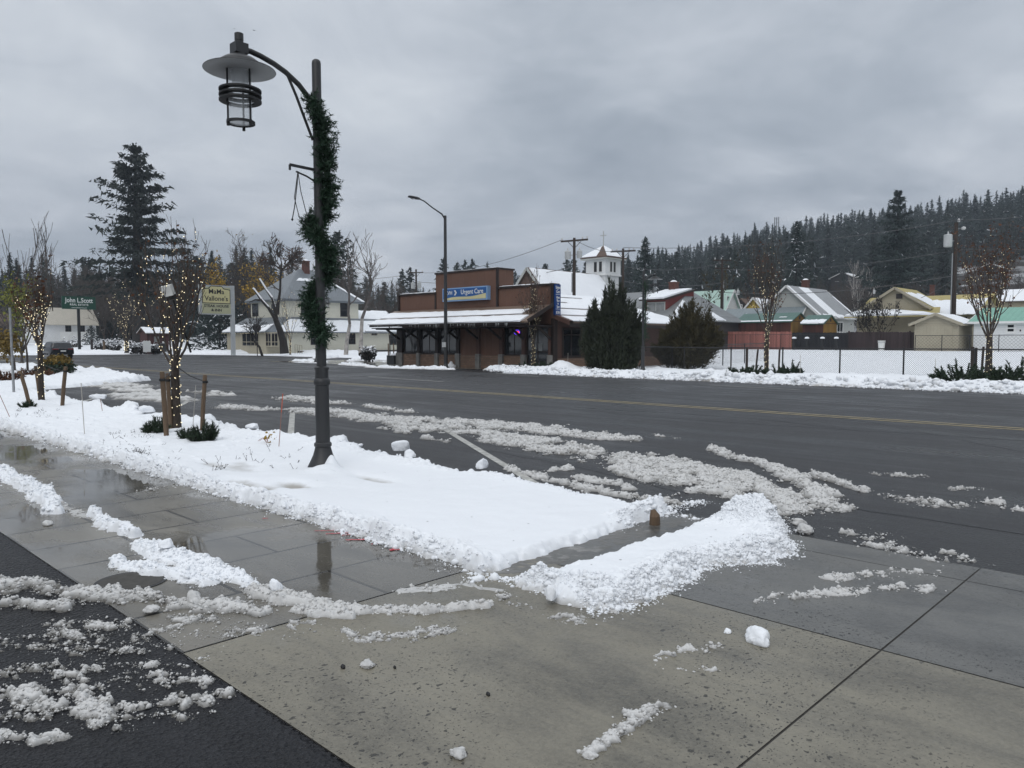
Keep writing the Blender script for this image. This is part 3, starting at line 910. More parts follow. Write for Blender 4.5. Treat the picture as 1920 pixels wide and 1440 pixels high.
# berm right of the cleared channel
def berm_z(X, Y):
    xa = -3.42 + .05 * (vn(Y * 3, Y * 0, 81) - .5) + .02 * (Y - 3.6)
    xb = -2.70 + .16 * sm(4.3, 5.4, Y) + .18 * (vn(Y * 3.3, Y * 0, 82) - .5) + .12 * (vn(Y * 9, Y * 0, 83) - .5) - .55 * sm(5.6, 6.8, Y)
    ya = 3.58 + .25 * (vn(X * 5, X * 0, 84) - .5); yb = 6.55 + .3 * (vn(X * 3, X * 0, 85) - .5)
    jit = .07 * (vn(X * 13, Y * 13, 63) - .5) + .05 * (vn(X * 28, Y * 28, 64) - .5) + .03 * (vn(X * 55, Y * 55, 65) - .5)
    dl = X - xa + jit; dr = xb - X + jit; d = np.minimum(np.minimum(dl, dr), np.minimum(Y - ya, yb - Y) + jit)
    prof = np.clip(d / np.where(dl < dr, .10, .16), 0, 1) ** .55
    r = sm(.42, .1, dr) + .9 * sm(5.6, 6.1, Y) + .8 * sm(3.95, 3.6, Y)
    r = np.clip(r, 0, 1)
    def mk(a, b):
        rr_ = sm(.42, .08, (-2.70 + .16 * sm(4.3, 5.4, b) - .55 * sm(5.6, 6.8, b)) - a) + .95 * sm(5.5, 6.0, b) + .9 * sm(4.0, 3.6, b)
        return np.clip(rr_, 0, 1) * .95
    cp = np.maximum(caps(X, Y, lambda a, b: mk(a, b) * .55, .19, 25, hk=.55), np.maximum(caps(X, Y, mk, .085, 26, .3, .8, .8), np.maximum(caps(X, Y, mk, .045, 27, .3, .8, .95), caps(X, Y, mk, .026, 28, .3, .8, 1.0))))
    H = .065 + .03 * fbm(X * 2, Y * 2, 28) + .012 * fbm(X * 9, Y * 9, 29) + .05 * r + .12 * sm(5.5, 6.2, Y) * fbm(X * 2.5, Y * 2.5, 30)
    z = -.03 + prof * (H + cp * .62 + (fbm(X * 34, Y * 34, 33, 3) - .5) * .016 * (.3 + r)) + .02 * prof
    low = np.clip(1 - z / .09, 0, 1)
    return z, -.12 + .70 * low + .14 * r  # grey low on the bank: dirt plus shading painted into the snow colour


def berm_p(x, y):
    xb = -2.70 + .16 * sm(4.3, 5.4, y) + .18 * (vn(y * 3.3, y * 0, 82) - .5) + .12 * (vn(y * 9, y * 0, 83) - .5) - .55 * sm(5.6, 6.8, y)
    d = xb - x
    e = .8 * np.exp(-((d - .05) / .09) ** 2) * sm(3.4, 3.7, y) * sm(6.75, 6.4, y) + .6 * np.exp(-((y - 3.68) / .10) ** 2) * sm(-.05, .05, d) * (x > -3.55) + .6 * sm(5.7, 6.1, y) * sm(6.7, 6.4, y) * sm(-.02, .05, d) * (x > -3.45) + .010 * np.exp(-((d + .08) / .10) ** 2)
    return np.clip(e * .75 * (.35 + 1.1 * vn(x * 6, y * 6, 86)), 0, 1)


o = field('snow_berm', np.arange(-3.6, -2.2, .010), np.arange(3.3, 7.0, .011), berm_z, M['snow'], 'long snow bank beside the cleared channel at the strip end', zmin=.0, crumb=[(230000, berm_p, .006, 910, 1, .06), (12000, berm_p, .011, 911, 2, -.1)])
# wet grey ice in the channel
SN = M['snow']
o = slush([[(930, 1072, .14), (1060, 1040, .15), (1200, 998, .15), (1290, 968, .12)]], 'thin grey ice in the cleared channel between the snow banks', .02, .08, .002, seed=5, dirt=.50, gap=.12, thr=-.3, nc=0, lk=.10, name='ice')
# street slush
A = [(560, 768, .25), (640, 772, .35), (700, 784, .5), (800, 790, .6), (900, 797, .7), (1000, 806, .62), (1100, 815, .5), (1185, 824, .2)]
B = [(890, 812, .4), (980, 828, .5), (1060, 846, .5), (1150, 860, .5), (1240, 868, .42), (1330, 892, .36), (1375, 915, .22)]
C = [(1140, 872, .22), (1200, 886, .36), (1280, 903, .36), (1350, 922, .25)]
o = slush([A, B, C], 'broad windrow of dirty slush pushed along the parking bays', .0125, .075, .03, seed=31, gap=.64, thr=.14, nsc=1.7, dirt=.22)
o = slush([[(1338, 843, .12), (1380, 857, .15), (1425, 868, .12), (1470, 888, .17), (1520, 915, .18), (1565, 955, .14)], [(1385, 890, .17), (1420, 910, .22), (1460, 932, .2), (1500, 962, .14)], [(1530, 890, .07), (1620, 922, .08)]], 'curved slush ridges left by turning tyres', .011, .07, .035, seed=33, gap=.56, thr=.12, dirt=.22)
o = slush([[(418, 763, .4), (500, 768, .35)], [(545, 747, .45), (625, 757, .45)], [(560, 772, .4), (650, 780, .5)], [(735, 792, .15), (765, 800, .35), (760, 812, .12)], [(690, 762, .2), (760, 774, .15)], [(760, 790, .15), (812, 806, .3), (850, 800, .3)], [(790, 822, .12), (850, 830, .08)]], 'scattered slush heaps in the parking bays beyond the lamp', .017, .085, .03, seed=35, gap=.75, thr=.32, nsc=1.8, dirt=.3)
o = slush([[(1085, 895, .10), (1130, 905, .13), (1190, 918, .10)], [(1010, 884, .08), (1060, 880, .11)], [(1165, 928, .10), (1260, 946, .2)], [(955, 880, .1), (1100, 918, .12), (1170, 930, .12)]], 'slush crumbs along the street edge of the snow strip', .012, .065, .03, seed=37, gap=.6, thr=.36, dirt=.1)
o = slush([[(210, 722, 1.1), (290, 738, .7)], [(240, 742, 1.0), (330, 752, .6)], [(360, 735, .5), (420, 742, .4)]], 'thin slush in the far parking bays by the kerb extension', .045, .14, .02, seed=39, gap=.7, thr=.35, nsc=1.2, far=True)
o = slush([[(1660, 890, .18), (1720, 893, .14)], [(1790, 917, .14), (1830, 918, .12)], [(1690, 935, .3), (1760, 945, .3)], [(1870, 945, .2), (1930, 960, .2)], [(1380, 990, .2), (1430, 950, .2)], [(1600, 1000, .3), (1720, 1045, .3)], [(1780, 1042, .12), (1810, 1050, .10)], [(1230, 815, .10), (1270, 822, .10)], [(1420, 985, .3), (1560, 940, .2)]], 'stray slush crumbs on the open asphalt at the right', .012, .055, .02, seed=41, gap=.6, thr=.66, nsc=4, dirt=.2)
# across the driveway and the lot
o = slush([[(-60, 1100, .11), (40, 1102, .14), (150, 1112, .14), (250, 1120, .15), (330, 1132, .13), (400, 1142, .10), (480, 1150, .08)], [(-40, 1135, .07), (120, 1138, .08)]], 'row of dirty slush across the lot edge at the left', .0085, .05, .024, seed=43, gap=.48, thr=.10, dirt=.42)
o = slush([[(478, 1108, .09), (520, 1118, .12), (570, 1135, .10), (640, 1142, .10), (720, 1150, .09), (800, 1150, .06), (905, 1140, .05)], [(560, 1150, .06), (660, 1158, .06)]], 'whiter ridge of icy slush where the sidewalk meets the driveway', .008, .046, .034, seed=45, gap=.40, thr=.04, dirt=.08)
o = slush([[(-30, 1300, .13), (50, 1312, .11)], [(90, 1325, .09), (150, 1305, .10), (180, 1325, .09)], [(200, 1335, .07), (260, 1325, .075), (330, 1318, .08), (425, 1306, .07)], [(-20, 1388, .08), (40, 1385, .06)], [(70, 1392, .06), (110, 1382, .06), (130, 1390, .05)]], 'melting slush heaps on the dark asphalt at bottom left', .0065, .042, .012, seed=47, gap=.42, thr=.30, nsc=7, dirt=.36)
o = slush([[(140, 1170, .16), (220, 1172, .16)], [(20, 1200, .25), (280, 1215, .25)], [(30, 1262, .2), (360, 1245, .15)], [(250, 1175, .14), (440, 1195, .12), (560, 1190, .08)], [(150, 1285, .14), (380, 1280, .10)], [(20, 1340, .10), (340, 1345, .10)]], 'loose slush crumbs strewn over the dark asphalt', .0065, .034, .006, seed=49, gap=.5, thr=.66, nsc=7, dirt=.42)
o = slush([[(560, 1175, .10), (700, 1195, .10), (860, 1180, .10)], [(950, 1125, .08), (1060, 1162, .10), (1150, 1155, .07)], [(330, 1160, .10), (480, 1180, .10)]], 'slushy melt water crumbs in front of the strip corner', .007, .035, .008, seed=51, gap=.5, thr=.58, nsc=6, dirt=.42)
o = slush([[(760, 1112, .10), (870, 1100, .09), (925, 1110, .06)]], 'smeared translucent slush film on the last sidewalk slab', .01, .06, .004, seed=52, gap=.35, thr=.12, nsc=4, nc=.4, lk=.12, dirt=.1)
o = slush([[(1440, 1130, .08), (1540, 1115, .12), (1640, 1110, .14), (1730, 1108, .12)], [(1560, 1085, .10), (1680, 1075, .14), (1760, 1078, .10)]], 'crumbled slush left on the concrete apron at the right', .0075, .045, .012, seed=53, gap=.6, thr=.5, nsc=5, dirt=.2)
o = slush([[(1100, 1418, .04), (1150, 1388, .05), (1190, 1352, .055), (1250, 1328, .035)]], 'translucent ridge of melting ice on the concrete at bottom', .005, .04, .012, seed=55, gap=.3, thr=.08, nsc=9, dirt=.35)
o = slush([[(1240, 1235, .06), (1340, 1215, .06)], [(1250, 1255, .07), (1340, 1258, .07)]], 'few small ice crumbs melting on the tan concrete', .006, .04, .008, seed=57, gap=.5, thr=.5, nsc=8, dirt=.2)
# on the sidewalk
o = slush([[(-40, 872, .11), (0, 890, .14), (45, 910, .14), (80, 935, .12), (105, 962, .08)]], 'clump of snow along the lot edge of the sidewalk', .011, .07, .075, m=SN, seed=59, gap=.22, thr=-.02, dirt=.0, name='snow_ridge')
o = slush([[(110, 945, .07), (150, 965, .09), (190, 978, .07)]], 'half melted translucent slush between the sidewalk snow clumps', .011, .06, .008, seed=60, gap=.22, thr=.05, nc=.3, lk=.35, dirt=.28)
o = slush([[(172, 968, .07), (200, 985, .09), (228, 1000, .09), (258, 1006, .07)]], 'small snow clump in the middle of the wet sidewalk', .009, .065, .07, m=SN, seed=61, gap=.22, thr=-.02, dirt=.0, name='snow_ridge')
o = slush([[(262, 1022, .10), (310, 1042, .15), (370, 1067, .16), (430, 1091, .12), (475, 1104, .05)], [(215, 1060, .06), (300, 1075, .10), (380, 1098, .08)]], 'flat slab of white snow on the wet sidewalk', .009, .06, .05, m=SN, seed=63, gap=.18, thr=-.08, dirt=-.05, name='snow_ridge', lk=.55)
o = slush([[(255, 925, .16), (330, 912, .2), (380, 915, .16)], [(30, 815, .2), (110, 825, .2)]], 'watery slush patches in the sidewalk puddles', .015, .07, .003, seed=65, gap=.5, thr=.4, nsc=3, nc=.4, dirt=.4, lk=.4)


# far verge
def verge_z(X, Y):
    y0 = 27.7 + .5 * (vn(X * .7, X * 0, 91) - .5) + .35 * (vn(X * 2.3, X * 0, 92) - .5) + 2.0 * sm(-22, -32, X)
    y1 = 35.15; x0 = -31 + .8 * (vn(Y * .9, Y * 0, 93) - .5)
    d = np.minimum(np.minimum(Y - y0, y1 - Y), X - x0) + .1 * (vn(X * 5, Y * 5, 94) - .5)
    prof = np.clip(d / .35, 0, 1) ** .6
    edge = np.exp(-((Y - y0 - .6) / .7) ** 2)
    mke = lambda a, b: np.exp(-((b - 28.4 - 2.0 * sm(-22, -32, a)) / 1.1) ** 2)
    cp = np.maximum(np.maximum(caps(X, Y, lambda a, b: mke(a, b) * .5 + .06, .5, 95, hk=.45), caps(X, Y, lambda a, b: mke(a, b) * .75 + .06, .28, 96, hk=.7)), caps(X, Y, lambda a, b: mke(a, b) * .8 + .1, .15, 97, hk=.8))
    H = .08 + .20 * np.clip(fbm(X * .8, Y * .8, 97) - .25, 0, 1) + .10 * fbm(X * 3, Y * 3, 98) + .04 * edge
    gx, gy = at(1058, 690, .2)
    pile = .48 * np.exp(-((X - gx) / .75) ** 2 - ((Y - gy) / .6) ** 2) * (.7 + .6 * fbm(X * 3, Y * 3, 99))
    wy = np.exp(-((Y - 31.7) / .5) ** 2) * sm(-31, -27, X) * sm(-19, -24, X)
    z = -.04 + prof * (H + cp + pile - .13 * wy) + .03 * prof
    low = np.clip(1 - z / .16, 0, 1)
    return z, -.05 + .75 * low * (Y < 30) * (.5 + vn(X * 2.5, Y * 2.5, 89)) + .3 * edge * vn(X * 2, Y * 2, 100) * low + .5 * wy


o = field('verge_snow', np.concatenate([np.arange(-32, 14, .07)]), np.concatenate([np.arange(27.0, 29.6, .055), np.arange(29.6, 35.4, .1)]), verge_z, M['snow'], 'long snow bank along the far kerb in front of the chain link fence', zmin=.0, crumb=[(70000, lambda a, b: np.exp(-((b - 27.75 - 2.0 * sm(-22, -32, a)) / .45) ** 2) * (.2 + vn(a * 2, b * 2, 44)) * (a > -30), .045, 920, 2, .22)])
o = sheet('kerb', [[(-24.4, 35.15), (40, 35.15), (40, 35.6), (-24.4, 35.6)]], .05, M['kerb'], 'thin grey concrete mowing strip beneath the chain link fence')
o = slush([[(560, 677, .5), (610, 680, .3)], [(690, 689, .25), (760, 691, .3), (850, 693, .25)], [(640, 684, .2), (690, 687, .2)]], 'low broken slush line along the far kerb before the clinic', .055, .2, .12, m=SN, seed=67, gap=.5, thr=.1, dirt=.15, pad=.6, nsc=1.0, far=True)
o = slush([[(600, 672, .7), (625, 670, .5)]], 'small ploughed snow mound around the dark post', .07, .3, .22, m=SN, seed=69, gap=.3, thr=0, dirt=0, pad=.8, nsc=1.0, far=True)
o = slush([[(830, 685, .5), (848, 687, .25)]], 'small snow heap at the foot of the tall street light', .04, .2, .25, m=SN, seed=70, gap=.3, thr=0, dirt=0, pad=.5, far=True)
o = slush([[(660, 677, .6), (720, 672, 1.3), (745, 676, .8)], [(960, 697, .3), (1020, 694, .4), (1010, 700, .25)]], 'low snow patches beside the clinic pavement', .07, .25, .10, m=SN, seed=72, gap=.4, thr=.05, dirt=.05, pad=.8, nsc=.9, far=True)

# bank along the far side of the junction at the left
E0 = Vector(at(120, 664)); E1 = Vector(at(640, 664.5))
du = (E1 - E0).normalized(); dn = Vector((-du.y, du.x))
if dn.dot(Vector((FX, FY))) < 0: dn = -dn
LEN = (E1 - E0).length


def bank_tf(U, V_):
    return E0.x + du.x * U + dn.x * V_, E0.y + du.y * U + dn.y * V_


def bank_z(U, V_):
    y0 = .4 + .8 * (vn(U * .5, U * 0, 101) - .5)
    d = np.minimum(np.minimum(V_ - y0, 13.7 - V_), np.minimum(U + 11.5, LEN + 2 - U)) + .2 * (vn(U * 3, V_ * 3, 102) - .5)
    prof = np.clip(d / .8, 0, 1) ** .6
    H = .28 + .35 * fbm(U * .35, V_ * .5, 103) * np.exp(-((V_ - 2) / 2.5) ** 2) + .1 * fbm(U * 1.5, V_ * 1.5, 104)
    cp = caps(U, V_, lambda a, b: np.exp(-((b - 1.5) / 1.3) ** 2) * .5, .6, 105, hk=.4)
    z = -.05 + prof * (H + cp)
    return z, -.1 + .6 * np.clip(1 - z / .2, 0, 1) * (V_ < 2.5)


o = field('verge_snow', np.arange(-12, LEN + 2, .22), np.arange(0, 14, .22), bank_z, M['snow'], 'snowy verge along the far side of the junction at left', zmin=.0, tf=bank_tf)
# ------------------------------------------------------------------ the near street lamp with its garland
LX, LY = -8.0, 5.02


def lampL(px, py=150):
    a = (px - 960) / FPX / (CP - (py - 720) / FPX * SP)
    return (-2.263 - 9.17 * a) / (.695 - .719 * a)


def zl(px, py):
    return zat(LX, LY - lampL(px, py), py)


def street_lamp(loc, sgn, label, full=True, garland_lab=None, hs=1.0):
    """decorative post; sgn = -1 arm reaches towards -Y, +1 towards +Y"""
    t = thing('street_lamp', label, 'street lamp', loc, 'decorative street lamps')
    bx, by, bz = loc
    z = lambda py: zat(LX, LY, py)
    zt = z(110)
    n = 28 if full else 12
    MB().lathe([(.20, 0), (.20, .02), (.195, .06), (.185, .10), (.15, .17), (.118, .24), (.098, .31), (.092, .34), (.104, .35), (.104, .38), (.088, .395)], loc, n).build('base', M['steel_dark'], t, True)
    MB().lathe([(.086, .395), (.082, z(722)), (.094, z(721)), (.098, z(716)), (.092, z(711)), (.080, z(709)), (.078, z(694)), (.086, z(692)), (.086, z(689)), (.058, z(686)), (.055, 2.4), (.053, zt - .05), (.048, zt - .02), (.03, zt - .003), (0, zt)], loc, n).build('pole', M['steel_dark'], t, True)
    P = lambda L, zz: (bx, by + sgn * L, bz + zz)
    arm = MB()
    pts = [P(lampL(px), zl(px, py)) for px, py in ((462, 92), (474, 95), (493, 104), (517, 118), (539, 134), (563, 157), (580, 180), (591, 200))]
    arm.tube(pts, .030, 12)
    arm.build('arm', M['steel_dark'], t, True)
    MB().tube([P(lampL(543), zl(543, 141)), P(lampL(558), zl(558, 178)), P(lampL(571), zl(571, 215)), P(lampL(588), zl(588, 262))], .016, 8).build('brace', M['steel_dark'], t, True)
    L0 = lampL(453); c = P(L0, 0)
    zz = lambda py: zl(453, py)
    zs = zz(131)
    lum = MB()
    lum.lathe([(.0, zz(60) - .0), (.035, zz(60) - .004), (.047, zz(62)), (.047, zz(75)), (.043, zz(76)), (.047, zz(77)), (.047, zz(80))], c, 18)
    lum.box(c[0] - .072, c[0] + .072, c[1] - .072, c[1] + .072, zz(100), zz(81))
    lum.lathe([(.075, zz(100)), (.075, zz(106))], c, 18)
    lo = lum.build('luminaire', M['steel_dark'], t, False)
    sh = MB()
    sh.lathe([(.06, zs + .16), (.16, zs + .125), (.215, zs + .085), (.225, zs + .062), (.375, zs + .006), (.378, zs)], c, 40)
    sh.lathe([(.374, zs - .001), (.22, zs + .055), (.10, zs + .075), (.0, zs + .08)], c, 40, 1)
    sh.build('lamp_shade', [M['steel_dark'], M['white_under']], lo, True, fix=False)
    zb = zz(229)
    fr = MB()
    for k in range(3):
        zk = zz(168 + k * 9.5)
        fr.ring(.150, .222, zk - .014, zk + .006, c, 36)
    fr.ring(.125, .150, zb - .012, zb + .014, c, 32)
    for a in (0.35, 2.45, 4.55):
        x, y = c[0] + .136 * math.cos(a), c[1] + .136 * math.sin(a)
        fr.tube([(x, y, zs + .05), (x, y, zb - .05)], .011, 8)
        fr.tube([(x, y, zb + .02), (x, y, zb - .05)], .017, 8)
    fr.ring(.115, .150, zs + .035, zs + .05, c, 30)
    fr.build('cage', M['steel_black'], lo, True)
    gl = MB()
    gl.ring(.117, .121, zb - .005, zs + .035, c, 32)
    gl.build('glass', M['lamp_glass'], lo, True)
    rf = MB(); rf.lathe([(.085, zs + .03), (.085, zs - .16), (.06, zs - .19)], c, 24); MB().lathe([(.113, zb - .004), (.113, zb + .002), (.0, zb + .003)], c, 24).build('lens', M['frosted'], lo, True)
    rf.build('reflector', M['frosted'], lo, True, fix=False)
    br = MB()
    a0 = P(0, zl(593, 318)); a1 = P(lampL(546, 308), zl(546, 308))
    br.bar(a0, a1, .02, .03); br.bar(a1, (a1[0], a1[1], a1[2] - .06), .02, .02)
    br.build('banner_arm', M['steel_dark'], t)
    br = MB(); br.tube([P(0, zl(593, 343)), P(lampL(578, 330), zl(578, 330)), P(lampL(558, 321), zl(558, 321))], .011, 8)
    br.build('banner_arm', M['steel_dark'], t, True)
    return t


def m_clear(name, c, a, rough=.05):
    m, nt, b = _new(name)
    b.inputs['Base Color'].default_value = (*c, 1); b.inputs['Alpha'].default_value = a; b.inputs['Roughness'].default_value = rough
    return m


M['lamp_glass'] = m_clear('lamp_glass', (.75, .78, .8), .16)
M['frosted'] = m_clear('frosted_glass', (.62, .64, .66), .45, .3)
lamp = street_lamp((LX, LY, 0), -1, 'tall dark grey street lamp wound with a green garland, on the near planting strip')
lamp.rotation_euler = (math.radians(.0), math.radians(-.40), 0)
wr = MB()
P = lambda px, py, o=0: (LX + o, LY - lampL(px, py), zl(px, py))
wr.tube([P(559, 321), P(556, 345, .02), P(550, 390, .03), (LX + .03, LY - lampL(546, 411), zl(546, 411))], .006, 5)
wr.tube([P(559, 321), P(562, 360, .03), P(569, 395, .05), P(580, 415)], .005, 5)
wr.tube([P(559, 321), P(555, 370, -.03), P(561, 405), P(582, 428)], .005, 5)
wr.lathe([(0, -.02), (.016, 0), (0, .02)], P(546, 412, .03), 8)
tag(wr.build('cable', M['wire'], origin=(LX, LY - .3, 3.6)), 'black loose cables dangling from the bracket of the garlanded lamp', 'cable')


def needles(center_pts, rad, n, seed, ln=.05, wd=.006):
    """short needles bristling off sprigs scattered round a line"""
    r = np.random.RandomState(seed)
    C = np.array(center_pts); L = len(C)
    V = []; F = []
    nsp = n // 26
    u = r.rand(nsp) * (L - 1.001); i = u.astype(int); f = (u - i)[:, None]
    base = C[i] * (1 - f) + C[i + 1] * f
    d = r.randn(nsp, 3); d[:, 2] += .15; d /= np.linalg.norm(d, axis=1)[:, None]
    length = rad * (.55 + .75 * r.rand(nsp) ** 1.3)
    start = base + d * (rad * .1)
    q = r.rand(nsp, 26)
    p = start[:, None, :] + d[:, None, :] * (length[:, None] * q)[..., None]
    nd_ = r.randn(nsp, 26, 3) * .9 + d[:, None, :] * .75
    nd_ /= np.linalg.norm(nd_, axis=2)[..., None]
    p = p.reshape(-1, 3); nd_ = nd_.reshape(-1, 3)
    sd = np.cross(nd_, r.randn(len(nd_), 3)); sd /= np.linalg.norm(sd, axis=1)[:, None] + 1e-9
    l = ln * (.6 + .8 * r.rand(len(p)))[:, None]
    a = p - sd * wd; b = p + sd * wd; c = p + nd_ * l
    V = np.stack([a, b, c], 1).reshape(-1, 3); F = np.arange(len(V)).reshape(-1, 3)
    return V, F


def garland(x, y, pairs, rad, off, n, seed, label, zf, sgn=1):
    py = np.array([p[0] for p in pairs], float); th = np.radians([p[1] for p in pairs])
    k = np.linspace(0, len(pairs) - 1, 90)
    pz = np.interp(k, np.arange(len(pairs)), py); a = np.interp(k, np.arange(len(pairs)), th)
    tx, ty = -np.array(dirx(607)) / np.linalg.norm(dirx(607))
    rx_, ry_ = -ty, tx
    rx_, ry_ = (rx_, ry_) if rx_ * RX + ry_ * RY > 0 else (-rx_, -ry_)
    pts = [(x + off * (math.cos(t) * tx + math.sin(t) * rx_), y + off * (math.cos(t) * ty + math.sin(t) * ry_), zf(p)) for p, t in zip(pz, a)]
    V, F = needles(pts, rad, n, seed)
    core = MB().tube(pts, .03, 6)
    o = np_mesh('garland', V, F, M['needle'], origin=(x, y, pts[-1][2]))
    core.build('core_rope', M['needle'], o)
    return tag(o, label, 'garland', 'green garlands on the lamps')


garland(LX - .016, LY, [(188, -60), (230, 20), (275, 60), (315, 75), (355, 92), (388, 105), (412, 190), (425, 262), (445, 330), (468, 410), (490, 445), (512, 470), (535, 560), (560, 612), (590, 640), (618, 690), (636, 745)], .138, .098, 36000, 4, 'bushy dark green pine garland spiralling up the near lamp post', lambda py: zat(LX, LY, py))


# ------------------------------------------------------------------ plants
def grow(mb, p, d, L, r, lvl, R, tips, up=.12, wob=.22, kids=(3, 4, 3), split=.75, sides=(7, 5, 4, 3), ratio=.62, seg=5, spread=.9, minr=.004):
    pts = [Vector(p)]; rads = [r]
    d = Vector(d).normalized()
    for i in range(seg):
        d = (d + Vector((R.gauss(0, wob), R.gauss(0, wob), R.gauss(0, wob * .6) + up))).normalized()
        pts.append(pts[-1] + d * (L / seg)); rads.append(max(minr, r * (1 - .72 * (i + 1) / seg)))
    mb.tube(pts, rads, sides[min(lvl, len(sides) - 1)], 0, False)
    tips.append((pts[-1], d, lvl, pts, rads))
    if lvl < len(kids):
        n = kids[lvl]
        for k in range(n):
            t = split * (.25 + .75 * (k + R.random()) / n) * seg
            i = min(seg - 1, int(t) + (1 if R.random() < .3 else 0)); q = pts[i].lerp(pts[i + 1], t - int(t))
            dd = (pts[i + 1] - pts[i]).normalized()
            side = Vector((R.gauss(0, 1), R.gauss(0, 1), R.gauss(.15, .6)))
            side = (side - dd * side.dot(dd)).normalized()
            nd_ = dd * (1.0) + side * spread * R.uniform(.6, 1.2)
            grow(mb, q, nd_, L * ratio * R.uniform(.7, 1.15), max(minr, rads[i] * .6), lvl + 1, R, tips, up, wob, kids, split, sides, ratio, seg if lvl < 1 else max(3, seg - 1), spread, minr)


def leaf_quads(P, n, rad, size, seed, hang=0.0, asp=.6):
    r = np.random.RandomState(seed)
    P = np.array(P); c = P[r.randint(0, len(P), n)] + r.randn(n, 3) * rad
    c[:, 2] -= np.abs(r.randn(n)) * hang
    a = r.randn(n, 3); a /= np.linalg.norm(a, axis=1)[:, None]
    b = np.cross(a, r.randn(n, 3)); b /= np.linalg.norm(b, axis=1)[:, None]
    s = size * (.5 + r.rand(n))[:, None]
    V = np.stack([c - a * s, c + b * s * asp, c + a * s, c - b * s * asp], 1).reshape(-1, 3)
    return V, np.arange(len(V)).reshape(-1, 4)


OCT = np.array([(1, 0, 0), (-1, 0, 0), (0, 1, 0), (0, -1, 0), (0, 0, 1), (0, 0, -1)], float)
OCF = np.array([(0, 2, 4), (2, 1, 4), (1, 3, 4), (3, 0, 4), (2, 0, 5), (1, 2, 5), (3, 1, 5), (0, 3, 5)])


def bulbs(P, r):
    P = np.array(P); n = len(P)
    V = (P[:, None, :] + OCT[None] * r).reshape(-1, 3)
    F = (OCF[None] + (np.arange(n) * 6)[:, None, None]).reshape(-1, 3)
    return V, F


def vase_tree(base, h, spread, th, tr, nb, seed, label, lab2, nbulb=260, br=.013, leaf=None, bark='bark', up=.16, wildtops=0, name='street_tree', group='young street trees', mr=.0035):
    R = random.Random(seed)
    x, y, z = base
    t = thing(name, label, 'tree', base, group)
    mb = MB(); tips = []
    mb.lathe([(tr * 1.35, -.05), (tr * 1.1, .08), (tr, .3), (tr * .92, th * .7), (tr * .8, th)], base, 9)
    mb.build('trunk', M[bark], t, True)
    cr = MB()
    for k in range(nb):
        a = 2 * PI * (k + R.uniform(-.25, .25)) / nb
        tilt = R.uniform(.35, 1.0) * spread / (h - th)
        L = (h - th) * R.uniform(.72, 1.05)
        if k % 3 == 0: tilt *= .35
        d = (math.cos(a) * tilt, math.sin(a) * tilt, 1)
        grow(cr, (x + math.cos(a) * tr * .4, y + math.sin(a) * tr * .4, z + th * R.uniform(.82, 1.0)), d, L, tr * R.uniform(.22, .36), 0, R, tips, up, .10, (7, 4), .95, (6, 4, 3), .42, 6, .55, mr)
    for k in range(wildtops):
        a = R.uniform(0, 2 * PI); rr_ = R.uniform(.1, .5) * spread
        p = Vector((x + rr_ * math.cos(a), y + rr_ * math.sin(a), z + h * .75))
        grow(cr, p, (R.gauss(0, .08), R.gauss(0, .08), 1), h * R.uniform(.35, .55), .012, 1, R, tips, .05, .05, (3, 3), .9, (5, 4, 3), .2, 6, .5, mr)
    crown = cr.build('crown', M['twig'], t)
    if leaf:
        pts = [p for tp in tips for p in tp[3][2:]]
        V, F = leaf_quads(pts, leaf[1], leaf[2], leaf[3], seed, .03)
        np_mesh('leaves', V, F, M[leaf[0]], t)
    # string of lights
    s = thing('string_lights', lab2, 'string lights', (x, y, z + .3), 'strings of lights wound round trees')
    bp = []; wire = []
    for k in range(int(nbulb * .28)):
        f = k / (nbulb * .28); a = f * 2 * PI * 7 + R.uniform(-.7, .7); f = min(1, max(0, f + R.uniform(-.02, .02)))
        q = (x + (tr * 1.12) * math.cos(a), y + tr * 1.12 * math.sin(a), z + .1 + f * (th - .1))
        wire.append(q)
        if R.random() < .8: bp.append(q)
    w = MB(); w.tube(wire, .004, 4)
    mains = [tp for tp in tips if tp[2] == 0]; subs = [tp for tp in tips if tp[2] == 1]
    m = nbulb - len(bp)
    for k in range(m):
        tp = R.choice(mains) if R.random() < .62 else R.choice(subs)
        u = (R.random() ** 1.25) * .92 * (len(tp[3]) - 1); i = int(u)
        p = tp[3][i].lerp(tp[3][i + 1], u - i) + Vector((R.gauss(0, .02), R.gauss(0, .02), R.gauss(0, .02)))
        bp.append(tuple(p))
    for tp in mains:
        q = []
        for i, p in enumerate(tp[3][:-1]):
            for e in range(4):
                a = (i * 4 + e) * 1.6; rr_ = tp[4][i] * 1.2 + .004
                q.append(p.lerp(tp[3][i + 1], e / 4) + Vector((math.cos(a) * rr_, math.sin(a) * rr_, 0)))
        w.tube(q, .003, 3)
    w.build('cord', M['wire'], s)
    V, F = bulbs(bp, br)
    tag(np_mesh('bulb', V, F, M['bulb'], s), kind='stuff')
    return t


def stake(p, ph, lean, w, label, tie=None, m='stake_wood', rnd_=.0):
    x, y, z = p
    t = thing('tree_stake', label, 'stake', p, 'wooden tree stakes')
    mb = MB(); top = Vector((x + lean[0], y + lean[1], z + ph))
    mb.tube([(x, y, z - .1), (x + lean[0] * .5, y + lean[1] * .5, z + ph * .5), top - Vector((0, 0, .02)), top], [w, w, w * .97, w * .8], 9)
    mb.build('post', M[m], t, True)
    if tie:
        q = top - Vector((0, 0, ph * .12)); e = Vector(tie)
        mb = MB(); mb.tube([q, q.lerp(e, .5) - Vector((0, 0, .04)), e], .009, 5)
        mb.ring(w * 1.02, w * 1.25, -.02, .02, q, 10)
        mb.build('tie', M['wire'], t)
    return t


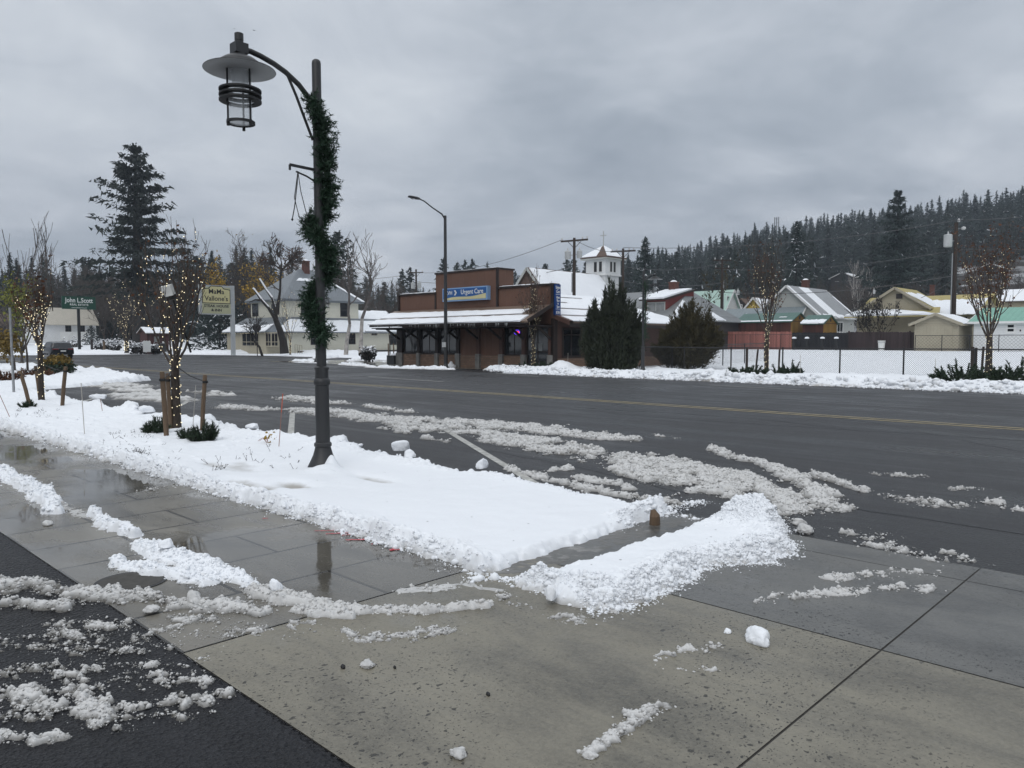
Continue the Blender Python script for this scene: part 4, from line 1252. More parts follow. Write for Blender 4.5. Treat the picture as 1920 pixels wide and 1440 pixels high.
def tuft_shrub(name, base, r, h, n, seed, mat, label, ln=.07, wd=.006, up=.6, group=None, cat='shrub', perbr=60):
    """upright needle-bearing shoots rising from the base"""
    R = np.random.RandomState(seed)
    V = []; x, y, z = base
    st = MB()
    ang = R.rand(n) * 2 * PI; rad = r * np.sqrt(R.rand(n))
    L = h * (.5 + .5 * R.rand(n)) * (1.05 - .45 * (rad / r) ** 2)
    d = np.stack([np.cos(ang) * rad / r * (1.1 - up), np.sin(ang) * rad / r * (1.1 - up), up * np.ones(n)], 1) + R.randn(n, 3) * .10
    d /= np.linalg.norm(d, axis=1)[:, None]
    b0 = np.stack([x + np.cos(ang) * rad * .75, y + np.sin(ang) * rad * .75, np.full(n, z - .03)], 1)
    for k in range(n): st.tube([b0[k], b0[k] + d[k] * L[k] * .95], [.009, .004], 4, 0, False)
    q = .12 + .88 * R.rand(n, perbr)
    p = b0[:, None] + d[:, None] * (L[:, None] * q)[..., None]
    nn = R.randn(n, perbr, 3) * .6 + d[:, None] * 1.0
    nn /= np.linalg.norm(nn, axis=2)[..., None]
    p = p.reshape(-1, 3); nn = nn.reshape(-1, 3)
    sd = np.cross(nn, R.randn(len(nn), 3)); sd /= np.linalg.norm(sd, axis=1)[:, None] + 1e-9
    l = (ln * (.6 + .7 * R.rand(len(p))))[:, None]
    V = np.stack([p - sd * wd, p + sd * wd, p + nn * l], 1).reshape(-1, 3)
    t = thing(name, label, cat, base, group)
    st.build('stem', M['bark_dark'], t)
    np_mesh('foliage', V, np.arange(len(V)).reshape(-1, 3), M[mat], t)
    return t


def conifer_arr(seed, h, rad, nbr, nsp, leaf, c0=.1, droop=.3, irr=.3, power=.8, upt=.25, gap=0.0, wid=.3, hang=.5, trunk=None, lump=None, layers=0, tipf=.45):
    r = np.random.RandomState(seed)
    V = []; F = []; mi = []
    tr = trunk or h * .014
    n = 6
    for i, (zz, q) in enumerate(((-.4, 1.25), (h * .25, 1), (h * .65, .55), (h * .985, .08))):
        for k in range(n):
            a = 2 * PI * k / n; V.append((tr * q * math.cos(a), tr * q * math.sin(a), zz))
    for i in range(3):
        for k in range(n):
            a = i * n + k; b = i * n + (k + 1) % n
            F += [(a, b, b + n), (a, b + n, a + n)]; mi += [0, 0]
    V = np.array(V)
    t = np.sort((np.arange(nbr) + r.rand(nbr)) / nbr); t = t ** .92
    if layers: t = np.clip((np.floor(t * layers) + .5 + r.randn(nbr) * .16) / layers, 0, .995)
    z0 = h * (c0 + (1 - c0) * t)
    prof = np.clip(1 - t, 0, 1) ** power
    prof = prof * (.55 + .45 * np.clip(t / .12, 0, 1))
    if lump: prof = prof * (1 + lump * np.sin(t * 19 + seed) + lump * .7 * np.sin(t * 41 + seed * 2))
    L = rad * (prof + .03) * (1 + irr * (r.rand(nbr) * 2 - 1.1))
    if gap: L = L * np.where(r.rand(nbr) < gap, .35, 1)
    az = np.arange(nbr) * 2.399 + r.rand(nbr) * .9
    s = (.12 + .88 * (np.arange(nsp) + r.rand(nbr, nsp)) / nsp)
    dirs = np.stack([np.cos(az), np.sin(az), 0 * az], 1)
    rise = (upt * t)[:, None]
    P = dirs[:, None] * (L[:, None] * s)[..., None]
    P[..., 2] += z0[:, None] + L[:, None] * (rise * s - droop * (1 - .7 * t)[:, None] * s ** 2 + .16 * droop * s ** 6)
    side = np.cross(dirs, (0, 0, 1))
    P = P + side[:, None] * (r.randn(nbr, nsp) * .13 * L[:, None] * (1.1 - .5 * s))[..., None]
    P[..., 2] += r.randn(nbr, nsp) * leaf * .25
    P = P.reshape(-1, 3); N = len(P)
    D = np.repeat(dirs, nsp, 0) + r.randn(N, 3) * .55
    D[:, 2] += -hang * .5 + r.randn(N) * .35
    D /= np.linalg.norm(D, axis=1)[:, None]
    S_ = np.cross(D, r.randn(N, 3)); S_ /= np.linalg.norm(S_, axis=1)[:, None] + 1e-9
    sz = leaf * (.6 + .8 * r.rand(N)) * (tipf + (1 - tipf) * np.repeat(np.clip(prof, 0, 1), nsp) ** .6)
    a = P - D * (sz * .5)[:, None] - S_ * (sz * wid)[:, None]; b = P - D * (sz * .4)[:, None] + S_ * (sz * wid)[:, None]; c = P + D * sz[:, None]
    LV = np.stack([a, b, c], 1).reshape(-1, 3)
    LF = np.arange(len(LV)).reshape(-1, 3) + len(V)
    return np.concatenate([V, LV]), np.concatenate([np.array(F), LF]), np.concatenate([np.array(mi), np.ones(len(LF), int)]), len(F), len(V)


def conifer(name, base, label, mat, seed, group=None, parts=True, bark='bark_dark', snowy=0.0, **kw):
    V, F, mi, nf, nv = conifer_arr(seed, **kw)
    V = V + np.array(base)
    if not parts:
        o = np_mesh(name, V, F, [M[bark], M[mat]], origin=base, mi=mi)
        return tag(o, label, 'tree', group)
    t = thing(name, label, 'tree', base, group)
    np_mesh('trunk', V[:nv], F[:nf], M[bark], t)
    r = np.random.RandomState(seed + 5); k = (r.rand(len(F) - nf) < snowy).astype(int)
    np_mesh('crown', V[nv:], F[nf:] - nv, [M[mat], M['rsnow']], t, mi=k)
    return t


def bare_tree(name, base, h, label, seed, bark='bark', twig='twig', kids=(6, 5, 4), spread=.8, tr=None, up=.14, lean=(0, 0), th=.3, leaf=None, group=None, ratio=.5, wob=.16, nmain=1, minr=.012):
    R = random.Random(seed); x, y, z = base
    tr = tr or h * .016
    t = thing(name, label, 'tree', base, group)
    mb = MB(); tips = []
    top = Vector((x + lean[0], y + lean[1], z + h * th))
    mb.tube([(x, y, z - .3), (x + lean[0] * .35, y + lean[1] * .35, z + h * th * .5), top], [tr * 1.3, tr, tr * .85], 8)
    cr = MB()
    for k in range(nmain):
        a = 2 * PI * (k + R.random() * .4) / nmain
        w = 0 if nmain == 1 else R.uniform(.35, .75)
        d = (math.cos(a) * w + lean[0] * .08, math.sin(a) * w + lean[1] * .08, 1)
        grow(cr, top, d, h * (1 - th) * R.uniform(.85, 1.0), tr * (.85 if nmain == 1 else .6), 0, R, tips, up, wob, kids, .92, (6, 4, 3, 3), ratio, 6, spread, minr)
    mb.build('trunk', M[bark], t, True)
    cr.build('crown', M[twig], t)
    if leaf:
        pts = [p for tp in tips if tp[2] >= 1 for p in tp[3][1:]]
        V, F = leaf_quads(pts, leaf[1], leaf[2], leaf[3], seed, .1)
        np_mesh('leaves', V, F, M[leaf[0]], t)
    return t


def G3(px, py, z=0.0):
    x, y = at(px, py, z); return (x, y, z)


# near trees
T1 = G3(331, 806, .05)
vase_tree(T1, 2.95, 1.45, 1.25, .078, 9, 11, 'bare young tree wrapped in lights, nearest the camera, between three stakes', 'warm white string lights wound round the nearest young tree', 280, .0095, ('rust_leaf', 160, .05, .03), wildtops=4)
T2 = G3(78, 752, .08)
vase_tree(T2, 3.05, .95, 1.5, .068, 7, 17, 'bare young tree wrapped in lights with rusty leaves at the left edge', 'warm white string lights on the young tree at the left edge', 220, .0115, ('rust_leaf', 300, .07, .045), wildtops=2)
s1 = []
for (px, py, tp, lx, w, lab) in ((313, 822, 697, -.05, .040, 'tall grey brown stake leaning just left of the nearest lit tree'), (321, 808, 700, -.04, .036, 'grey brown stake standing close behind the nearest lit tree'), (378, 812, 703, .08, .036, 'grey brown stake leaning away to the right of the nearest lit tree')):
    p = G3(px, py, .04); zt = zat(p[0], p[1], tp)
    stake(p, zt - p[2], (lx * RX, lx * RY), w, lab, (T1[0], T1[1], 1.18))
for (px, py, tp, lx, w, lab) in ((58, 764, 695, -.22, .042, 'brown stake leaning left beside the lit tree at the left edge'), (76, 752, 686, -.10, .040, 'brown stake right behind the lit tree at the left edge'), (116, 762, 687, .12, .044, 'dark brown stake leaning right of the lit tree at the left edge')):
    p = G3(px, py, .06); zt = zat(p[0], p[1], tp)
    stake(p, zt - p[2], (lx * RX, lx * RY), w, lab, (T2[0], T2[1], 1.05))
TM = G3(1000, 690, .1)
vase_tree(TM, 4.6, 1.15, 1.5, .10, 8, 23, 'slim young tree wrapped in lights in front of the brown clinic', 'warm string lights on the slim tree before the clinic', 240, .0125, ('rust_leaf', 260, .06, .05), mr=.008)
TR = G3(1437, 701, .1)
vase_tree(TR, 5.2, 1.5, 1.9, .10, 9, 29, 'bare young tree wrapped in lights behind the fence shrubs, right of the bronze juniper', 'warm string lights on the tree right of the bronze juniper', 250, .0125, ('rust_leaf', 240, .06, .05), wildtops=2, mr=.007)
TRR = G3(1853, 708, .1)
vase_tree(TRR, 5.3, 2.3, 1.75, .13, 10, 31, 'young tree wrapped in lights still holding rusty leaves, at the right edge', 'warm string lights on the rusty leaved tree at the right edge', 320, .012, ('rust_leaf', 800, .09, .055), wildtops=1, mr=.006)
for (px, py, tp, lx, w, lab) in ((1822, 706, 650, 0, .07, 'thick grey stake left of the rusty leaved tree at the right edge'), (1829, 704, 652, 0, .05, 'thin dark stake second from left by the rusty leaved tree'), (1840, 705, 650, .05, .05, 'grey stake leaning right beside the rusty leaved tree'), (1846, 705, 646, .15, .05, 'grey stake leaning onto the trunk of the rusty leaved tree'),
                                 (1400, 692, 651, 0, .07, 'dark thick stake left of the lit tree by the bronze juniper'), (1417, 694, 655, .1, .05, 'dark thin leaning stake left of the lit tree trunk by the bronze juniper'), (1460, 694, 655, .03, .05, 'grey stake right of the lit tree by the bronze juniper')):
    p = G3(px, py, .1); zt = zat(p[0], p[1], tp)
    stake(p, zt - p[2], (lx * RX, lx * RY), w, lab, None, 'pole_wood')
# dwarf pines
for i, (px, py, r, h, n, lab) in enumerate(((292, 812, .17, .30, 60, 'small dark green dwarf pine left of the nearest lit tree'), (304, 802, .13, .30, 34, 'small dwarf pine pressed against the nearest stake'), (381, 826, .19, .34, 80, 'dense green dwarf pine right of the nearest lit tree'), (352, 822, .12, .22, 36, 'low dwarf pine sprig between the nearest tree and its right shrub'),
                                          (52, 764, .16, .22, 30, 'small dark dwarf pine at the foot of the left edge tree'))):
    tuft_shrub('dwarf_pine', G3(px, py, .07), r, h, n, 40 + i, 'mugo', lab, .055, .005, .62, 'dwarf pines in the snow', perbr=70)
for i, (px, py, r, h, n, lab) in enumerate(((1402, 706, .75, .75, 110, 'broad dark dwarf pine left of the lit tree by the chain link fence'), (1460, 703, .38, .6, 40, 'small dwarf pine just right of the lit tree by the chain link fence'), (1482, 702, .38, .7, 40, 'small dwarf pine second right of the lit tree by the fence'),
                                          (1800, 718, .75, .95, 120, 'large dark dwarf pine left of the rusty leaved tree'), (1828, 716, .5, .8, 70, 'dark dwarf pine under the stakes of the rusty leaved tree'), (1862, 719, .45, .75, 60, 'low dwarf pine at the foot of the rusty leaved tree'), (1888, 719, .5, .75, 60, 'open snow dusted dwarf pine right of the rusty leaved tree'), (1915, 715, .5, 1.0, 70, 'upright dwarf pine cut by the right edge'),
                                          (980, 692, .6, .5, 60, 'low dark shrub left of the tree before the clinic'), (1022, 692, .6, .6, 60, 'low snow dusted shrub right of the tree before the clinic'))):
    tuft_shrub('dwarf_pine', G3(px, py, .08), r * 1.05, h * .95, int(n * .55), 60 + i, 'mugo', lab, .11, .022, .42, 'dwarf pines along the far kerb', perbr=90)
for i, (px, py, lab) in enumerate(((8, 712, 'low dark bush at the left edge under the green tree'), (68, 706, 'low dark bush left of the yellow shrub'))):
    tuft_shrub('low_bush', G3(px, py, .1), .7, .5, 60, 80 + i, 'rust_leaf', lab, .10, .02, .4, perbr=40)


# junipers
def juniper(base, rx, h, n, seed, mat, label, fan=.5, name='juniper', lean=(0, 0)):
    R = np.random.RandomState(seed); x, y, z = base
    LV = []; st = MB()
    for k in range(n):
        a = R.rand() * 2 * PI; q = math.sqrt(R.rand())
        top = np.array([x + math.cos(a) * q * rx + lean[0] * q, y + math.sin(a) * q * rx + lean[1] * q, z + h * (1.04 - .55 * q ** 1.6) * R.uniform(.62, 1.0)])
        b = np.array([x + math.cos(a) * q * rx * (1 - fan), y + math.sin(a) * q * rx * (1 - fan), z + .1])
        d = top - b; L = np.linalg.norm(d); d /= L
        if k % 3 == 0: st.tube([b, b + d * L * .6], [.03, .012], 4, 0, False)
        m = 170
        u = R.rand(m) ** .75
        w = (.21 * (1 - u) ** .8 + .03) * rx / 1.7
        p = b + d * (u * L)[:, None] + R.randn(m, 3) * w[:, None] * .75
        nn = d + R.randn(m, 3) * .42; nn /= np.linalg.norm(nn, axis=1)[:, None]
        sd = np.cross(nn, R.randn(m, 3)); sd /= np.linalg.norm(sd, axis=1)[:, None]
        l = (.14 + .20 * R.rand(m))[:, None]
        LV.append(np.stack([p - sd * .030, p + sd * .030, p + nn * l], 1).reshape(-1, 3))
    V = np.concatenate(LV)
    t = thing(name, label, 'shrub', base, 'big junipers by the clinic')
    st.build('stem', M['bark_dark'], t)
    np_mesh('foliage', V, np.arange(len(V)).reshape(-1, 3), M[mat], t)
    return t


jb = dp(1150, 40.2)
juniper((*jb, .05), 1.75, 4.75, 210, 5, 'juniper', 'tall dark green juniper against the right end of the clinic', .35)
jb2 = dp(1297, 45.5)
juniper((*jb2, .12), 1.95, 3.9, 200, 9, 'juniper_brown', 'spreading bronze green juniper behind the chain link fence', .75)
jb3 = dp(1258, 46.5)
juniper((*jb3, .12), 1.2, 2.5, 50, 13, 'juniper_brown', 'low bronze juniper sprays left of the spreading bronze juniper', .8)
bare_tree('sapling', (*dp(1308, 50), .1), 6.3, 'thin sapling with few olive leaves rising through the bronze juniper', 77, kids=(9, 3), spread=.5, tr=.04, th=.2, leaf=('juniper_brown', 260, .10, .08), minr=.008)

# left edge: leafy sapling, yellow shrub, pale multi-stem bush
b_ = at(52, 700, .1)
bare_tree('young_tree', (*b_, .1), 4.0, 'young tree with thin green yellow leaves at the left edge', 91, kids=(8, 4), spread=.9, tr=.05, th=.22, leaf=('olive_leaf', 900, .20, .07), minr=.006)
b_ = at(28, 700, .1)
bare_tree('young_tree', (*b_, .1), 1.75, 'low young tree with golden leaves at the left edge', 92, kids=(8, 4), spread=1.2, tr=.05, th=.25, leaf=('gold_leaf', 800, .22, .08), minr=.006)
b_ = at(108, 702, .1)
t = thing('round_shrub', 'rounded yellow green shrub in the snow at the corner', 'shrub', (*b_, .1))
r = np.random.RandomState(4); q = r.randn(2600, 3); q /= np.linalg.norm(q, axis=1)[:, None]; q[:, 2] = np.abs(q[:, 2])
q = q * (.55 + .45 * r.rand(2600) ** .5)[:, None] * (.80 + .25 * vn(q[:, 0] * 3, q[:, 1] * 3 + q[:, 2] * 2, 3))[:, None] * np.array((.8, .8, .95)) + np.array((*b_, .1))
up_ = q[:, 2] > .62
for nm, k, mt in (('foliage', up_, 'gold_leaf'), ('foliage', ~up_, 'mugo')):
    V, F = leaf_quads(q[k], 2600 if mt == 'gold_leaf' else 1900, .05, .055, 6); np_mesh(nm, V, F, M[mt], t)
b_ = dp(40, 55)
bare_tree('pale_bush', (*b_, .1), 7.2, 'pale bare multi stemmed tree behind the left edge sapling', 95, 'twig_grey', 'twig_grey', (6, 5), .35, .09, .10, (0, 0), .08, nmain=9, ratio=.5, wob=.06, minr=.014)
b_ = dp(-12, 48)
bare_tree('pale_bush', (*b_, .1), 4.4, 'pale bare arching bush cut by the left edge', 96, 'twig_grey', 'twig_grey', (6, 5), .5, .07, -.02, (0, 0), .08, nmain=9, ratio=.5, wob=.08, minr=.012)
# ------------------------------------------------------------------ big single conifers
conifer('fir_tree', (*dp(262, 128), .3), 'giant dark fir with drooping ragged limbs towering over the left side', 'fir', 3, h=33.2, rad=10.6, nbr=135, nsp=60, leaf=.85, c0=.25, droop=.16, irr=.55, power=.80, upt=.55, gap=.12, wid=.24, hang=.8, trunk=.95, layers=15)
conifer('spruce_tree', (*dp(1677, 150), 2), 'dark broad spruce standing alone behind the tan house', 'spruce', 8, h=28.5, rad=8.0, nbr=170, nsp=48, leaf=.75, c0=.05, droop=.22, irr=.4, power=.85, upt=.45, gap=.06, wid=.22, hang=.5, layers=19)
conifer('spruce_tree', (*dp(1490, 150), 2), 'snow flecked dark spruce behind the grey roofed house', 'spruce', 12, h=22.5, rad=4.6, nbr=120, nsp=26, leaf=.65, c0=.05, droop=.3, irr=.3, power=.75, upt=.3, wid=.22, hang=.6, snowy=.05, lump=.1)
conifer('spruce_tree', (*dp(1208, 135), 2), 'narrow snow flecked spruce right of the church tower', 'spruce', 14, h=17.5, rad=4.0, nbr=120, nsp=24, leaf=.6, c0=.04, droop=.3, irr=.25, power=.7, upt=.3, wid=.22, hang=.6, snowy=.05, lump=.06)
conifer('spruce_tree', (*dp(412, 104), .3), 'dark layered spruce with snow on its boughs behind the yellow sign', 'spruce', 18, h=7.2, rad=5.2, nbr=70, nsp=26, leaf=.55, c0=.03, droop=.15, irr=.35, power=.55, upt=.1, wid=.2, hang=.3, snowy=.08)
conifer('spruce_tree', (*dp(400, 150), .5), 'slender pointed spruce above the yellow roadside sign', 'spruce', 19, h=18.5, rad=3.6, nbr=90, nsp=20, leaf=.5, c0=.05, droop=.25, irr=.25, power=.85, upt=.4, wid=.2)
conifer('spruce_tree', (*dp(172, 120), .8), 'small snowy spruce in the garden of the white cottage', 'spruce', 20, h=3.2, rad=1.7, nbr=50, nsp=14, leaf=.3, c0=.03, droop=.2, irr=.3, power=.7, upt=.2, wid=.25, snowy=.1)
for i, (px, hd, h, rad, lab) in enumerate(((636, 150, 21.5, 4.8, 'tall dark pine behind the garlanded lamp post'), (345, 170, 18.0, 6.0, 'rounded dark pine left of the pointed spruce'), (372, 175, 19.5, 5.5, 'dark pine right behind the nearest lit tree'), (438, 185, 19.0, 5.0, 'dark pine above the yellow leaved tree'), (462, 190, 20.0, 5.5, 'dark pine left of the inn roof'))):
    conifer('pine_tree', (*dp(px, hd), 1), lab, 'pine', 30 + i, h=h, rad=rad, nbr=90, nsp=18, leaf=.8, c0=.12, droop=.15, irr=.4, power=.5, upt=.5, wid=.3, lump=.12)
for i, (px, top, hd, lab) in enumerate(((722, 527, 170, 'dark spruce left of the far utility pole'), (755, 505, 190, 'pointed dark spruce right behind the clinic at its left'), (770, 500, 200, 'tall dark pine at the left of the clinic roof'), (832, 484, 190, 'bushy dark pine above the clinic roof behind the tall street light'), (858, 492, 205, 'dark spruce second above the clinic roof'), (872, 488, 195, 'dark pine third above the clinic roof'), (886, 486, 200, 'dark pine fourth above the clinic roof'),
                                        (1022, 493, 230, 'small round pine above the church roof'), (1062, 486, 220, 'bushy pine left of the church tower'), (1075, 484, 210, 'pine hidden behind the transformer pole by the church'), (1098, 490, 225, 'dark pine right beside the church tower'), (966, 508, 240, 'grey round pine left of the church gable'))):
    x, y = dp(px, hd); zb = g1(x, y); h = zat(x, y, top) - zb
    conifer('pine_tree', (x, y, zb - .3), lab, 'pine', 50 + i, h=h, rad=h * .17, nbr=80, nsp=14, leaf=h * .036, c0=.12, droop=.15, irr=.4, power=.6, upt=.5, wid=.3, lump=.1)

# the wooded hill and the treeline at the left
VAR = []
for k in range(9):
    V, F, mi, nf, nv = conifer_arr(200 + k, 22.0, 3.1 + .6 * (k % 3), 90, 7, 1.2, .08 + .05 * (k % 2), .22, .4, .95, .45, .06, .22, .4, None, None, (0, 14, 18)[k % 3], .28)
    rs_ = np.random.RandomState(k); mi = np.where((mi == 1) & (rs_.rand(len(mi)) < .008), 2, mi)
    VAR.append((V, F, mi))
VME = []
for k, (V, F, mi) in enumerate(VAR):
    o = np_mesh('conifer', V, F, [M['bark_dark'], M['pine'], M['rsnow']], mi=mi); VME.append(o.data); bpy.data.objects.remove(o)
R = np.random.RandomState(77)
cand = []
for r0, r1, st in ((165, 300, 6.2), (300, 420, 6.2), (420, 560, 6.6)):
    for rr_ in np.arange(r0, r1, st):
        for px in np.arange(-420, 2420, st / rr_ * FPX * .95):
            p = px + R.uniform(-.45, .45) * st / rr_ * FPX; q = rr_ + R.uniform(-.45, .45) * st
            f = FPX / math.hypot(FPX, p - 960)
            # how thick the wood is there
            if p > 1140: dens = .95 * float(sm(165, 260, q)) + .05
            elif p > 940: dens = .7 if q > 300 else .12
            elif p > 560: dens = .55 if 300 < q < 420 else .06
            elif p > 330: dens = .6 if 190 < q < 300 else .0
            else: dens = .95 if 185 < q < 300 else .0
            if 1140 < p < 1330 and q < 240: dens *= .4
            if 1530 < p < 1625 and q < 300: dens = .04
            if 1785 < p < 1960 and q < 335: dens = .10 if q < 240 else .0
            if R.rand() > dens: continue
            x, y = dp(p, q * f)
            cand.append((p, q, x, y))
trees = []
for (p, q, x, y) in cand:
    h = R.uniform(15, 27)
    if p < 330: h = R.uniform(13, 21)
    if 1785 < p < 1960 and q < 335: h = R.uniform(4, 7)
    if 560 < p < 1140: h = R.uniform(14, 24)
    zb = g1(x, y) - 1.2 - 6 * R.rand() ** 3
    trees.append((p, q, x, y, zb, h, (640 - (zb + h - CAM_H) / q * FPX)))
# those standing clear against the sky or in front become trees of their own
inview = [k for k, t_ in enumerate(trees) if -60 < t_[0] < 1980]
own = set()
for lo in range(-60, 1980, 14):
    c = [k for k in inview if lo <= trees[k][0] < lo + 14]
    c.sort(key=lambda k: trees[k][6])
    own.update(c[:1])
rest = sorted([k for k in inview if k not in own], key=lambda k: trees[k][1] / trees[k][5])
own.update(rest[:max(0, 285 - len(own))])
mv, mf, mm, off = [], [], [], 0
for k, (p, q, x, y, zb, h, top) in enumerate(trees):
    v = k % len(VAR); s = h / 22.0; a = R.rand() * 2 * PI; w = s * R.uniform(.85, 1.25)
    if k in own:
        o = bpy.data.objects.new('conifer', VME[v]); COL.objects.link(o)
        o.location = (x, y, zb); o.rotation_euler = (0, 0, a); o.scale = (w, w, s)
        if p < 560: tag(o, 'dark tall conifer in the dense treeline beyond the street at left', 'tree', 'conifers of the left treeline')
        elif p < 1140: tag(o, 'distant dark conifer in the low wood behind the inn and clinic', 'tree', 'conifers of the low wood behind the clinic')
        else: tag(o, 'dark conifer among the wood covering the right hillside', 'tree', 'conifers of the right hillside')
    else:
        V, F, mi = VAR[v]; ca, sa = math.cos(a), math.sin(a)
        X_ = (V[:, 0] * ca - V[:, 1] * sa) * w + x; Y_ = (V[:, 0] * sa + V[:, 1] * ca) * w + y; Z_ = V[:, 2] * s + zb
        mv.append(np.stack([X_, Y_, Z_], 1)); mf.append(F + off); mm.append(mi); off += len(V)
tag(np_mesh('forest', np.concatenate(mv), np.concatenate(mf), [M['bark_dark'], M['pine'], M['rsnow']], mi=np.concatenate(mm)), 'dense dark conifer wood covering the hillside and treeline', kind='stuff')
print('TREES', len(trees), 'own', len(own))

# bare broadleaf scrub at the foot of the hill and behind the left houses: one tree built three times, then copied
protos = [bare_tree('bare_tree', (0, 0, 0), 10.0, 'x', 300 + k, 'twig', 'twig', (8, 5, 4), .9, .13, .10, (0, 0), .12, nmain=3, ratio=.5, minr=.022) for k in range(3)]
spots = []
R = random.Random(5)
for px in np.arange(150, 345, 9): spots.append((px + R.uniform(-4, 4), R.uniform(140, 170), R.uniform(9, 13), 'l'))
for px in np.arange(490, 800, 22): spots.append((px + R.uniform(-6, 6), R.uniform(125, 170), R.uniform(8, 11), 'm'))
for px in np.arange(1390, 1960, 13): spots.append((px + R.uniform(-5, 5), R.uniform(140, 205), R.uniform(7, 11), 'r'))
used = set()
LB = {'l': ('bare brown tree in the thicket beneath the giant fir', 'bare trees under the giant fir'), 'm': ('bare brown tree in the scrub behind the pale inn', 'bare trees behind the inn'), 'r': ('bare brown tree at the foot of the right hillside', 'bare trees at the foot of the hill')}
for i, (px, hd, h, kd) in enumerate(spots):
    x, y = dp(px, hd); k = i % 3; loc = (x, y, g1(x, y) - .3)
    if k not in used:
        used.add(k); o = protos[k]; o.location = loc; o.rotation_euler = (0, 0, R.uniform(0, 6)); o.scale = (h / 10,) * 3; o['label'] = LB[kd][0]
    else: o = copy_thing(protos[k], loc, R.uniform(0, 6), LB[kd][0], h / 10)
    o['group'] = LB[kd][1]
# single broadleaf trees by the inn
b_ = dp(530, 86)
bt = thing('maple_tree', 'old leaning bare maple with snow on its limbs before the inn porch', 'tree', (*b_, .2))
tr_ = MB(); tips = []; sn = MB(); R = random.Random(8)


def onp(px, py, hd=86, dd=0): 
    x, y = dp(px, hd + dd); return Vector((x, y, zat(x, y, py)))


main = [onp(533, 663), onp(531, 640), onp(525, 618), onp(517, 598)]
l1 = [onp(517, 598), onp(505, 578), onp(492, 563), onp(480, 546), onp(476, 542)]
l2 = [onp(519, 600), onp(517, 578), onp(512, 560), onp(500, 543), onp(489, 524)]
l3 = [onp(521, 590), onp(523, 568), onp(527, 545), onp(528, 520), onp(530, 505)]
tr_.tube(main, [.50, .40, .34, .28], 10); tr_.tube(l1, [.22, .17, .14, .08, .04], 7); tr_.tube(l2, [.22, .17, .13, .07, .04], 7); tr_.tube(l3, [.22, .17, .13, .11, .09], 7)
tr_.tube([onp(492, 563), onp(480, 562), onp(468, 567)], [.14, .08, .04], 6)
tr_.build('trunk', M['bark_dark'], bt, True)
for l in (l1, l2, [p for p in l3[1:3]]):
    for a, e in zip(l, l[1:]): sn.tube([a + Vector((0, 0, .16)), e + Vector((0, 0, .12))], [.13, .10], 5)
sn.build('snow', M['rsnow'], bt, True)
cr = MB()
for k in range(9):
    grow(cr, onp(530, 508 - k * .6), (R.gauss(0, .7), R.gauss(0, .7), .55), R.uniform(2.2, 3.2), .08, 0, R, tips, .05, .2, (8, 6), .95, (5, 4, 3), .5, 5, 1.0, .028)
grow(cr, onp(527, 545), onp(505, 520) - onp(527, 545), 2.6, .08, 0, R, tips, .05, .2, (5, 4), .95, (5, 4, 3), .5, 5, 1.0, .016)
cr.build('crown', M['twig'], bt)
V, F = leaf_quads([p for tp in tips for p in tp[3][2:]], 260, .15, .12, 3)
np_mesh('leaves', V, F, M['rust_leaf'], bt)
bare_tree('birch_tree', (*dp(648, 84), .2), 10.8, 'slim pale birch left of its twin before the inn wall', 21, 'bark_pale', 'twig_grey', (12, 5), .8, .20, .12, (.4, .3), .30, ratio=.38, minr=.026)
bare_tree('birch_tree', (*dp(676, 84), .2), 12.2, 'taller pale birch right of its twin before the inn wall', 22, 'bark_pale', 'twig_grey', (13, 6), .9, .21, .10, (.2, .1), .32, ratio=.40, minr=.026)
bare_tree('birch_tree', (*dp(452, 112), .3), 12.0, 'tree with bright yellow autumn leaves beside the roadside sign', 24, 'bark', 'twig', (9, 6, 3), .8, .16, .1, (0, 0), .2, leaf=('yellow_leaf', 1900, .42, .17), ratio=.45, nmain=2, minr=.02)
bare_tree('bare_tree', (*dp(478, 126), .3), 14.5, 'tall olive brown bare tree left of the inn roof', 25, 'bark', 'twig', (9, 6, 4), .8, .2, .1, (0, 0), .15, leaf=('gold_leaf', 260, .5, .13), ratio=.45, nmain=3, minr=.024)
bare_tree('bare_tree', (*dp(497, 130), .3), 14.0, 'bare brown tree touching the left slope of the inn roof', 26, 'bark', 'twig', (9, 6, 4), .8, .2, .1, (0, 0), .15, ratio=.45, nmain=3, minr=.024)
bare_tree('bare_tree', (*dp(438, 124), .3), 12.5, 'olive brown bare tree right behind the roadside sign', 27, 'bark', 'twig', (9, 6, 4), .8, .2, .1, (0, 0), .15, leaf=('gold_leaf', 160, .5, .13), ratio=.45, nmain=3, minr=.024)
bare_tree('bare_tree', (*dp(492, 84), .2), 3.8, 'small dark crooked tree before the inn porch', 28, 'bark_dark', 'bark_dark', (7, 5), 1.0, .12, .02, (-.8, -.6), .4, nmain=4, ratio=.5, minr=.018)
bare_tree('bare_shrub', (*dp(1636, 78), .7), 4.6, 'leafless brown shrub in front of the tan house', 33, 'bark_dark', 'bark_dark', (7, 5), .7, .06, .08, (0, 0), .1, leaf=('bark_dark', 420, .12, .12), nmain=9, ratio=.45, minr=.016)
bare_tree('birch_tree', (*dp(1612, 165), 2), 15.5, 'pale bare birch before the dark spruce', 34, 'bark_pale', 'bark_pale', (9, 4), .6, .22, .12, (0, 0), .2, nmain=4, ratio=.4, minr=.03)
vase_tree((*dp(237, 96), .2), 7.6, 3.2, 1.4, .22, 10, 41, 'spreading bare tree covered in tiny lights before the giant fir', 'golden string lights on the spreading tree before the giant fir', 380, .035, None, 'bark_dark', .03, 0, 'street_tree')
vase_tree((*dp(544, 84), .2), 7.0, 2.1, 1.5, .09, 7, 43, 'thin bare sapling in lights before the inn steps', 'golden string lights on the sapling before the inn steps', 150, .026, None, 'bark_dark', .05, 0, 'street_tree')
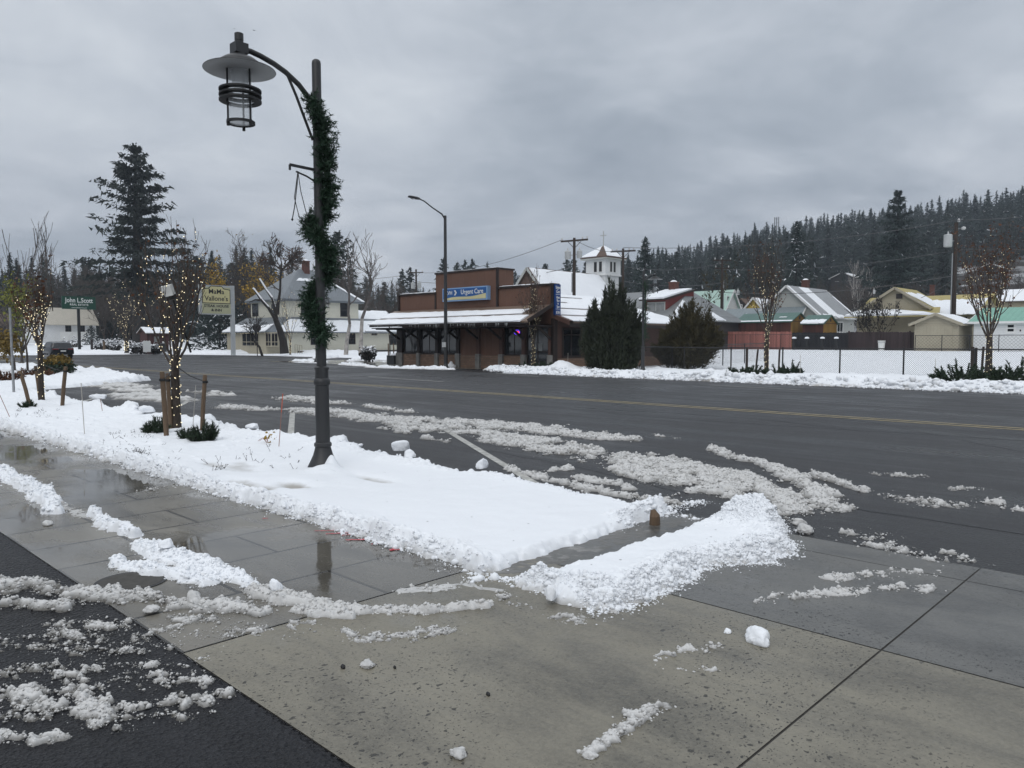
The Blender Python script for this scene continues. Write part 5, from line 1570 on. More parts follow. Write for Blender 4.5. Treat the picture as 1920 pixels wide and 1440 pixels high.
# ------------------------------------------------------------------ buildings
M['clinic_brown'] = siding('clinic_brown_siding', (.125, .062, .040), 'XY', .6, .01, .10, .7)
M['clinic_dark'] = siding('clinic_dark_boards', (.075, .036, .026), 'XY', .15, .01, .15, .7)
M['clinic_trim'] = pm('clinic_dark_trim', (.022, .014, .012), .2, 3, .6)
M['clinic_metal'] = siding('tan_metal_roof', (.165, .115, .085), 'X', .4, .03, .12, .5, True)
M['clinic_metal_side'] = siding('tan_metal_roof_side', (.165, .115, .085), 'Y', .4, .03, .12, .5, True)
M['sign_blue'] = pm('sign_blue', (.012, .085, .27), .05, 1, .4)
M['sign_blue_dark'] = pm('sign_blue_dark', (.006, .045, .19), .05, 1, .4)
M['sign_cream'] = pm('sign_cream', (.55, .50, .28), .05, 1, .5)
M['sign_white'] = pm('sign_white', (.70, .71, .70), .03, 1, .5)
M['sign_pale_blue'] = pm('sign_pale_blue', (.22, .36, .58), .05, 1, .4)
M['neon_red'] = emit('neon_red', (1.0, .06, .05), 1.6)
M['neon_blue'] = emit('neon_blue', (.10, .05, .9), .9)
M['inn_wall'] = siding('inn_cream_siding', (.56, .545, .46), 'Z', .2, .012, .05, .7)
M['inn_roof'] = siding('inn_grey_metal', (.150, .168, .185), 'XY', .45, .03, .08, .45, True)
M['grey_roof'] = siding('grey_metal_roof', (.26, .27, .28), 'Y', .5, .03, .10, .5, True)
M['grey_roof_x'] = siding('grey_metal_roof_x', (.19, .20, .205), 'X', .5, .03, .10, .5, True)
M['mint_roof'] = siding('mint_metal_roof', (.36, .50, .44), 'X', .5, .03, .08, .5, True)
M['green_roof'] = siding('green_metal_roof', (.055, .125, .105), 'X', .4, .03, .10, .5, True)
M['teal_roof'] = siding('teal_metal_roof', (.16, .36, .28), 'X', .5, .03, .08, .5, True)
M['blue_grey_roof'] = siding('blue_grey_metal_roof', (.20, .235, .25), 'X', .5, .03, .08, .5, True)
M['white_wall'] = siding('white_siding', (.68, .69, .69), 'Z', .2, .015, .05, .65)
M['grey_wall'] = siding('pale_grey_siding', (.40, .41, .39), 'Z', .2, .012, .05, .7)
M['tan_wall'] = siding('tan_siding', (.36, .325, .245), 'Z', .25, .015, .05, .7)
M['tan_boards'] = siding('tan_boards', (.36, .325, .245), 'XY', .3, .012, .08, .7)
M['yellow_wall'] = siding('yellow_siding', (.52, .38, .09), 'Z', .25, .015, .06, .7)
M['yellow_roof'] = pm('yellowish_roof', (.37, .31, .13), .15, .6, .75)
M['cream_roof'] = siding('cream_metal_roof', (.42, .39, .33), 'Y', .5, .02, .06, .55, True)
M['red_wall'] = pm('red_wall_paint', (.15, .032, .028), .15, 1, .75)
M['gold_wood'] = planks('golden_plywood', (.24, .135, .028), 'XY', .3, .22)
M['brown_wood'] = planks('stained_brown_wood', (.060, .020, .014), 'XY', .3, .45)
M['red_fence'] = planks('weathered_red_fence', (.27, .105, .085), 'XY', .15, .32)
M['dark_fence'] = planks('dark_purple_fence', (.035, .022, .023), 'XY', .15, .3)
M['black_fence'] = planks('black_fence', (.010, .010, .013), 'XY', .15, .3)
M['hut_red'] = planks('hut_red_boards', (.065, .022, .020), 'XY', .2, .35)
M['dark_shingle'] = pm('dark_shingle', (.11, .075, .06), .3, 6, .9, .5, 25, .02)
M['dark_wall'] = pm('dark_wall', (.035, .030, .030), .2, 1, .8)
M['curtain'] = pm('window_curtain', (.22, .23, .23), .2, 2, .5)


def brick_mat():
    m, nt, b = _new('herringbone_brick')
    co = coords(nt, 'Position')
    sx = nd(nt, 'ShaderNodeSeparateXYZ'); nt.links.new(co, sx.inputs[0])
    cx = nd(nt, 'ShaderNodeCombineXYZ'); nt.links.new(mth(nt, 'ADD', sx.outputs[0], sx.outputs[1]), cx.inputs[0]); nt.links.new(sx.outputs[2], cx.inputs[1])
    br = nd(nt, 'ShaderNodeTexBrick', offset=.5, inp={'Scale': 1.0, 'Mortar Size': .012, 'Brick Width': .3, 'Row Height': .12, 'Bias': 0.0})
    br.inputs['Color1'].default_value = (.16, .095, .060, 1); br.inputs['Color2'].default_value = (.23, .14, .095, 1); br.inputs['Mortar'].default_value = (.10, .085, .07, 1)
    nt.links.new(cx.outputs[0], br.inputs['Vector']); nt.links.new(br.outputs['Color'], b.inputs['Base Color'])
    b.inputs['Roughness'].default_value = .8
    return m


M['brick'] = brick_mat()


def window(parent, face, c, u0, u1, z0, z1, frame='trim_white', fw=.09, pane='glass', mull=(), trans=(), proud=.04):
    """face 'y-' (c is y, u is x) or 'x+' (c is x, u is y); a frame with its pane behind"""
    mb = MB()
    def bx(a, b, p, q, o0, o1):
        if face == 'y-': mb.box(a, b, c - o1, c - o0, p, q)
        else: mb.box(c + o0, c + o1, a, b, p, q)
    bx(u0 - fw, u0, z0 - fw, z1 + fw, -.01, proud); bx(u1, u1 + fw, z0 - fw, z1 + fw, -.01, proud)
    bx(u0, u1, z0 - fw, z0, -.01, proud + .01); bx(u0, u1, z1, z1 + fw, -.01, proud)
    for k in mull:
        x = u0 + (u1 - u0) * k; bx(x - fw * .35, x + fw * .35, z0, z1, -.01, proud - .005)
    for k in trans:
        z = z0 + (z1 - z0) * k; bx(u0, u1, z - fw * .3, z + fw * .3, -.01, proud - .008)
    w = mb.build('window', M[frame], parent)
    mb = MB(); bx2 = (u0, u1, z0, z1)
    if face == 'y-': mb.box(u0, u1, c - .012, c + .05, z0, z1)
    else: mb.box(c - .05, c + .012, u0, u1, z0, z1)
    mb.build('pane', M[pane], w)
    return w


def snow_patch(parent, corners, seed, th=.10, jit=.06, n=14, name='snow', m='rsnow', rim=None):
    """uneven snow lying on a sloping quad (corner order: top-left, top-right, bottom-right, bottom-left)"""
    R = random.Random(seed); a, b, c, d = [Vector(p) for p in corners]
    nrm = (b - a).cross(d - a).normalized()
    if nrm.z < 0: nrm = -nrm
    nu, nv = n, 5
    mb = MB(); V = []
    for layer in (0, 1):
        for i in range(nu + 1):
            for k in range(nv + 1):
                u, v = i / nu, k / nv
                e = (i in (0, nu)) or (k in (0, nv))
                ju = R.uniform(-jit, jit) if e and 0 < k < nv else 0
                jv = R.uniform(-jit, jit) if k in (0, nv) else 0
                if layer == 1: ju = jv = 0
                p = a.lerp(b, u).lerp(d.lerp(c, u), v)
                p = p + (b - a).normalized() * ju + (d - a).normalized() * jv
                V.append(p + nrm * ((th * (.55 if e else R.uniform(.85, 1.1))) if layer == 0 else .004))
    w = nv + 1; N = (nu + 1) * w; F = []
    for i in range(nu):
        for k in range(nv):
            q = i * w + k; F.append((q, q + 1, q + w + 1, q + w))
    rimv = [i * w for i in range(nu + 1)] + [nu * w + k for k in range(1, w)] + [i * w + nv for i in range(nu - 1, -1, -1)] + [k for k in range(nv - 1, 0, -1)]
    for q, r in zip(rimv, rimv[1:] + rimv[:1]): F.append((q, r, r + N, q + N))
    mb.add(V, F)
    return mb.build(name, M[m], parent, True)


class Gable:
    def __init__(s, name, label, x0, x1, y0, y1, zb, ze, zr, axis, wall, roof, ov=.45, cat='house', group=None, gable=None, trim=None, th=.12, parent=None):
        s.x0, s.x1, s.y0, s.y1, s.zb, s.ze, s.zr, s.axis, s.ov = x0, x1, y0, y1, zb, ze, zr, axis, ov
        t = s.t = parent or thing(name, label, cat, ((x0 + x1) / 2, (y0 + y1) / 2, zb), group)
        mb = MB()
        if axis == 'y':
            xm = (x0 + x1) / 2
            mb.prism([(x0, zb), (x1, zb), (x1, ze), (xm, zr), (x0, ze)], 'y', y0, y1)
        else:
            ym = (y0 + y1) / 2
            mb.prism([(y0, zb), (y1, zb), (y1, ze), (ym, zr), (y0, ze)], 'x', x0, x1)
        s.wall = mb.build('wall', M[wall], t)
        s.quads = {}
        k = (zr - ze) / ((x1 - x0) / 2 if axis == 'y' else (y1 - y0) / 2)
        up = th + .02
        rf = MB()
        if axis == 'y':
            xm = (x0 + x1) / 2; a, b = y0 - ov, y1 + ov
            s.quads['-'] = [(xm, b, zr + up), (xm, a, zr + up), (x0 - ov, a, ze - ov * k + up), (x0 - ov, b, ze - ov * k + up)]
            s.quads['+'] = [(xm, a, zr + up), (xm, b, zr + up), (x1 + ov, b, ze - ov * k + up), (x1 + ov, a, ze - ov * k + up)]
        else:
            ym = (y0 + y1) / 2; a, b = x0 - ov, x1 + ov
            s.quads['-'] = [(a, ym, zr + up), (b, ym, zr + up), (b, y0 - ov, ze - ov * k + up), (a, y0 - ov, ze - ov * k + up)]
            s.quads['+'] = [(b, ym, zr + up), (a, ym, zr + up), (a, y1 + ov, ze - ov * k + up), (b, y1 + ov, ze - ov * k + up)]
        for q in s.quads.values(): rf.slab(q, th)
        s.roof = rf.build('roof', M[roof], t)
        if trim:
            tb = MB()
            for q in s.quads.values():
                for (p, r) in ((q[0], q[3]), (q[1], q[2])):
                    out = .02 if ((axis == 'y' and p[1] > (y0 + y1) / 2) or (axis == 'x' and p[0] > (x0 + x1) / 2)) else -.02
                    o = Vector((0, out, -.10)) if axis == 'y' else Vector((out, 0, -.10))
                    tb.bar(Vector(p) + o, Vector(r) + o, .06, .24)
                tb.bar(Vector(q[3]) + Vector((0, 0, -.1)), Vector(q[2]) + Vector((0, 0, -.1)), .06, .2)
            tb.build('trim', M[trim], s.roof)

    def snow(s, side, u0, u1, v0, v1, seed, th=.12, jit=.1, n=14):
        a, b, c, d = [Vector(p) for p in s.quads[side]]
        f = lambda u, v: a.lerp(b, u).lerp(d.lerp(c, u), v)
        return snow_patch(s.roof, [f(u0, v0), f(u1, v0), f(u1, v1), f(u0, v1)], seed, th, jit, n)

    def win(s, face, pxa, pxb, pya, pyb, **kw):
        """a window seen between two columns and two rows of the photo"""
        if face == 'y-':
            u0, u1 = onY(pxa, s.y0), onY(pxb, s.y0); z1, z0 = zat((u0 + u1) / 2, s.y0, pya), zat((u0 + u1) / 2, s.y0, pyb)
            return window(s.t, face, s.y0, min(u0, u1), max(u0, u1), z0, z1, **kw)
        u0, u1 = onX(pxa, s.x1), onX(pxb, s.x1); z1, z0 = zat(s.x1, (u0 + u1) / 2, pya), zat(s.x1, (u0 + u1) / 2, pyb)
        return window(s.t, face, s.x1, min(u0, u1), max(u0, u1), z0, z1, **kw)


def chimney(parent, x, y, z0, z1, w=.5, m='brick_red', snow=True):
    mb = MB(); mb.box(x - w / 2, x + w / 2, y - w / 2, y + w / 2, z0, z1); mb.box(x - w / 2 - .06, x + w / 2 + .06, y - w / 2 - .06, y + w / 2 + .06, z1, z1 + .12)
    c = mb.build('chimney', M[m], parent)
    if snow: MB().lathe([(w * .5, 0), (w * .42, .12), (w * .2, .2), (0, .22)], (x, y, z1 + .12), 8).build('snow', M['rsnow'], c, True)
    return c


# ---- the brown clinic
CY = 33.0; CX0 = onY(749, CY); CX1 = -28.66
clinic = thing('clinic', 'brown single storey clinic with stepped parapet and blue signs across the street', 'building', ((CX0 + CX1) / 2, CY, 0))
C = clinic
mb = MB(); mb.box(CX0 + .02, CX1, CY + .25, 45.0, 0, 2.75); mb.build('wall', M['clinic_dark'], C)
# parapet in three steps
xa, xb = onY(819, CY), onY(934, CY)
zl_, zc_, zr_ = zat(CX0 + 2, CY, 553), zat((xa + xb) / 2, CY, 510), zat((xb + CX1) / 2, CY, 538)
for (x0, x1, zt, y1, dz) in ((CX0, xa, zl_, CY + .45, 0), (xa, xb, zc_, CY + 1.35, .0), (xb, CX1, zr_, CY + .45, 0)):
    p = MB().box(x0 + .002, x1 - .002, CY - (.06 if zt == zc_ else 0), y1, 2.6, zt).build('parapet', M['clinic_brown'], C)
    MB().box(x0 - .06, x1 + .06, CY - .12, y1 + .06, zt, zt + .10).build('coping', M['clinic_trim'], p)
    snow_patch(p, [(x0 + .1, y1, zt + .10), (x1 - .1, y1, zt + .10), (x1 - .1, CY, zt + .10), (x0 + .1, CY, zt + .10)], 3, .06, .03, 20)
    MB().box(x1 - .09, x1 + .05, CY - .10, CY + .02, 3.5, zt).build('corner_trim', M['clinic_trim'], p)
MB().box(CX0 - .05, CX0 + .12, CY - .10, CY + .4, 2.6, zl_).build('corner_trim', M['clinic_trim'], C)
# awning
AX0, AX1, AYE, AZE, AZT = CX0 - .35, CX1 + .15, CY - 2.25, 2.72, 3.68
AT = lambda x, v: (x, CY - .13 + (AYE - CY + .13) * v, AZT + (AZE - AZT) * v)
aw = MB().slab([AT(AX0, 0), AT(AX1, 0), AT(AX1, 1), AT(AX0, 1)], .10).build('awning', M['clinic_metal'], C)
snow_patch(aw, [AT(AX0 + .1, .20), AT(AX1 - 1.3, .28), AT(AX1 - 1.3, .57), AT(AX0 + .1, .59)], 5, .10, .05, 30)
snow_patch(aw, [AT(AX0, .72), AT(AX1 - .5, .69), AT(AX1 - .5, 1.05), AT(AX0, 1.05)], 6, .14, .05, 40)
fr = MB(); fr.box(AX0 + .02, AX1 - .02, AYE - .03, AYE + .05, AZE - .17, AZE - .09); fr.bar(AT(AX1, .0), AT(AX1, 1), .05, .2); fr.build('fascia', M['clinic_trim'], aw)
MB().box(AX0 + .1, AX1 - .1, AYE + .1, CY, 2.44, 2.50).build('soffit', M['clinic_trim'], aw)
ic = MB(); R = random.Random(2)
for k in range(46):
    x = R.uniform(AX0 + .2, AX1 - 1); ic.lathe([(.018, 0), (.012, -.08), (0, -R.uniform(.12, .26))], (x, AYE - .05, AZE - .08), 5)
tag(ic.build('icicle', M['can_grey'], aw, fix=False), kind='stuff')
posts = [(745, 755), (783, 787), (817, 822), (856, 862), (894, 900), (937, 943), (979, 985), (1029, 1037)]
PX = []
for a, b in posts:
    x0, x1 = onY(a, CY), onY(b, CY); PX.append((x0, x1))
    p = MB().box(x0, x1, CY - .06, CY + .2, .8, 2.5).build('pilaster', M['clinic_trim' if a < 860 else 'clinic_dark'], C)
    MB().box(x0 - .04, x1 + .04, CY - .12, CY + .2, 0, .82).build('plinth', M['kerb'], p)
    xm = (x0 + x1) / 2
    MB().bar((xm, CY - .05, 1.75), (xm, CY - 1.15, 2.42), .10, .12).bar((xm, CY - .03, 2.42), (xm, AYE + .25, 2.42), .10, .10).build('bracket', M['clinic_trim'], p)
for k in range(7):
    x0, x1 = PX[k][1], PX[k + 1][0]
    if k != 6: MB().box(x0 + .02, x1 - .02, CY + .02, CY + .22, 0, .74).build('brick_base', M['brick'], C)
    if k in (0, 1, 2, 5):
        window(C, 'y-', CY + .12, x0 + .12, x1 - .12, .84, 2.40, frame='clinic_trim', fw=.08, mull=(.55,), trans=(), proud=.03)
    elif k == 6:
        d = window(C, 'y-', CY + .12, x0 + .12, x1 - .15, .12, 2.40, frame='clinic_trim', fw=.09, mull=(.5,), trans=(.38,), proud=.03)
        d.name = 'door'
    else:
        MB().box(x0, x1, CY + .06, CY + .24, .74, 2.44).build('wall_panel', M['clinic_brown'], C)
for k, (x, z, w) in enumerate(((PX[6][1] + .45, 1.15, .35), (PX[6][1] + .95, 1.05, .3))):
    MB().box(x, x + w, CY + .085, CY + .10, z, z + .42).build('poster', M['curtain'], C)
# neon sign
nx = onY(970, CY + .05); nz = zat(nx, CY, 623)
ns = MB(); ns.box(nx - .24, nx + .24, CY + .04, CY + .07, nz - .14, nz + .15); o = ns.build('neon_sign', M['black_paint'], C)
fr = MB()
for k in range(24):
    a, b = 2 * PI * k / 24, 2 * PI * (k + 1) / 24
    fr.tube([(nx + .22 * math.cos(a), CY + .02, nz + .13 * math.sin(a)), (nx + .22 * math.cos(b), CY + .02, nz + .13 * math.sin(b))], .022, 5, 0, False)
fr.build('neon_tube', M['neon_blue'], o)
text('OPEN', .15, M['neon_red'], o, (nx, CY + .02, nz), FRONT, 'lettering', .008)
# side wing roof: slope falls to +X
RX0, RX1, RZE, RZR, RY0, RY1 = -33.6, -27.45, 2.72, 4.72, CY + .05, 46.2
RT = lambda y, v: (RX0 + (RX1 - RX0) * v, y, RZR + (RZE - RZR) * v)
mb = MB()
mb.slab([RT(RY0, 0), RT(RY1 - 3.2, 0), RT(RY1, 1), RT(RY0, 1)], .12)
mb.slab([(RX0 - 6, RY0, RZE), (RX0 - 6, RY1, RZE), (RX0, RY1 - 3.2, RZR), (RX0, RY0, RZR)], .12)
mb.slab([(RX0, RY1 - 3.2, RZR), (RX0 - 6, RY1, RZE), (RX1, RY1, RZE)], .12)
rf = mb.build('roof', M['clinic_metal_side'], C)
def edge(v): return RY1 - 3.2 * (1 - v)
vb = [0.03, .15, .36, .59, .83, 1.02]
R = random.Random(6)
for i in range(5):
    v0, v1 = vb[i] + .008, vb[i + 1] - .008
    g0 = .0 if i == 0 else .022
    snow_patch(rf, [RT(RY0 + .25, v0 + g0), RT(edge(v0) - .1, v0 + g0), RT(edge(v1) - .1, v1 - .008), RT(RY0 + .25, v1 - .008)], 20 + i, .10, .03, 40)
    if i:   # bridges where the snow closes over the guard bar
        for (ya, yb) in ((.30 + .05 * i, .36 + .08 * i % .2 + .05 * i), (.72, 1.0)):
            a, b = RY0 + (edge(v0) - RY0) * ya, RY0 + (edge(v0) - RY0) * yb
            snow_patch(rf, [RT(a, v0 - .03), RT(b, v0 - .03), RT(b, v0 + .05), RT(a, v0 + .05)], 40 + i * 3, .09, .05, 8)
MB().box(RX1 - .08, RX1 + .03, RY0, RY1, RZE - .3, RZE - .10).build('fascia', M['clinic_trim'], rf)
MB().slab([(CX1, CY + .02, RZE + .42), (RX1, CY + .02, RZE + .03), (RX1, CY + .35, RZE + .03), (CX1, CY + .35, RZE + .42)], .25).build('barge_board', M['clinic_dark'], rf)
ya, yb = onX(1056, CX1), onX(1086, CX1)
w = window(C, 'x+', CX1, ya, yb, zat(CX1, ya, 667), zat(CX1, ya, 618), frame='clinic_trim', fw=.12, mull=(.48,), trans=(.80,), pane='curtain_glass' if 'curtain_glass' in M else 'glass', proud=.05)
MB().box(CX1, CX1 + .06, CY + .25, 45, 0, .62).build('brick_base', M['brick'], C)
MB().box(CX1 - .1, CX1 + .12, CY - .06, CY + .26, 0, 2.9).build('corner_post', M['clinic_trim'], C)
# signs
SXa, SXb = onY(831, CY - .3), onY(914.5, CY - .3); SZ0, SZ1 = zat(SXa, CY - .3, 566), zat(SXa, CY - .3, 541.5)
sg = MB().box(SXa, SXb, CY - .34, CY - .061, SZ0, SZ1).build('sign_board', M['sign_pale_blue'], C)
MB().box(SXa + .08, SXb - .08, CY - .352, CY - .34, SZ0 + .07, SZ1 - .07).build('sign_face', M['sign_blue'], sg)
sw = MB(); pts = []
W_ = SXb - SXa
for k in range(21):
    u = k / 20; pts.append((SXa + .1 + (W_ - .2) * u, SZ0 + .08 + .05 + .24 * (u ** .8) + .05 * math.sin(u * 7)))
sw.prism([(SXa + .1, SZ0 + .08), (SXb - .1, SZ0 + .08)] + pts[::-1], 'y', CY - .360, CY - .352)
sw.build('sign_swoosh', M['sign_cream'], sg)
hz = SZ1 - SZ0
text('Urgent Care', hz * .50, M['sign_white'], sg, (SXa + W_ * .675, CY - .362, SZ0 + hz * .64), FRONT, 'lettering', .004, sx=.95)
text('KVH', hz * .40, M['sign_white'], sg, (SXa + W_ * .155, CY - .362, SZ0 + hz * .62), FRONT, 'lettering', .004)
lg = MB(); lx = SXa + W_ * .30; lz = SZ0 + hz * .62; q = hz * .19
for (m0, dx) in ((0, 0), (0, .5 * q)):
    lg.bar((lx + dx - q * .5, CY - .366, lz + q), (lx + dx + q * .35, CY - .366, lz), .012, q * .28, m0); lg.bar((lx + dx + q * .35, CY - .366, lz), (lx + dx - q * .5, CY - .366, lz - q), .012, q * .28, m0)
lg.build('emblem', M['sign_white'], sg)
# tall blue sign on the side
by0, by1 = CY + .02, onX(1050, CX1 + .12); bz1, bz0 = zat(CX1, by0, 533), zat(CX1, by0, 593)
bs = MB().box(CX1 + .002, CX1 + .16, by0, by1, bz0, bz1).build('sign_board', M['sign_blue_dark'], C)
bm_ = (by0 + by1) / 2; bh = bz1 - bz0
for (s_, f_, sz) in (('Urgent', .90, .24), ('Care', .77, .24), ('Open', .59, .20), ('9a.m', .49, .20), ('to', .40, .18), ('7p.m', .30, .20), ('KVH', .11, .26)):
    text(s_, sz, M['sign_white'], bs, (CX1 + .166, bm_, bz0 + bh * f_), SIDE, 'lettering', .004, sx=.62)
for f_ in (.68, .22): MB().box(CX1 + .16, CX1 + .165, by0 + .04, by1 - .04, bz0 + bh * f_, bz0 + bh * f_ + .02).build('sign_line', M['sign_white'], bs)

# ---- the pale inn
ix, iy = dp(535, 95)
inn = thing('inn', 'two storey cream clapboard inn with grey metal hip roof behind the lamp post', 'building', (ix - 4, iy + 8, 0))
I = inn
zu0, zu1, zap = zat(ix, iy, 594), zat(ix, iy, 560), 11.0
IY1 = iy + 10.8; IX0 = ix - 8.6
MB().box(IX0, ix, iy, IY1, zu0 - 2, zu1 + .1).build('upper_wall', M['inn_wall'], I)
LXr = ix + .8
MB().box(IX0 - 1, LXr, iy - .2, iy + 17.3, -.3, zat(LXr, iy, 621)).build('lower_wall', M['inn_wall'], I)


def hip(x0, x1, y0, y1, ze, zr, ov, mat, parent, ins=None, th=.1):
    x0 -= ov; x1 += ov; y0 -= ov; y1 += ov
    xm = (x0 + x1) / 2; ins = ins or (x1 - x0) / 2
    a, b = (xm, y0 + ins, zr), (xm, y1 - ins, zr)
    mb = MB()
    mb.slab([(x1, y0, ze), (x1, y1, ze), b, a], th); mb.slab([(x0, y1, ze), (x0, y0, ze), a, b], th)
    mb.slab([(x0, y0, ze), (x1, y0, ze), a], th); mb.slab([(x1, y1, ze), (x0, y1, ze), b], th)
    return mb.build('roof', M[mat], parent), a, b, (x0, x1, y0, y1)


rf, ra, rb, ex = hip(IX0, ix, iy, IY1, zu1, zap, .6, 'inn_roof', I, 5.0)
MB().box(ex[0] + .05, ex[1] - .05, ex[2] + .05, ex[3] - .05, zu1 - .25, zu1 - .11).build('soffit', M['inn_roof'], rf)
chimney(rf, ra[0] + .3, ra[1] + 1.0, zap - .8, zap + 1.0, .75)
q = lambda u, v: tuple(Vector(ra).lerp(Vector(rb), u).lerp(Vector((ex[1], ex[2], zu1)).lerp(Vector((ex[1], ex[3], zu1)), u), v))
snow_patch(rf, [q(.15, .32), q(.7, .30), q(.75, .38), q(.1, .40)], 3, .08, .15, 10)
snow_patch(rf, [q(.93, .35), q(1.0, .35), q(1.0, 1.0), q(.96, 1.0)], 4, .12, .1, 4)
# lean-to roofs round the lower storey
zle = zat(LXr, iy, 620)
pe = MB()
pe.slab([(ix, iy - .2, zu0), (ix, iy + 17.6, zu0), (LXr + .6, iy + 17.6, zle - .15), (LXr + .6, iy - 3.2, zle - .15), (ix - .0, iy - .2, zu0)], .1)
pe.slab([(IX0 - 1.3, iy - 3.4, zle - .15), (LXr + .6, iy - 3.4, zle - .15), (ix, iy - .02, zu0), (IX0 - 1.3, iy - .02, zu0)], .1)
po = pe.build('porch_roof', M['inn_roof'], I)
snow_patch(po, [(ix + .1, iy + .5, zu0 - .3), (ix + .1, iy + 17.4, zu0 - .3), (LXr + .6, iy + 17.4, zle - .13), (LXr + .6, iy - 2.0, zle - .13)], 7, .16, .15, 30)
snow_patch(po, [(IX0 - 1.1, iy - 1.9, zle + .75), (IX0 + 4.2, iy - 1.9, zle + .75), (IX0 + 5.5, iy - 3.4, zle - .13), (IX0 - 1.3, iy - 3.4, zle - .13)], 8, .16, .2, 16)
snow_patch(po, [(IX0 + 6.3, iy - 2.4, zle + .45), (LXr - .5, iy - 1.6, zle + .8), (LXr + .4, iy - 3.4, zle - .13), (IX0 + 5.8, iy - 3.4, zle - .13)], 9, .16, .15, 12)
# rear wing roof
zw = zat(ix, IY1 + 3, 582)
mb = MB(); mb.slab([(ix - 3.2, IY1 + .05, zw), (ix - 3.2, iy + 17.8, zw), (LXr + .7, iy + 17.8, zle), (LXr + .7, IY1 + .05, zle)], .1)
rw = mb.build('rear_roof', M['inn_roof'], I)
snow_patch(rw, [(ix - 3.1, IY1 + .1, zw), (ix - 3.1, iy + 17.7, zw), (LXr + .7, iy + 17.7, zle), (LXr + .7, IY1 + .1, zle)], 11, .18, .1, 16)
def iwin(face, c, a, b, ya_, yb_, **kw):
    if face == 'y-': u0, u1 = onY(a, c), onY(b, c); z1, z0 = zat(u0, c, ya_), zat(u0, c, yb_)
    else: u0, u1 = onX(a, c), onX(b, c); z1, z0 = zat(c, u0, ya_), zat(c, u0, yb_)
    return window(I, face, c, u0, u1, z0, z1, **kw)
iwin('y-', iy, 475, 485, 571, 592, frame='dark_wall', fw=.1, mull=(.5,), trans=(.5,))
iwin('y-', iy, 511, 519, 572, 592, frame='dark_wall', fw=.1, trans=(.5,))
iwin('x+', ix, 566.5, 579, 569, 589, fw=.12, frame='dark_wall', trans=(.5,))
iwin('x+', ix, 640, 651, 570, 592, fw=.12, frame='dark_wall', trans=(.5,))
for a, b, p, r_ in ((584, 599, 623, 645), (651, 665, 623, 644), (698, 706, 620, 627), (732, 742, 623, 645)):
    iwin('x+', LXr, a, b, p, r_, fw=.12, frame='blue_trim' if 'blue_trim' in M else 'dark_wall', mull=(.5,), trans=(.45,))
# porch: glazed front under the lean-to
PYf = iy - 2.9
pp = MB().box(IX0 - .9, LXr - .1, PYf, iy - .25, -.3, zle - .35).build('porch', M['tan_boards'], I)
for a, b in ((455, 470), (471, 485), (499, 508), (510, 521)):
    u0, u1 = onY(a, PYf), onY(b, PYf); window(pp, 'y-', PYf, u0, u1, zat(u0, PYf, 648), zat(u0, PYf, 625), frame='tan_boards', fw=.12, mull=(.5,), trans=(.3,))
rl = MB(); r0 = onp(553, 646, 89); r1 = onp(566, 648, 89)
for k in range(4):
    p = r0.lerp(r1, k / 3); rl.bar((p.x, p.y, .2), p, .06, .06)
rl.bar(r0, r1, .08, .06); rl.build('stair_rail', M['tan_wall'], I)
st = thing('string_lights', 'warm string lights along the eaves of the pale inn', 'string lights', (LXr + .7, iy, zle), 'strings of lights wound round trees')
ev = [(IX0 - 1.2, iy - 3.5, zle - .32), (LXr + .62, iy - 3.5, zle - .32), (LXr + .72, iy + 16.5, zle - .32)]
bp = []
for a, b in zip(ev, ev[1:]):
    n = int((Vector(b) - Vector(a)).length / .42)
    bp += [tuple(Vector(a).lerp(Vector(b), k / n)) for k in range(n)]
MB().tube(ev, .015, 4).build('cord', M['wire'], st)
V, F = bulbs(bp, .028); np_mesh('bulb', V, F, M['bulb'], st)
MB().box(LXr + .3, LXr + .5, iy + 1, iy + 19, -.1, .42).build('skirting', M['dark_wall'], I)

# ---- church
gx, gy = dp(991.6, 78); gzr = zat(gx, gy, 504)
ch = Gable('church', 'church with snow covered steep roof and square white bell tower behind the clinic', gx - 4.9, gx + 4.9, gy, onX(1119, gx), 1.0, gzr - 5.6, gzr, 'y', 'dark_shingle', 'dark_shingle', .35, 'church', trim='green_trim' if 'green_trim' in M else 'grey_wall')
ch.snow('+', .02, .985, .02, 1, 3, .18, .06, 20); ch.snow('-', .02, .98, .02, 1, 4, .18, .06, 10)
TY0 = ch.y1 + .25; TX1 = onY(1134, TY0); TX0 = TX1 - 2.45; TY1 = TY0 + 2.5
tz = lambda py: zat(TX1, TY0, py)
MB().box(TX0, TX1, TY0, TY1, 1, tz(515)).build('tower', M['white_wall'], ch.t)
bf = MB().box(TX0 - .15, TX1 + .15, TY0 - .15, TY1 + .15, tz(515), tz(481)).build('belfry', M['white_wall'], ch.t)
MB().box(TX0 - .22, TX1 + .22, TY0 - .22, TY1 + .22, tz(516), tz(513.5)).build('moulding', M['trim_white'], bf)
cxm, cym = (TX0 + TX1) / 2, (TY0 + TY1) / 2
ea = tz(480.5); ap = tz(457); o_ = .62
E_ = [(TX0 - o_, TY0 - o_, ea), (TX1 + o_, TY0 - o_, ea), (TX1 + o_, TY1 + o_, ea), (TX0 - o_, TY1 + o_, ea)]
mb = MB()
for k in range(4): mb.slab([E_[k], E_[(k + 1) % 4], (cxm, cym, ap)], .14)
sr = mb.build('spire_roof', M['dark_shingle'], bf)
MB().box(TX0 - o_ + .02, TX1 + o_ - .02, TY0 - o_ + .02, TY1 + o_ - .02, ea - .28, ea - .15).build('eave', M['grey_wall'], sr)
A_ = Vector((cxm, cym, ap))
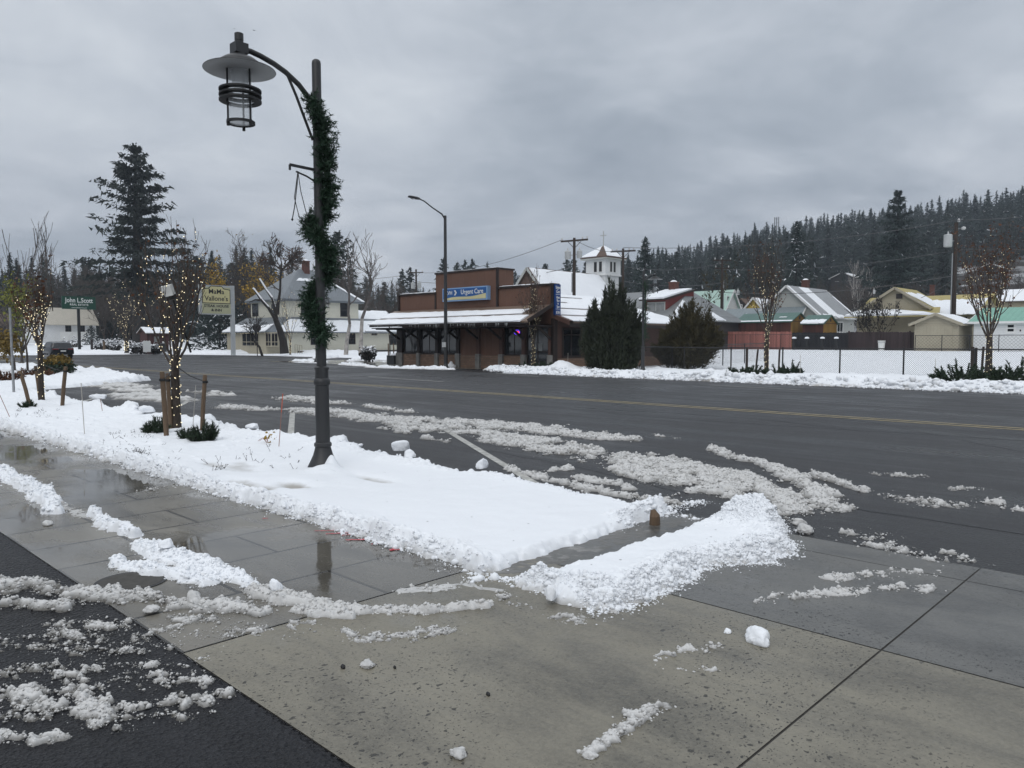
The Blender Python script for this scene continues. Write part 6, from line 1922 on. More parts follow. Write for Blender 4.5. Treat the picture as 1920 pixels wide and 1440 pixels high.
for k in (0, 1, 2, 3):
    a, b = Vector(E_[k]), Vector(E_[(k + 1) % 4])
    f0, f1 = ((.0, .62) if k == 0 else (.05, .95))
    p, q_ = a.lerp(b, f0 if k == 0 else .02), a.lerp(b, f1)
    t0 = .72 if k == 0 else .96
    snow_patch(sr, [p.lerp(A_, t0) if k else a.lerp(A_, .93), q_.lerp(A_, t0 if k else .45), q_, p], 50 + k, .10, .06, 8)
cr = MB(); cz0, cz1 = ap, tz(429)
cr.bar((cxm, cym, cz0 - .1), (cxm, cym, cz1), .09, .09); ca = cz0 + (cz1 - cz0) * .70
cr.bar((cxm - .45, cym, ca), (cxm + .45, cym, ca), .08, .08)
cr.build('cross', M['can_grey'], sr)
for a, b in ((1113, 1118.5), (1122.5, 1128)):
    u0, u1 = onY(a, TY0 - .15), onY(b, TY0 - .15); window(bf, 'y-', TY0 - .15, u0, u1, tz(509), tz(490), fw=.07, pane='black_paint')
for a, b in ((1142.5, 1146.5), (1149, 1153)):
    u0, u1 = onX(a, TX1 + .15), onX(b, TX1 + .15); window(bf, 'x+', TX1 + .15, u0, u1, tz(509), tz(490), fw=.07, pane='black_paint')

# ---- red house with the grey hip roof
hx1 = onY(1252, 68); hy1 = onX(1387, hx1); hx0 = hx1 - 13
rh = thing('house', 'grey roofed house with red walled dormer under thick snow', 'house', (hx1 - 6, 75, .7), 'houses beyond the snowy lot')
zhe, zha = zat(hx1, hy1, 604), zat(onY(1291, (68 + hy1) / 2), (68 + hy1) / 2, 543)
MB().box(hx0, hx1, 68, hy1, 0, zhe).build('wall', M['dark_wall'], rh)
axp = onY(1291, (68 + hy1) / 2); ym = (68 + hy1) / 2
mb = MB(); o_ = .4; E_ = [(hx0 - o_, 68 - o_, zhe), (hx1 + o_, 68 - o_, zhe), (hx1 + o_, hy1 + o_, zhe), (hx0 - o_, hy1 + o_, zhe)]
mb.slab([E_[0], E_[1], (axp, ym, zha), (hx0 - o_, ym, zha)], .1); mb.slab([E_[1], E_[2], (axp, ym, zha)], .1); mb.slab([E_[2], E_[3], (hx0 - o_, ym, zha), (axp, ym, zha)], .1)
hr = mb.build('roof', M['grey_roof_x'], rh)
A_ = Vector((axp, ym, zha)); B_, D_ = Vector(E_[1]), Vector(E_[2])
snow_patch(hr, [B_.lerp(A_, .62), B_.lerp(A_, .58) + Vector((.0, .8, 0)), B_.lerp(D_, .06), B_], 3, .12, .15, 6)
snow_patch(hr, [B_.lerp(D_, .60).lerp(A_, .33), B_.lerp(D_, .66).lerp(A_, .25), B_.lerp(D_, .74).lerp(A_, .02), B_.lerp(D_, .60).lerp(A_, .03)], 5, .10, .2, 6)
dx0, dx1, dy = onY(1208, 70), onY(1247, 70), 70.0
zd0, zd1 = zat(dx1, dy, 561), zha - .15
dw = MB().prism([(dy, zhe - .3), (dy, zd0), (ym, zd1), (ym, zhe - .3)], 'x', dx0, dx1).build('dormer', M['red_wall'], rh)
dr = MB().slab([(dx0 - .4, dy - .5, zd0 + .05), (dx1 + .3, dy - .5, zd0 + .05), (dx1 + .3, ym, zd1 + .15), (dx0 - .4, ym, zd1 + .15)], .16).build('dormer_roof', M['clinic_trim'], dw)
snow_patch(dr, [(dx0 - .4, ym, zd1 + .15), (dx1 + .1, ym - .6, zd1 + .08), (dx1 + .1, dy - .5, zd0 + .05), (dx0 - .4, dy - .5, zd0 + .05)], 4, .32, .08, 14)
window(dw, 'y-', dy, onY(1215, dy), onY(1245, dy), zat(dx1, dy, 584), zat(dx1, dy, 567.5), mull=(.48,), fw=.12, frame='grey_wall', pane='curtain')
chimney(hr, *dp(1262, 86), zha - .3, zat(*dp(1262, 86), 531), .8)
# ---- others, from left to right
x1 = onY(1357, 94); y1 = onX(1384, x1)
hm = Gable('house', 'white house with pale mint metal roof beyond the grey roof', onY(1285, 94), x1, 94, y1, 0, zat(x1, 94, 580), zat(x1, (94 + y1) / 2, 545), 'x', 'white_wall', 'mint_roof', .4, group='houses beyond the snowy lot', trim='trim_white')
hm.win('x+', 1362, 1367, 556, 568)
x0, x1 = onY(1397, 98), onY(1429, 98)
hy = Gable('house', 'small house with bright yellow gable and snowy roof', x0, x1, 98, 108, 0, zat(x0, 98, 579), zat((x0 + x1) / 2, 98, 559), 'y', 'yellow_wall', 'dark_shingle', .35, group='houses beyond the snowy lot', trim='trim_white')
hy.snow('+', .03, 1, .1, 1, 3); hy.snow('-', .03, 1, .4, 1, 3)
x0, x1 = onY(1374, 108), onY(1404, 108)
hd_ = Gable('house', 'small dark roofed house left of the yellow gable', x0, x1, 108, 118, 0, zat(x0, 108, 577), zat((x0 + x1) / 2, 108, 561), 'y', 'dark_wall', 'dark_shingle', .35, group='houses beyond the snowy lot')
hd_.win('y-', 1385, 1390, 572, 577)
hd_.snow('+', .4, 1, .1, .6, 3)
x1 = onY(1492, 90); y1 = onX(1518, x1)
hb = Gable('outbuilding', 'long low outbuilding with blue grey metal roof behind the sheds', onY(1352, 90), x1, 90, y1, 0, zat(x1, 90, 603), zat(x1, (90 + y1) / 2, 577), 'x', 'grey_wall', 'blue_grey_roof', .35, 'outbuilding', group='houses beyond the snowy lot', trim='trim_white')
hb.snow('-', .30, .42, .40, .55, 3, .08, .15); hb.snow('-', .62, .72, .55, .65, 4, .08, .15); hb.snow('-', .86, .97, .45, .62, 6, .08, .15)
for (pa, pb, pc, Y, pa_, pe_, lab, sd) in ((1381, 1482, 1513, 83, 588, 603, 'green roofed garden shed with golden gable, longer left one of the pair', 0), (1504, 1543, 1568, 83.5, 592.5, 607, 'green roofed garden shed with golden gable and snow on its eave, shorter right one', 1)):
    x1 = onY(pb, Y); y1 = onX(pc, x1); x0 = onY(pa, Y)
    g = Gable('garden_shed', lab, x0, x1, Y, y1, .3, zat(x1, Y, pe_), zat(x1, (Y + y1) / 2, pa_), 'x', 'brown_wood', 'green_roof', .2, 'shed', 'garden sheds')
    zr_g, ze_g = g.zr, g.ze; ymg = (Y + y1) / 2
    MB().prism([(Y + .02, .3), (y1 - .02, .3), (y1 - .02, ze_g), (ymg, zr_g - .02), (Y + .02, ze_g)], 'x', x1, x1 + .04).build('gable_wall', M['gold_wood'], g.t)
    MB().box(x1 + .04, x1 + .06, ymg - .18, ymg + .18, zr_g - .62, zr_g - .28).build('vent', M['dark_wall'], g.t)
    MB().bar((x1 + .05, Y + .1, ze_g + .05), (x1 + .05, y1 - .1, ze_g + .05), .03, .06).build('trim', M['brown_wood'], g.t)
    if sd: g.snow('-', .03, .97, .62, 1.03, 4, .16, .12)
    else: g.snow('-', .0, 1.0, .90, 1.0, 5, .07, .05, 24); g.snow('-', .72, .84, .50, .56, 6, .06, .08, 6)
xa_, xr_ = onY(1474.5, 92), onY(1535, 92)
hg = Gable('house', 'pale grey house with big steep metal roof streaked light and dark', 2 * xa_ - xr_, xr_, 92, onX(1543, xa_), 0, zat(xr_, 92, 590), zat(xa_, 92, 537), 'y', 'grey_wall', 'grey_roof', .4, group='houses beyond the snowy lot', trim='trim_white')
q = hg.quads['+']; fq = lambda u, v: Vector(q[0]).lerp(Vector(q[1]), u).lerp(Vector(q[3]).lerp(Vector(q[2]), u), v)
snow_patch(hg.roof, [fq(.28, .02), fq(.52, .02), fq(.52, .97), fq(.28, .97)], 3, .02, .05, 10, 'frost', 'frost' if 'frost' in M else 'rsnow')
hg.snow('+', .0, .05, .02, .95, 4, .08, .06, 4); hg.snow('+', .96, 1, .25, 1, 4, .10, .1, 4); hg.snow('+', .10, .30, .93, 1.02, 5, .10, .15, 8); hg.snow('+', .40, .62, .92, 1.02, 6, .12, .15, 8); hg.snow('+', .70, .95, .95, 1.02, 7, .10, .12, 8)
hg.win('x+', 1569, 1579, 605, 622, mull=(.5,), fw=.14)
chimney(hg.roof, *dp(1508, 104), hg.zr - .5, zat(*dp(1508, 104), 527), .8)
# tan house
x0, x1 = onY(1606, 88), onY(1826, 88)
ht = Gable('house', 'tan house with yellowish roof half under snow and a vented front gable', x0, x1, 88, 99, 0, zat(x1, 88, 588), zat(x1, 93.5, 553), 'x', 'tan_boards', 'yellow_roof', .5, group='houses beyond the snowy lot')
ht.snow('-', .52, .98, .28, 1.02, 3, .16, .35, 24)
gx0, gx1 = onY(1621, 87.2), onY(1737, 87.2); gxm = (gx0 + gx1) / 2
zg0, zg1 = zat(gx0, 87.2, 578), zat(gxm, 87.2, 541)
fg = MB().prism([(gx0, zg0 - 1), (gx1, zg0 - 1), (gx1, zg0), (gxm, zg1), (gx0, zg0)], 'y', 87.2, 93.5).build('front_gable', M['tan_wall'], ht.t)
kk = (zg1 - zg0) / (gxm - gx0); o_ = .5
mb = MB(); mb.slab([(gxm, 86.7, zg1 + .14), (gxm, 94, zg1 + .14), (gx1 + o_, 94, zg0 - o_ * kk + .14), (gx1 + o_, 86.7, zg0 - o_ * kk + .14)], .12); mb.slab([(gxm, 94, zg1 + .14), (gxm, 86.7, zg1 + .14), (gx0 - o_, 86.7, zg0 - o_ * kk + .14), (gx0 - o_, 94, zg0 - o_ * kk + .14)], .12)
gr_ = mb.build('gable_roof', M['yellow_roof'], fg)
snow_patch(gr_, [(gxm + 1.0, 87.2, zg1 + .14 - kk), (gxm + .9, 92.5, zg1 + .14 - .9 * kk), (gx1 + o_, 93.5, zg0 - o_ * kk + .14), (gx1 + o_, 88, zg0 - o_ * kk + .14)], 8, .12, .25, 10)
tb = MB(); tb.bar((gxm, 86.69, zg1 + .05), (gx1 + o_, 86.69, zg0 - o_ * kk + .05), .06, .26); tb.bar((gxm, 86.69, zg1 + .05), (gx0 - o_, 86.69, zg0 - o_ * kk + .05), .06, .26); tb.build('trim', M['tan_wall'], gr_)
vx = onY(1684, 87.2); MB().box(vx - .3, vx + .3, 87.12, 87.2, zat(vx, 87.2, 560), zat(vx, 87.2, 551)).build('vent', M['dark_wall'], fg)
pr = MB().slab([(gx0 - .8, 88, zg0 - .05), (gx1 + 1.0, 88, zg0 - .05), (gx1 + 1.6, 85.4, zg0 - .95), (gx0 - 1.6, 85.4, zg0 - .95)], .12).build('pent_roof', M['yellow_roof'], ht.t)
snow_patch(pr, [(gx0 - .7, 87.0, zg0 - .36), (gx1 - 4, 87.0, zg0 - .36), (gx1 + 1.5, 85.4, zg0 - .93), (gx0 - 1.5, 85.4, zg0 - .93)], 9, .28, .1, 24)
chimney(ht.t, *dp(1745, 98), ht.zr - 1.5, zat(*dp(1745, 98), 536), .5, snow=False)
MB().box(onY(1661, 88) - 1.6, onY(1661, 88) + 1.2, 87.6, 88, 2.0, 2.2).build('ledge', M['tan_wall'], ht.t)
ht.win('y-', 1728, 1742, 593, 600, frame='tan_wall', mull=(.5,)); ht.win('y-', 1803, 1812, 594, 603, frame='tan_wall')
# tan garage
x0, x1 = onY(1714, 79), onY(1797, 79); y1 = onX(1822, x1)
gg = Gable('garage', 'small tan garage with snowy roof behind the wooden utility pole', x0, x1, 79, y1, 0, zat(x1, 79, 606), zat((x0 + x1) / 2, 79, 590), 'y', 'tan_wall', 'dark_shingle', .4, 'garage', 'houses beyond the snowy lot', trim='tan_trim' if 'tan_trim' in M else 'tan_wall')
gg.snow('+', .0, .98, .08, 1.03, 3, .16, .08); gg.snow('-', .0, .98, .08, 1.03, 4, .1, .06)
MB().box(x0 + .5, x1 - .5, 78.95, 79, .6, zat(x1, 79, 610)).build('garage_door', M['tan_boards'], gg.t)
# white house, right edge
x0 = onY(1825, 80)
hw = Gable('house', 'white sided house with teal metal roof at the right edge', x0, x0 + 22, 80, 90, 0, zat(x0, 80, 604), zat(x0, 85, 580), 'x', 'white_wall', 'teal_roof', .4, group='houses beyond the snowy lot', trim='trim_white')
hw.win('y-', 1888.5, 1900, 609, 621.5, trans=(.5,), fw=.2); hw.win('y-', 1911, 1914, 618, 621.5, fw=.06)
hw.snow('-', .28, .34, .78, 1.0, 4, .08, .15, 6)
x0 = onY(1868, 104)
hk = Gable('house', 'cream house with snowy roof behind the rusty leaved tree', x0, x0 + 16, 104, 114, 0, zat(x0, 104, 566), zat(x0, 109, 545), 'x', 'tan_wall', 'dark_shingle', .4, group='houses beyond the snowy lot')
hk.snow('-', .0, 1, .05, 1.02, 4, .15, .1)
for (px, q_, w, lab, al, yb, snw) in ((1852, 300, 3.4, 'dark gabled house with white windows high on the snowy slope', 494, 513, 1), (1577, 285, 3.9, 'small dark roofed house half hidden in the scrub on the hillside', 511, 524, 0)):
    x, y = dp(px, q_ * (.86 if snw else .92)); zr = zat(x, y, al); zb = zat(x, y, yb)
    g = Gable('hill_house', lab, x - w, x + w, y, y + 8, zb - 4, zr - w * .45, zr, 'y', 'dark_wall', 'dark_shingle', .6, 'house', 'houses on the hillside', trim='trim_white')
    for k in (-.62, -.1, .42): window(g.t, 'y-', y, x + k * w, x + (k + .3) * w, zb - .6, zr - w * .75, fw=.08, frame='grey_wall')
    if snw: g.snow('+', 0, 1, .3, 1, 3)
    else: g.snow('+', 0, 1, .1, .9, 3)
# left side
hx, _ = dp(110, 140); yA, yB = onX(64, hx), onX(181, hx)
zc0 = zat(hx, yA, 637)
hc = Gable('cottage', 'white cottage with cream metal roof behind the green sign', hx - 7, hx, yA, yB, zc0 - 2, zat(hx, yB, 607), zat(hx - 3.5, yB, 580), 'y', 'white_wall', 'cream_roof', .5, 'house')
for a, b in ((124.5, 133), (152, 158.5)): hc.win('x+', a, b, 611, 622, frame='dark_wall', fw=.12, mull=(.5,), trans=(.5,))
rl = MB(); yy0, yy1 = onX(114, hx + 1), onX(168, hx + 1); zt_, zb_ = zat(hx, yy0, 622), zat(hx, yy0, 634)
rl.box(hx + 1.0, hx + 1.08, yy0, yy1, zt_ - .08, zt_)
for k in range(28): yk = yy0 + (yy1 - yy0) * k / 27; rl.box(hx + 1.01, hx + 1.07, yk, yk + .12, zb_ - .4, zt_ - .08)
rl.build('porch_rail', M['white_paint'], hc.t)
x, y = dp(6, 112)
g = Gable('barn', 'dark brown barn cut by the left edge of the view', x - 6, x, y - 6, y + 1.5, 0, 4.0, 5.6, 'y', 'dark_wall', 'dark_shingle', .4, 'barn')
x, y = dp(290, 97)
g = Gable('hut', 'small dark red hut with snowy roof behind the nearest lit tree', x - 1.3, x + 1.1, y - 1.3, y + 1.3, 0, zat(x, y, 625), zat(x, y, 616.5), 'y', 'hut_red', 'dark_shingle', .3, 'hut')
g.snow('+', 0, 1, 0, 1.02, 3, .14, .05, 8); g.snow('-', 0, 1, 0, 1.02, 4, .14, .05, 8)
window(g.t, 'x+', g.x1, y - .5, y + .2, 1.5, 2.2, frame='hut_red', pane='curtain'); MB().box(g.x1, g.x1 + .03, y + .5, y + .9, 1.2, 1.6).build('notice', M['sign_white'], g.t)

# ---- fences


def board_fence(label, pa, pb, Y, top, mat, seed, posts=()):
    x0, x1 = onY(pa, Y), onY(pb, Y)
    t = thing('wooden_fence', label, 'fence', ((x0 + x1) / 2, Y, g1((x0 + x1) / 2, Y)), 'wooden fences beyond the snowy lot')
    mb = MB(); R = random.Random(seed); n = int((x1 - x0) / .15)
    for k in range(n):
        a = x0 + (x1 - x0) * k / n; z1 = zat(a, Y, top) + R.uniform(-.03, .03)
        mb.box(a + .004, a + (x1 - x0) / n - .004, Y + R.uniform(-.01, .01), Y + .03, g1(a, Y) - .2, z1)
    mb.build('board_panel', M[mat], t)
    for z in (.5, 1.5):
        MB().box(x0, x1, Y + .04, Y + .09, g1(x0, Y) + z, g1(x0, Y) + z + .09).build('rail', M[mat], t)
    for p in posts:
        xp = onY(p, Y); MB().box(xp - .07, xp + .07, Y - .10, Y - .015, .2, zat(xp, Y, top) + .12).build('post', M[mat], t)
    return t


board_fence('weathered pinkish red board fence right of the bronze juniper', 1350, 1484, 80.5, 622, 'red_fence', 3, (1360,))
board_fence('black board fence in front of the golden gabled sheds', 1485, 1592, 80.6, 623.5, 'black_fence', 4)
board_fence('dark purple brown board fence before the tan house', 1592, 1716, 80.5, 622.5, 'dark_fence', 5, (1592, 1650, 1706))
M['chain'] = pm('black_chain_link', (.030, .031, .034), .1, 5, .5)


def chain_fence(label, pts, h, nposts, wire=.0032, step=.085, m='chain', grp='chain link fences', extra=0.0):
    """pts: two ground points"""
    a, b = Vector(pts[0]), Vector(pts[1]); L = (b - a).length; d = (b - a).normalized()
    t = thing('chain_link_fence', label, 'fence', tuple((a + b) / 2), grp)
    for k in range(nposts + 1):
        p = a.lerp(b, k / nposts)
        MB().tube([p - Vector((0, 0, .2)), p + Vector((0, 0, h + .03)), p + Vector((0, 0, h + .06))], [.036, .036, .012], 8).build('post', M['steel_black'], t)
    MB().tube([a + Vector((0, 0, h)), b + Vector((0, 0, h))], .024, 8).build('rail', M['steel_black'], t)
    mb = MB(); w = wire
    up = Vector((0, 0, 1)); n = Vector((-d.y, d.x, 0)) * .004
    s = -h
    while s < L:
        for sg in (1, -1):
            s0, s1 = (s, s + h) if sg > 0 else (s + h, s)
            z0, z1 = 0.02, h
            u0, u1 = s0, s1
            lo, hi = 0.0, L
            f = lambda u: z0 + (z1 - z0) * (u - s0) / (s1 - s0)
            ua, ub = max(min(u0, u1), lo), min(max(u0, u1), hi)
            if ub - ua < .01: continue
            p = a + d * ua + up * f(ua) + n * sg; q = a + d * ub + up * f(ub) + n * sg
            e = (q - p).normalized(); sd = Vector((e.z * d.x, e.z * d.y, -(e.x * d.x + e.y * d.y))) * w
            mb.add([p - sd, q - sd, q + sd, p + sd], [(0, 1, 2, 3)])
        s += step
    tag(mb.build('mesh_panel', M[m], t, fix=False), kind='stuff') if False else mb.build('mesh_panel', M[m], t, fix=False)
    return t


chain_fence('long black chain link fence along the far verge snow', [(-24.3, 35.4, .02), (8.0, 35.4, .02)], 1.26, 12)
chain_fence('short black chain link fence running back beside the bronze juniper', [(-24.3, 35.5, .02), (-25.2, 52, .2)], 1.26, 5)
chain_fence('low black chain link fence before the red and black board fences', [(onY(1352, 79.2), 79.2, .68), (onY(1590, 79.2), 79.2, .68)], 1.65, 8, .006, .3)
chain_fence('chain link fence before the tan garage and white house', [(onY(1716, 77.5), 77.5, .68), (onY(1990, 77.5), 77.5, .68)], 1.45, 5, .006, .3)
R = random.Random(4)
for k, p in enumerate((1489, 1513, 1542, 1568)):
    x = onY(p, 78.6); z = .7
    t = thing('fence_post', ['snow capped black post, leftmost before the black fence', 'snow capped black post, second from left before the black fence', 'snow capped black post, third from left before the black fence', 'snow capped black post, rightmost before the black fence'][k], 'post', (x, 78.6, z), 'snow capped posts before the black fence')
    MB().box(x - .12, x + .12, 78.5, 78.7, z - .2, zat(x, 78.6, 635)).build('shaft', M['black_paint'], t)
    MB().lathe([(.22, 0), (.24, .08), (.16, .17), (0, .2)], (x, 78.6, zat(x, 78.6, 635)), 10).build('snow_cap', M['rsnow'], t, True)
# ------------------------------------------------------------------ poles, wires, street furniture


M['line'] = pm('weathered_line', (.10, .10, .105), .1, 1, .6)


def catenary(a, b, sag, n=14):
    a, b = Vector(a), Vector(b)
    return [a.lerp(b, k / n) - Vector((0, 0, sag * 4 * (k / n) * (1 - k / n))) for k in range(n + 1)]


def utility_pole(label, px, hd, top, r=.16, arms=(), cans=(), conduit=None, rot=0.0, lean=0.0):
    x, y = dp(px, hd); zb = g1(x, y); zt = zat(x, y, top)
    t = thing('utility_pole', label, 'utility pole', (x, y, zb), 'utility poles')
    MB().tube([(x, y, zb - .5), (x, y, zb + (zt - zb) * .5), (x, y, zt)], [r * 1.25, r, r * .8], 9).build('shaft', M['pole_wood'], t, True)
    ux, uy = RX, RY
    for (py, hw, tilt, ins) in arms:
        z = zat(x, y, py)
        c = MB().bar((x - ux * hw, y - uy * hw, z - tilt), (x + ux * hw, y + uy * hw, z + tilt), .14, .16).build('crossarm', M['pole_wood'], t)
        br = MB()
        for s in (-1, 1): br.bar((x, y, z - .75), (x + s * ux * hw * .5, y + s * uy * hw * .5, z - .06), .05, .05)
        br.build('brace', M['pole_wood'], c)
        for k in ins:
            MB().lathe([(.05, 0), (.09, .06), (.06, .14), (.08, .2), (0, .26)], (x + ux * hw * k, y + uy * hw * k, z + .09 + tilt * k), 8).build('insulator', M['porcelain'], c, True)
    for (off, p0, p1, rc) in cans:
        z0, z1 = zat(x, y, p1), zat(x, y, p0)
        c = (x + ux * off, y + uy * off, z0)
        cn = MB().lathe([(rc * .9, 0), (rc, .04), (rc, z1 - z0 - .1), (rc * 1.05, z1 - z0 - .08), (rc * .9, z1 - z0), (0, z1 - z0 + .08)], c, 14).build('transformer', M['can_grey'], t, True)
        MB().lathe([(.05, 0), (.08, .1), (.05, .3), (0, .34)], (c[0], c[1], z1), 7).build('bushing', M['porcelain'], cn, True)
        MB().bar((x, y, (z0 + z1) / 2), (c[0], c[1], (z0 + z1) / 2), .08, .08).build('bracket', M['steel_grey'], cn)
    if conduit:
        off, p0, p1 = conduit
        MB().tube([(x + ux * off, y + uy * off, zat(x, y, p1)), (x + ux * off, y + uy * off, zat(x, y, p0))], .06, 7).build('conduit', M['steel_grey'], t, True)
    return t, Vector((x, y, zt))


P1, e1 = utility_pole('tall brown utility pole with one grey transformer by the tan garage', 1786, 78, 417, .21, (), ((-.78, 440, 463, .40),), (-.28, 475, 655))
P2, e2 = utility_pole('utility pole with crossarm and white conduit right of the mint roof', 1352, 98, 486, .17, ((488, 1.15, 0, (-.8, -.1, .9)), (503, .9, 0, (-.9, .9))), (), (.22, 525, 580))
P3, e3 = utility_pole('dark utility pole just right of the church tower', 1167, 84, 466, .16, ((471, 1.35, .06, (-.85, -.5, .5, .85)),))
P4, e4 = utility_pole('utility pole carrying two transformers in front of the church roof', 1076, 74, 446, .16, ((451, 1.3, .10, (-.9, .6, .95)),), ((-.62, 471, 486, .30), (.5, 470, 484, .26)), (-.2, 512, 548))
P5, e5 = utility_pole('distant utility pole with two transformers left of the clinic roof', 781, 118, 505, .16, ((511, 1.1, 0, (-.9, .9)),), ((-.5, 530, 541, .30), (.5, 530, 541, .30)))
P6, e6 = utility_pole('thin distant pole behind the dark roofed house', 1378, 120, 543, .12, (), ((.35, 545, 553, .25),))
P7, e7 = utility_pole('thin distant pole with a white box before the bare pale birch', 1634, 140, 538, .12, (), ((.2, 544, 551, .25),))
# hardware at the top of the near pole
o = MB().lathe([(.10, 0), (.14, .1), (.10, .3), (0, .36)], (e1.x + .25 * RX, e1.y + .25 * RY, e1.z + .05), 8).build('insulator', M['porcelain'], P1, True)
o = MB().lathe([(.08, 0), (.22, .1), (.2, .28), (0, .36)], (e1.x + .75 * RX, e1.y + .75 * RY, e1.z - .75), 8).build('yard_light', M['porcelain'], P1, True)
MB().bar((e1.x, e1.y, e1.z - .6), (e1.x + .75 * RX, e1.y + .75 * RY, e1.z - .65), .05, .05).build('yard_light_arm', M['steel_grey'], P1)


def wirething(label, a, b, sag, r=.026):
    a, b = Vector(a), Vector(b)
    o = MB().tube(catenary(a, b, sag), r, 4, 0, False).build('power_line', M['line'], origin=tuple(a))
    return tag(o, label, 'power line', 'overhead power lines')


def wp(px, py, hd):
    x, y = dp(px, hd); return (x, y, zat(x, y, py))


right = lambda py, hd=60: wp(2300, py, hd)
wirething('topmost power line running right from the transformer pole by the tan garage', e1 + Vector((0, 0, .2)), right(352), .5)
wirething('power line from the top of the garage pole back towards the church', e1 + Vector((0, 0, .2)), e3 + Vector((0, 0, .1)), .9)
wirething('lower power line running right from the garage pole', wp(1784, 468, 78), right(448), .3)
wirething('sagging line from the mid garage pole to the conduit pole', wp(1784, 470, 78), wp(1352, 505, 98), .7)
wirething('lowest line from the garage pole to the conduit pole', wp(1784, 517, 78), wp(1352, 548, 98), .8, .034)
wirething('lowest line running right from the garage pole', wp(1786, 517, 78), right(500), .4, .034)
wirething('service line dropping from the garage pole to the tan house gable', wp(1784, 525, 78), wp(1659, 577, 86), .5)
wirething('line from the conduit pole to the pole by the church tower', wp(1352, 493, 98), wp(1167, 500, 84), .6)
wirething('lower line from the conduit pole to the pole by the church tower', wp(1352, 530, 98), wp(1167, 527, 84), .5, .03)
wirething('line between the two poles beside the church tower', wp(1167, 470, 84), wp(1076, 449, 74), .5)
wirething('line from the church pole to the far pole left of the clinic', wp(1052, 450, 74), wp(781, 511, 118), 1.0)
wirething('second line from the church pole to the far pole left of the clinic', wp(1076, 500, 74), wp(781, 528, 118), .8, .03)
wirething('distant line leaving the far pole towards the inn trees', wp(781, 512, 118), wp(600, 520, 125), .6)

# cobra head light
b_ = at(836, 690)
cl = thing('street_light', 'tall slim dark street light with a cobra head leaning over the street', 'street light', (*b_, 0))
zt = zat(*b_, 404)
MB().tube([(*b_, 0), (*b_, 3), (*b_, zt - .02), (*b_, zt)], [.115, .105, .085, .06], 10).build('pole', M['steel_dark'], cl, True)
pt = lambda L, z: (b_[0], b_[1] - L, z)
za = lambda L, py: zat(b_[0], b_[1] - L, py)
MB().tube([pt(0, zt - .25), pt(.25, zt + .05), pt(1.0, za(1.0, 389)), pt(1.6, za(1.6, 377)), pt(1.95, za(1.95, 373))], [.045, .045, .04, .038, .036], 8).build('arm', M['steel_dark'], cl, True)
hd0 = Vector(pt(1.9, za(1.9, 373))); hd1 = Vector(pt(2.75, za(2.75, 368)))
h = MB(); q = hd1 - hd0
prof = [(0, .05, .05), (.12, .10, .07), (.35, .17, .085), (.7, .18, .075), (.93, .14, .06), (1, .05, .03)]
V = []; F = []
for f, w, hh in prof:
    p = hd0 + q * f
    for k in range(10):
        a = 2 * PI * k / 10; V.append((p.x + w * math.cos(a), p.y, p.z + hh * math.sin(a)))
for i in range(len(prof) - 1):
    for k in range(10): F.append((i * 10 + k, i * 10 + (k + 1) % 10, (i + 1) * 10 + (k + 1) % 10, (i + 1) * 10 + k))
F += [tuple(range(10)), tuple(range(50, 60))]
h.add(V, F); hd_o = h.build('lamp_head', M['steel_dark'], cl, True)
p = hd0 + q * .62; MB().lathe([(0, -.05), (.09, -.03), (.12, 0)], (p.x, p.y, p.z - .07), 10).build('lens', M['porcelain'], hd_o, True)
MB().lathe([(.2, 0), (.2, .05), (.13, .12), (.115, .3)], (*b_, .01), 10).build('base', M['steel_dark'], cl, True)
MB().box(b_[0] - .16, b_[0] + .16, b_[1] - .16, b_[1] - .11, 1.25, 1.55).build('plate', M['can_grey'], cl)
# more of the decorative lamps
l2 = at(1205, 701, .05)
st2 = street_lamp((*l2, .05), 1, 'distant grey street lamp with a garland in front of the dark juniper', False)
garland(*l2, [(528, 0), (545, 60), (560, 90), (575, 100), (590, 40), (605, 90), (622, 110), (636, 60)], .22, .10, 5000, 9, 'thin green garland on the distant lamp before the dark juniper', lambda py: zat(*l2, py))
l3 = at(594, 679, .1)
st3 = street_lamp((*l3, .1), 1, 'far grey street lamp almost hidden behind the near garlanded lamp', False)
garland(*l3, [(585, 0), (605, 60), (620, 90), (633, 100), (643, 40)], .2, .10, 2500, 10, 'garland on the far lamp hidden behind the near lamp post', lambda py: zat(*l3, py))

# signs
x, y = dp(149, 100); zb = 0
js = thing('billboard_sign', 'dark green roadside sign with white lettering on a black post before the white cottage', 'sign', (x, y, 0), 'roadside signs on posts')
zt, zz0 = zat(x, y, 556), zat(x, y, 580); ya, yb = onX(117.5, x), onX(180, x)
MB().box(x - .15, x + .05, y - .16, y + .16, 0, zz0 + .1).build('post', M['black_paint'], js)
M['sign_green'] = pm('sign_green', (.006, .050, .030), .08, 1, .4)
bd = MB().box(x + .05, x + .3, ya, yb, zz0, zt).build('sign_board', M['sign_green'], js)
H = zt - zz0; ym = (ya + yb) / 2
text('John L.Scott', H * .50, M['sign_white'], bd, (x + .306, ym, zz0 + H * .68), SIDE, 'lettering', .012, sx=.74 * 4.4 / (H * 2.5) if False else .80)
text('REAL ESTATE', H * .20, M['sign_white'], bd, (x + .306, ym, zz0 + H * .35), SIDE, 'lettering', .006, spacing=1.15)
text('www.johnlscott.com', H * .13, M['sign_white'], bd, (x + .306, ym, zz0 + H * .12), SIDE, 'lettering', .0)
x, y = dp(405, 88)
ms = thing('billboard_sign', 'cream restaurant sign with black lettering on one thick white post', 'sign', (x, y, 0), 'roadside signs on posts')
zt, zz0 = zat(x, y, 535), zat(x, y, 590); ya, yb = onX(377, x), onX(433, x)
yp = onX(437, x)
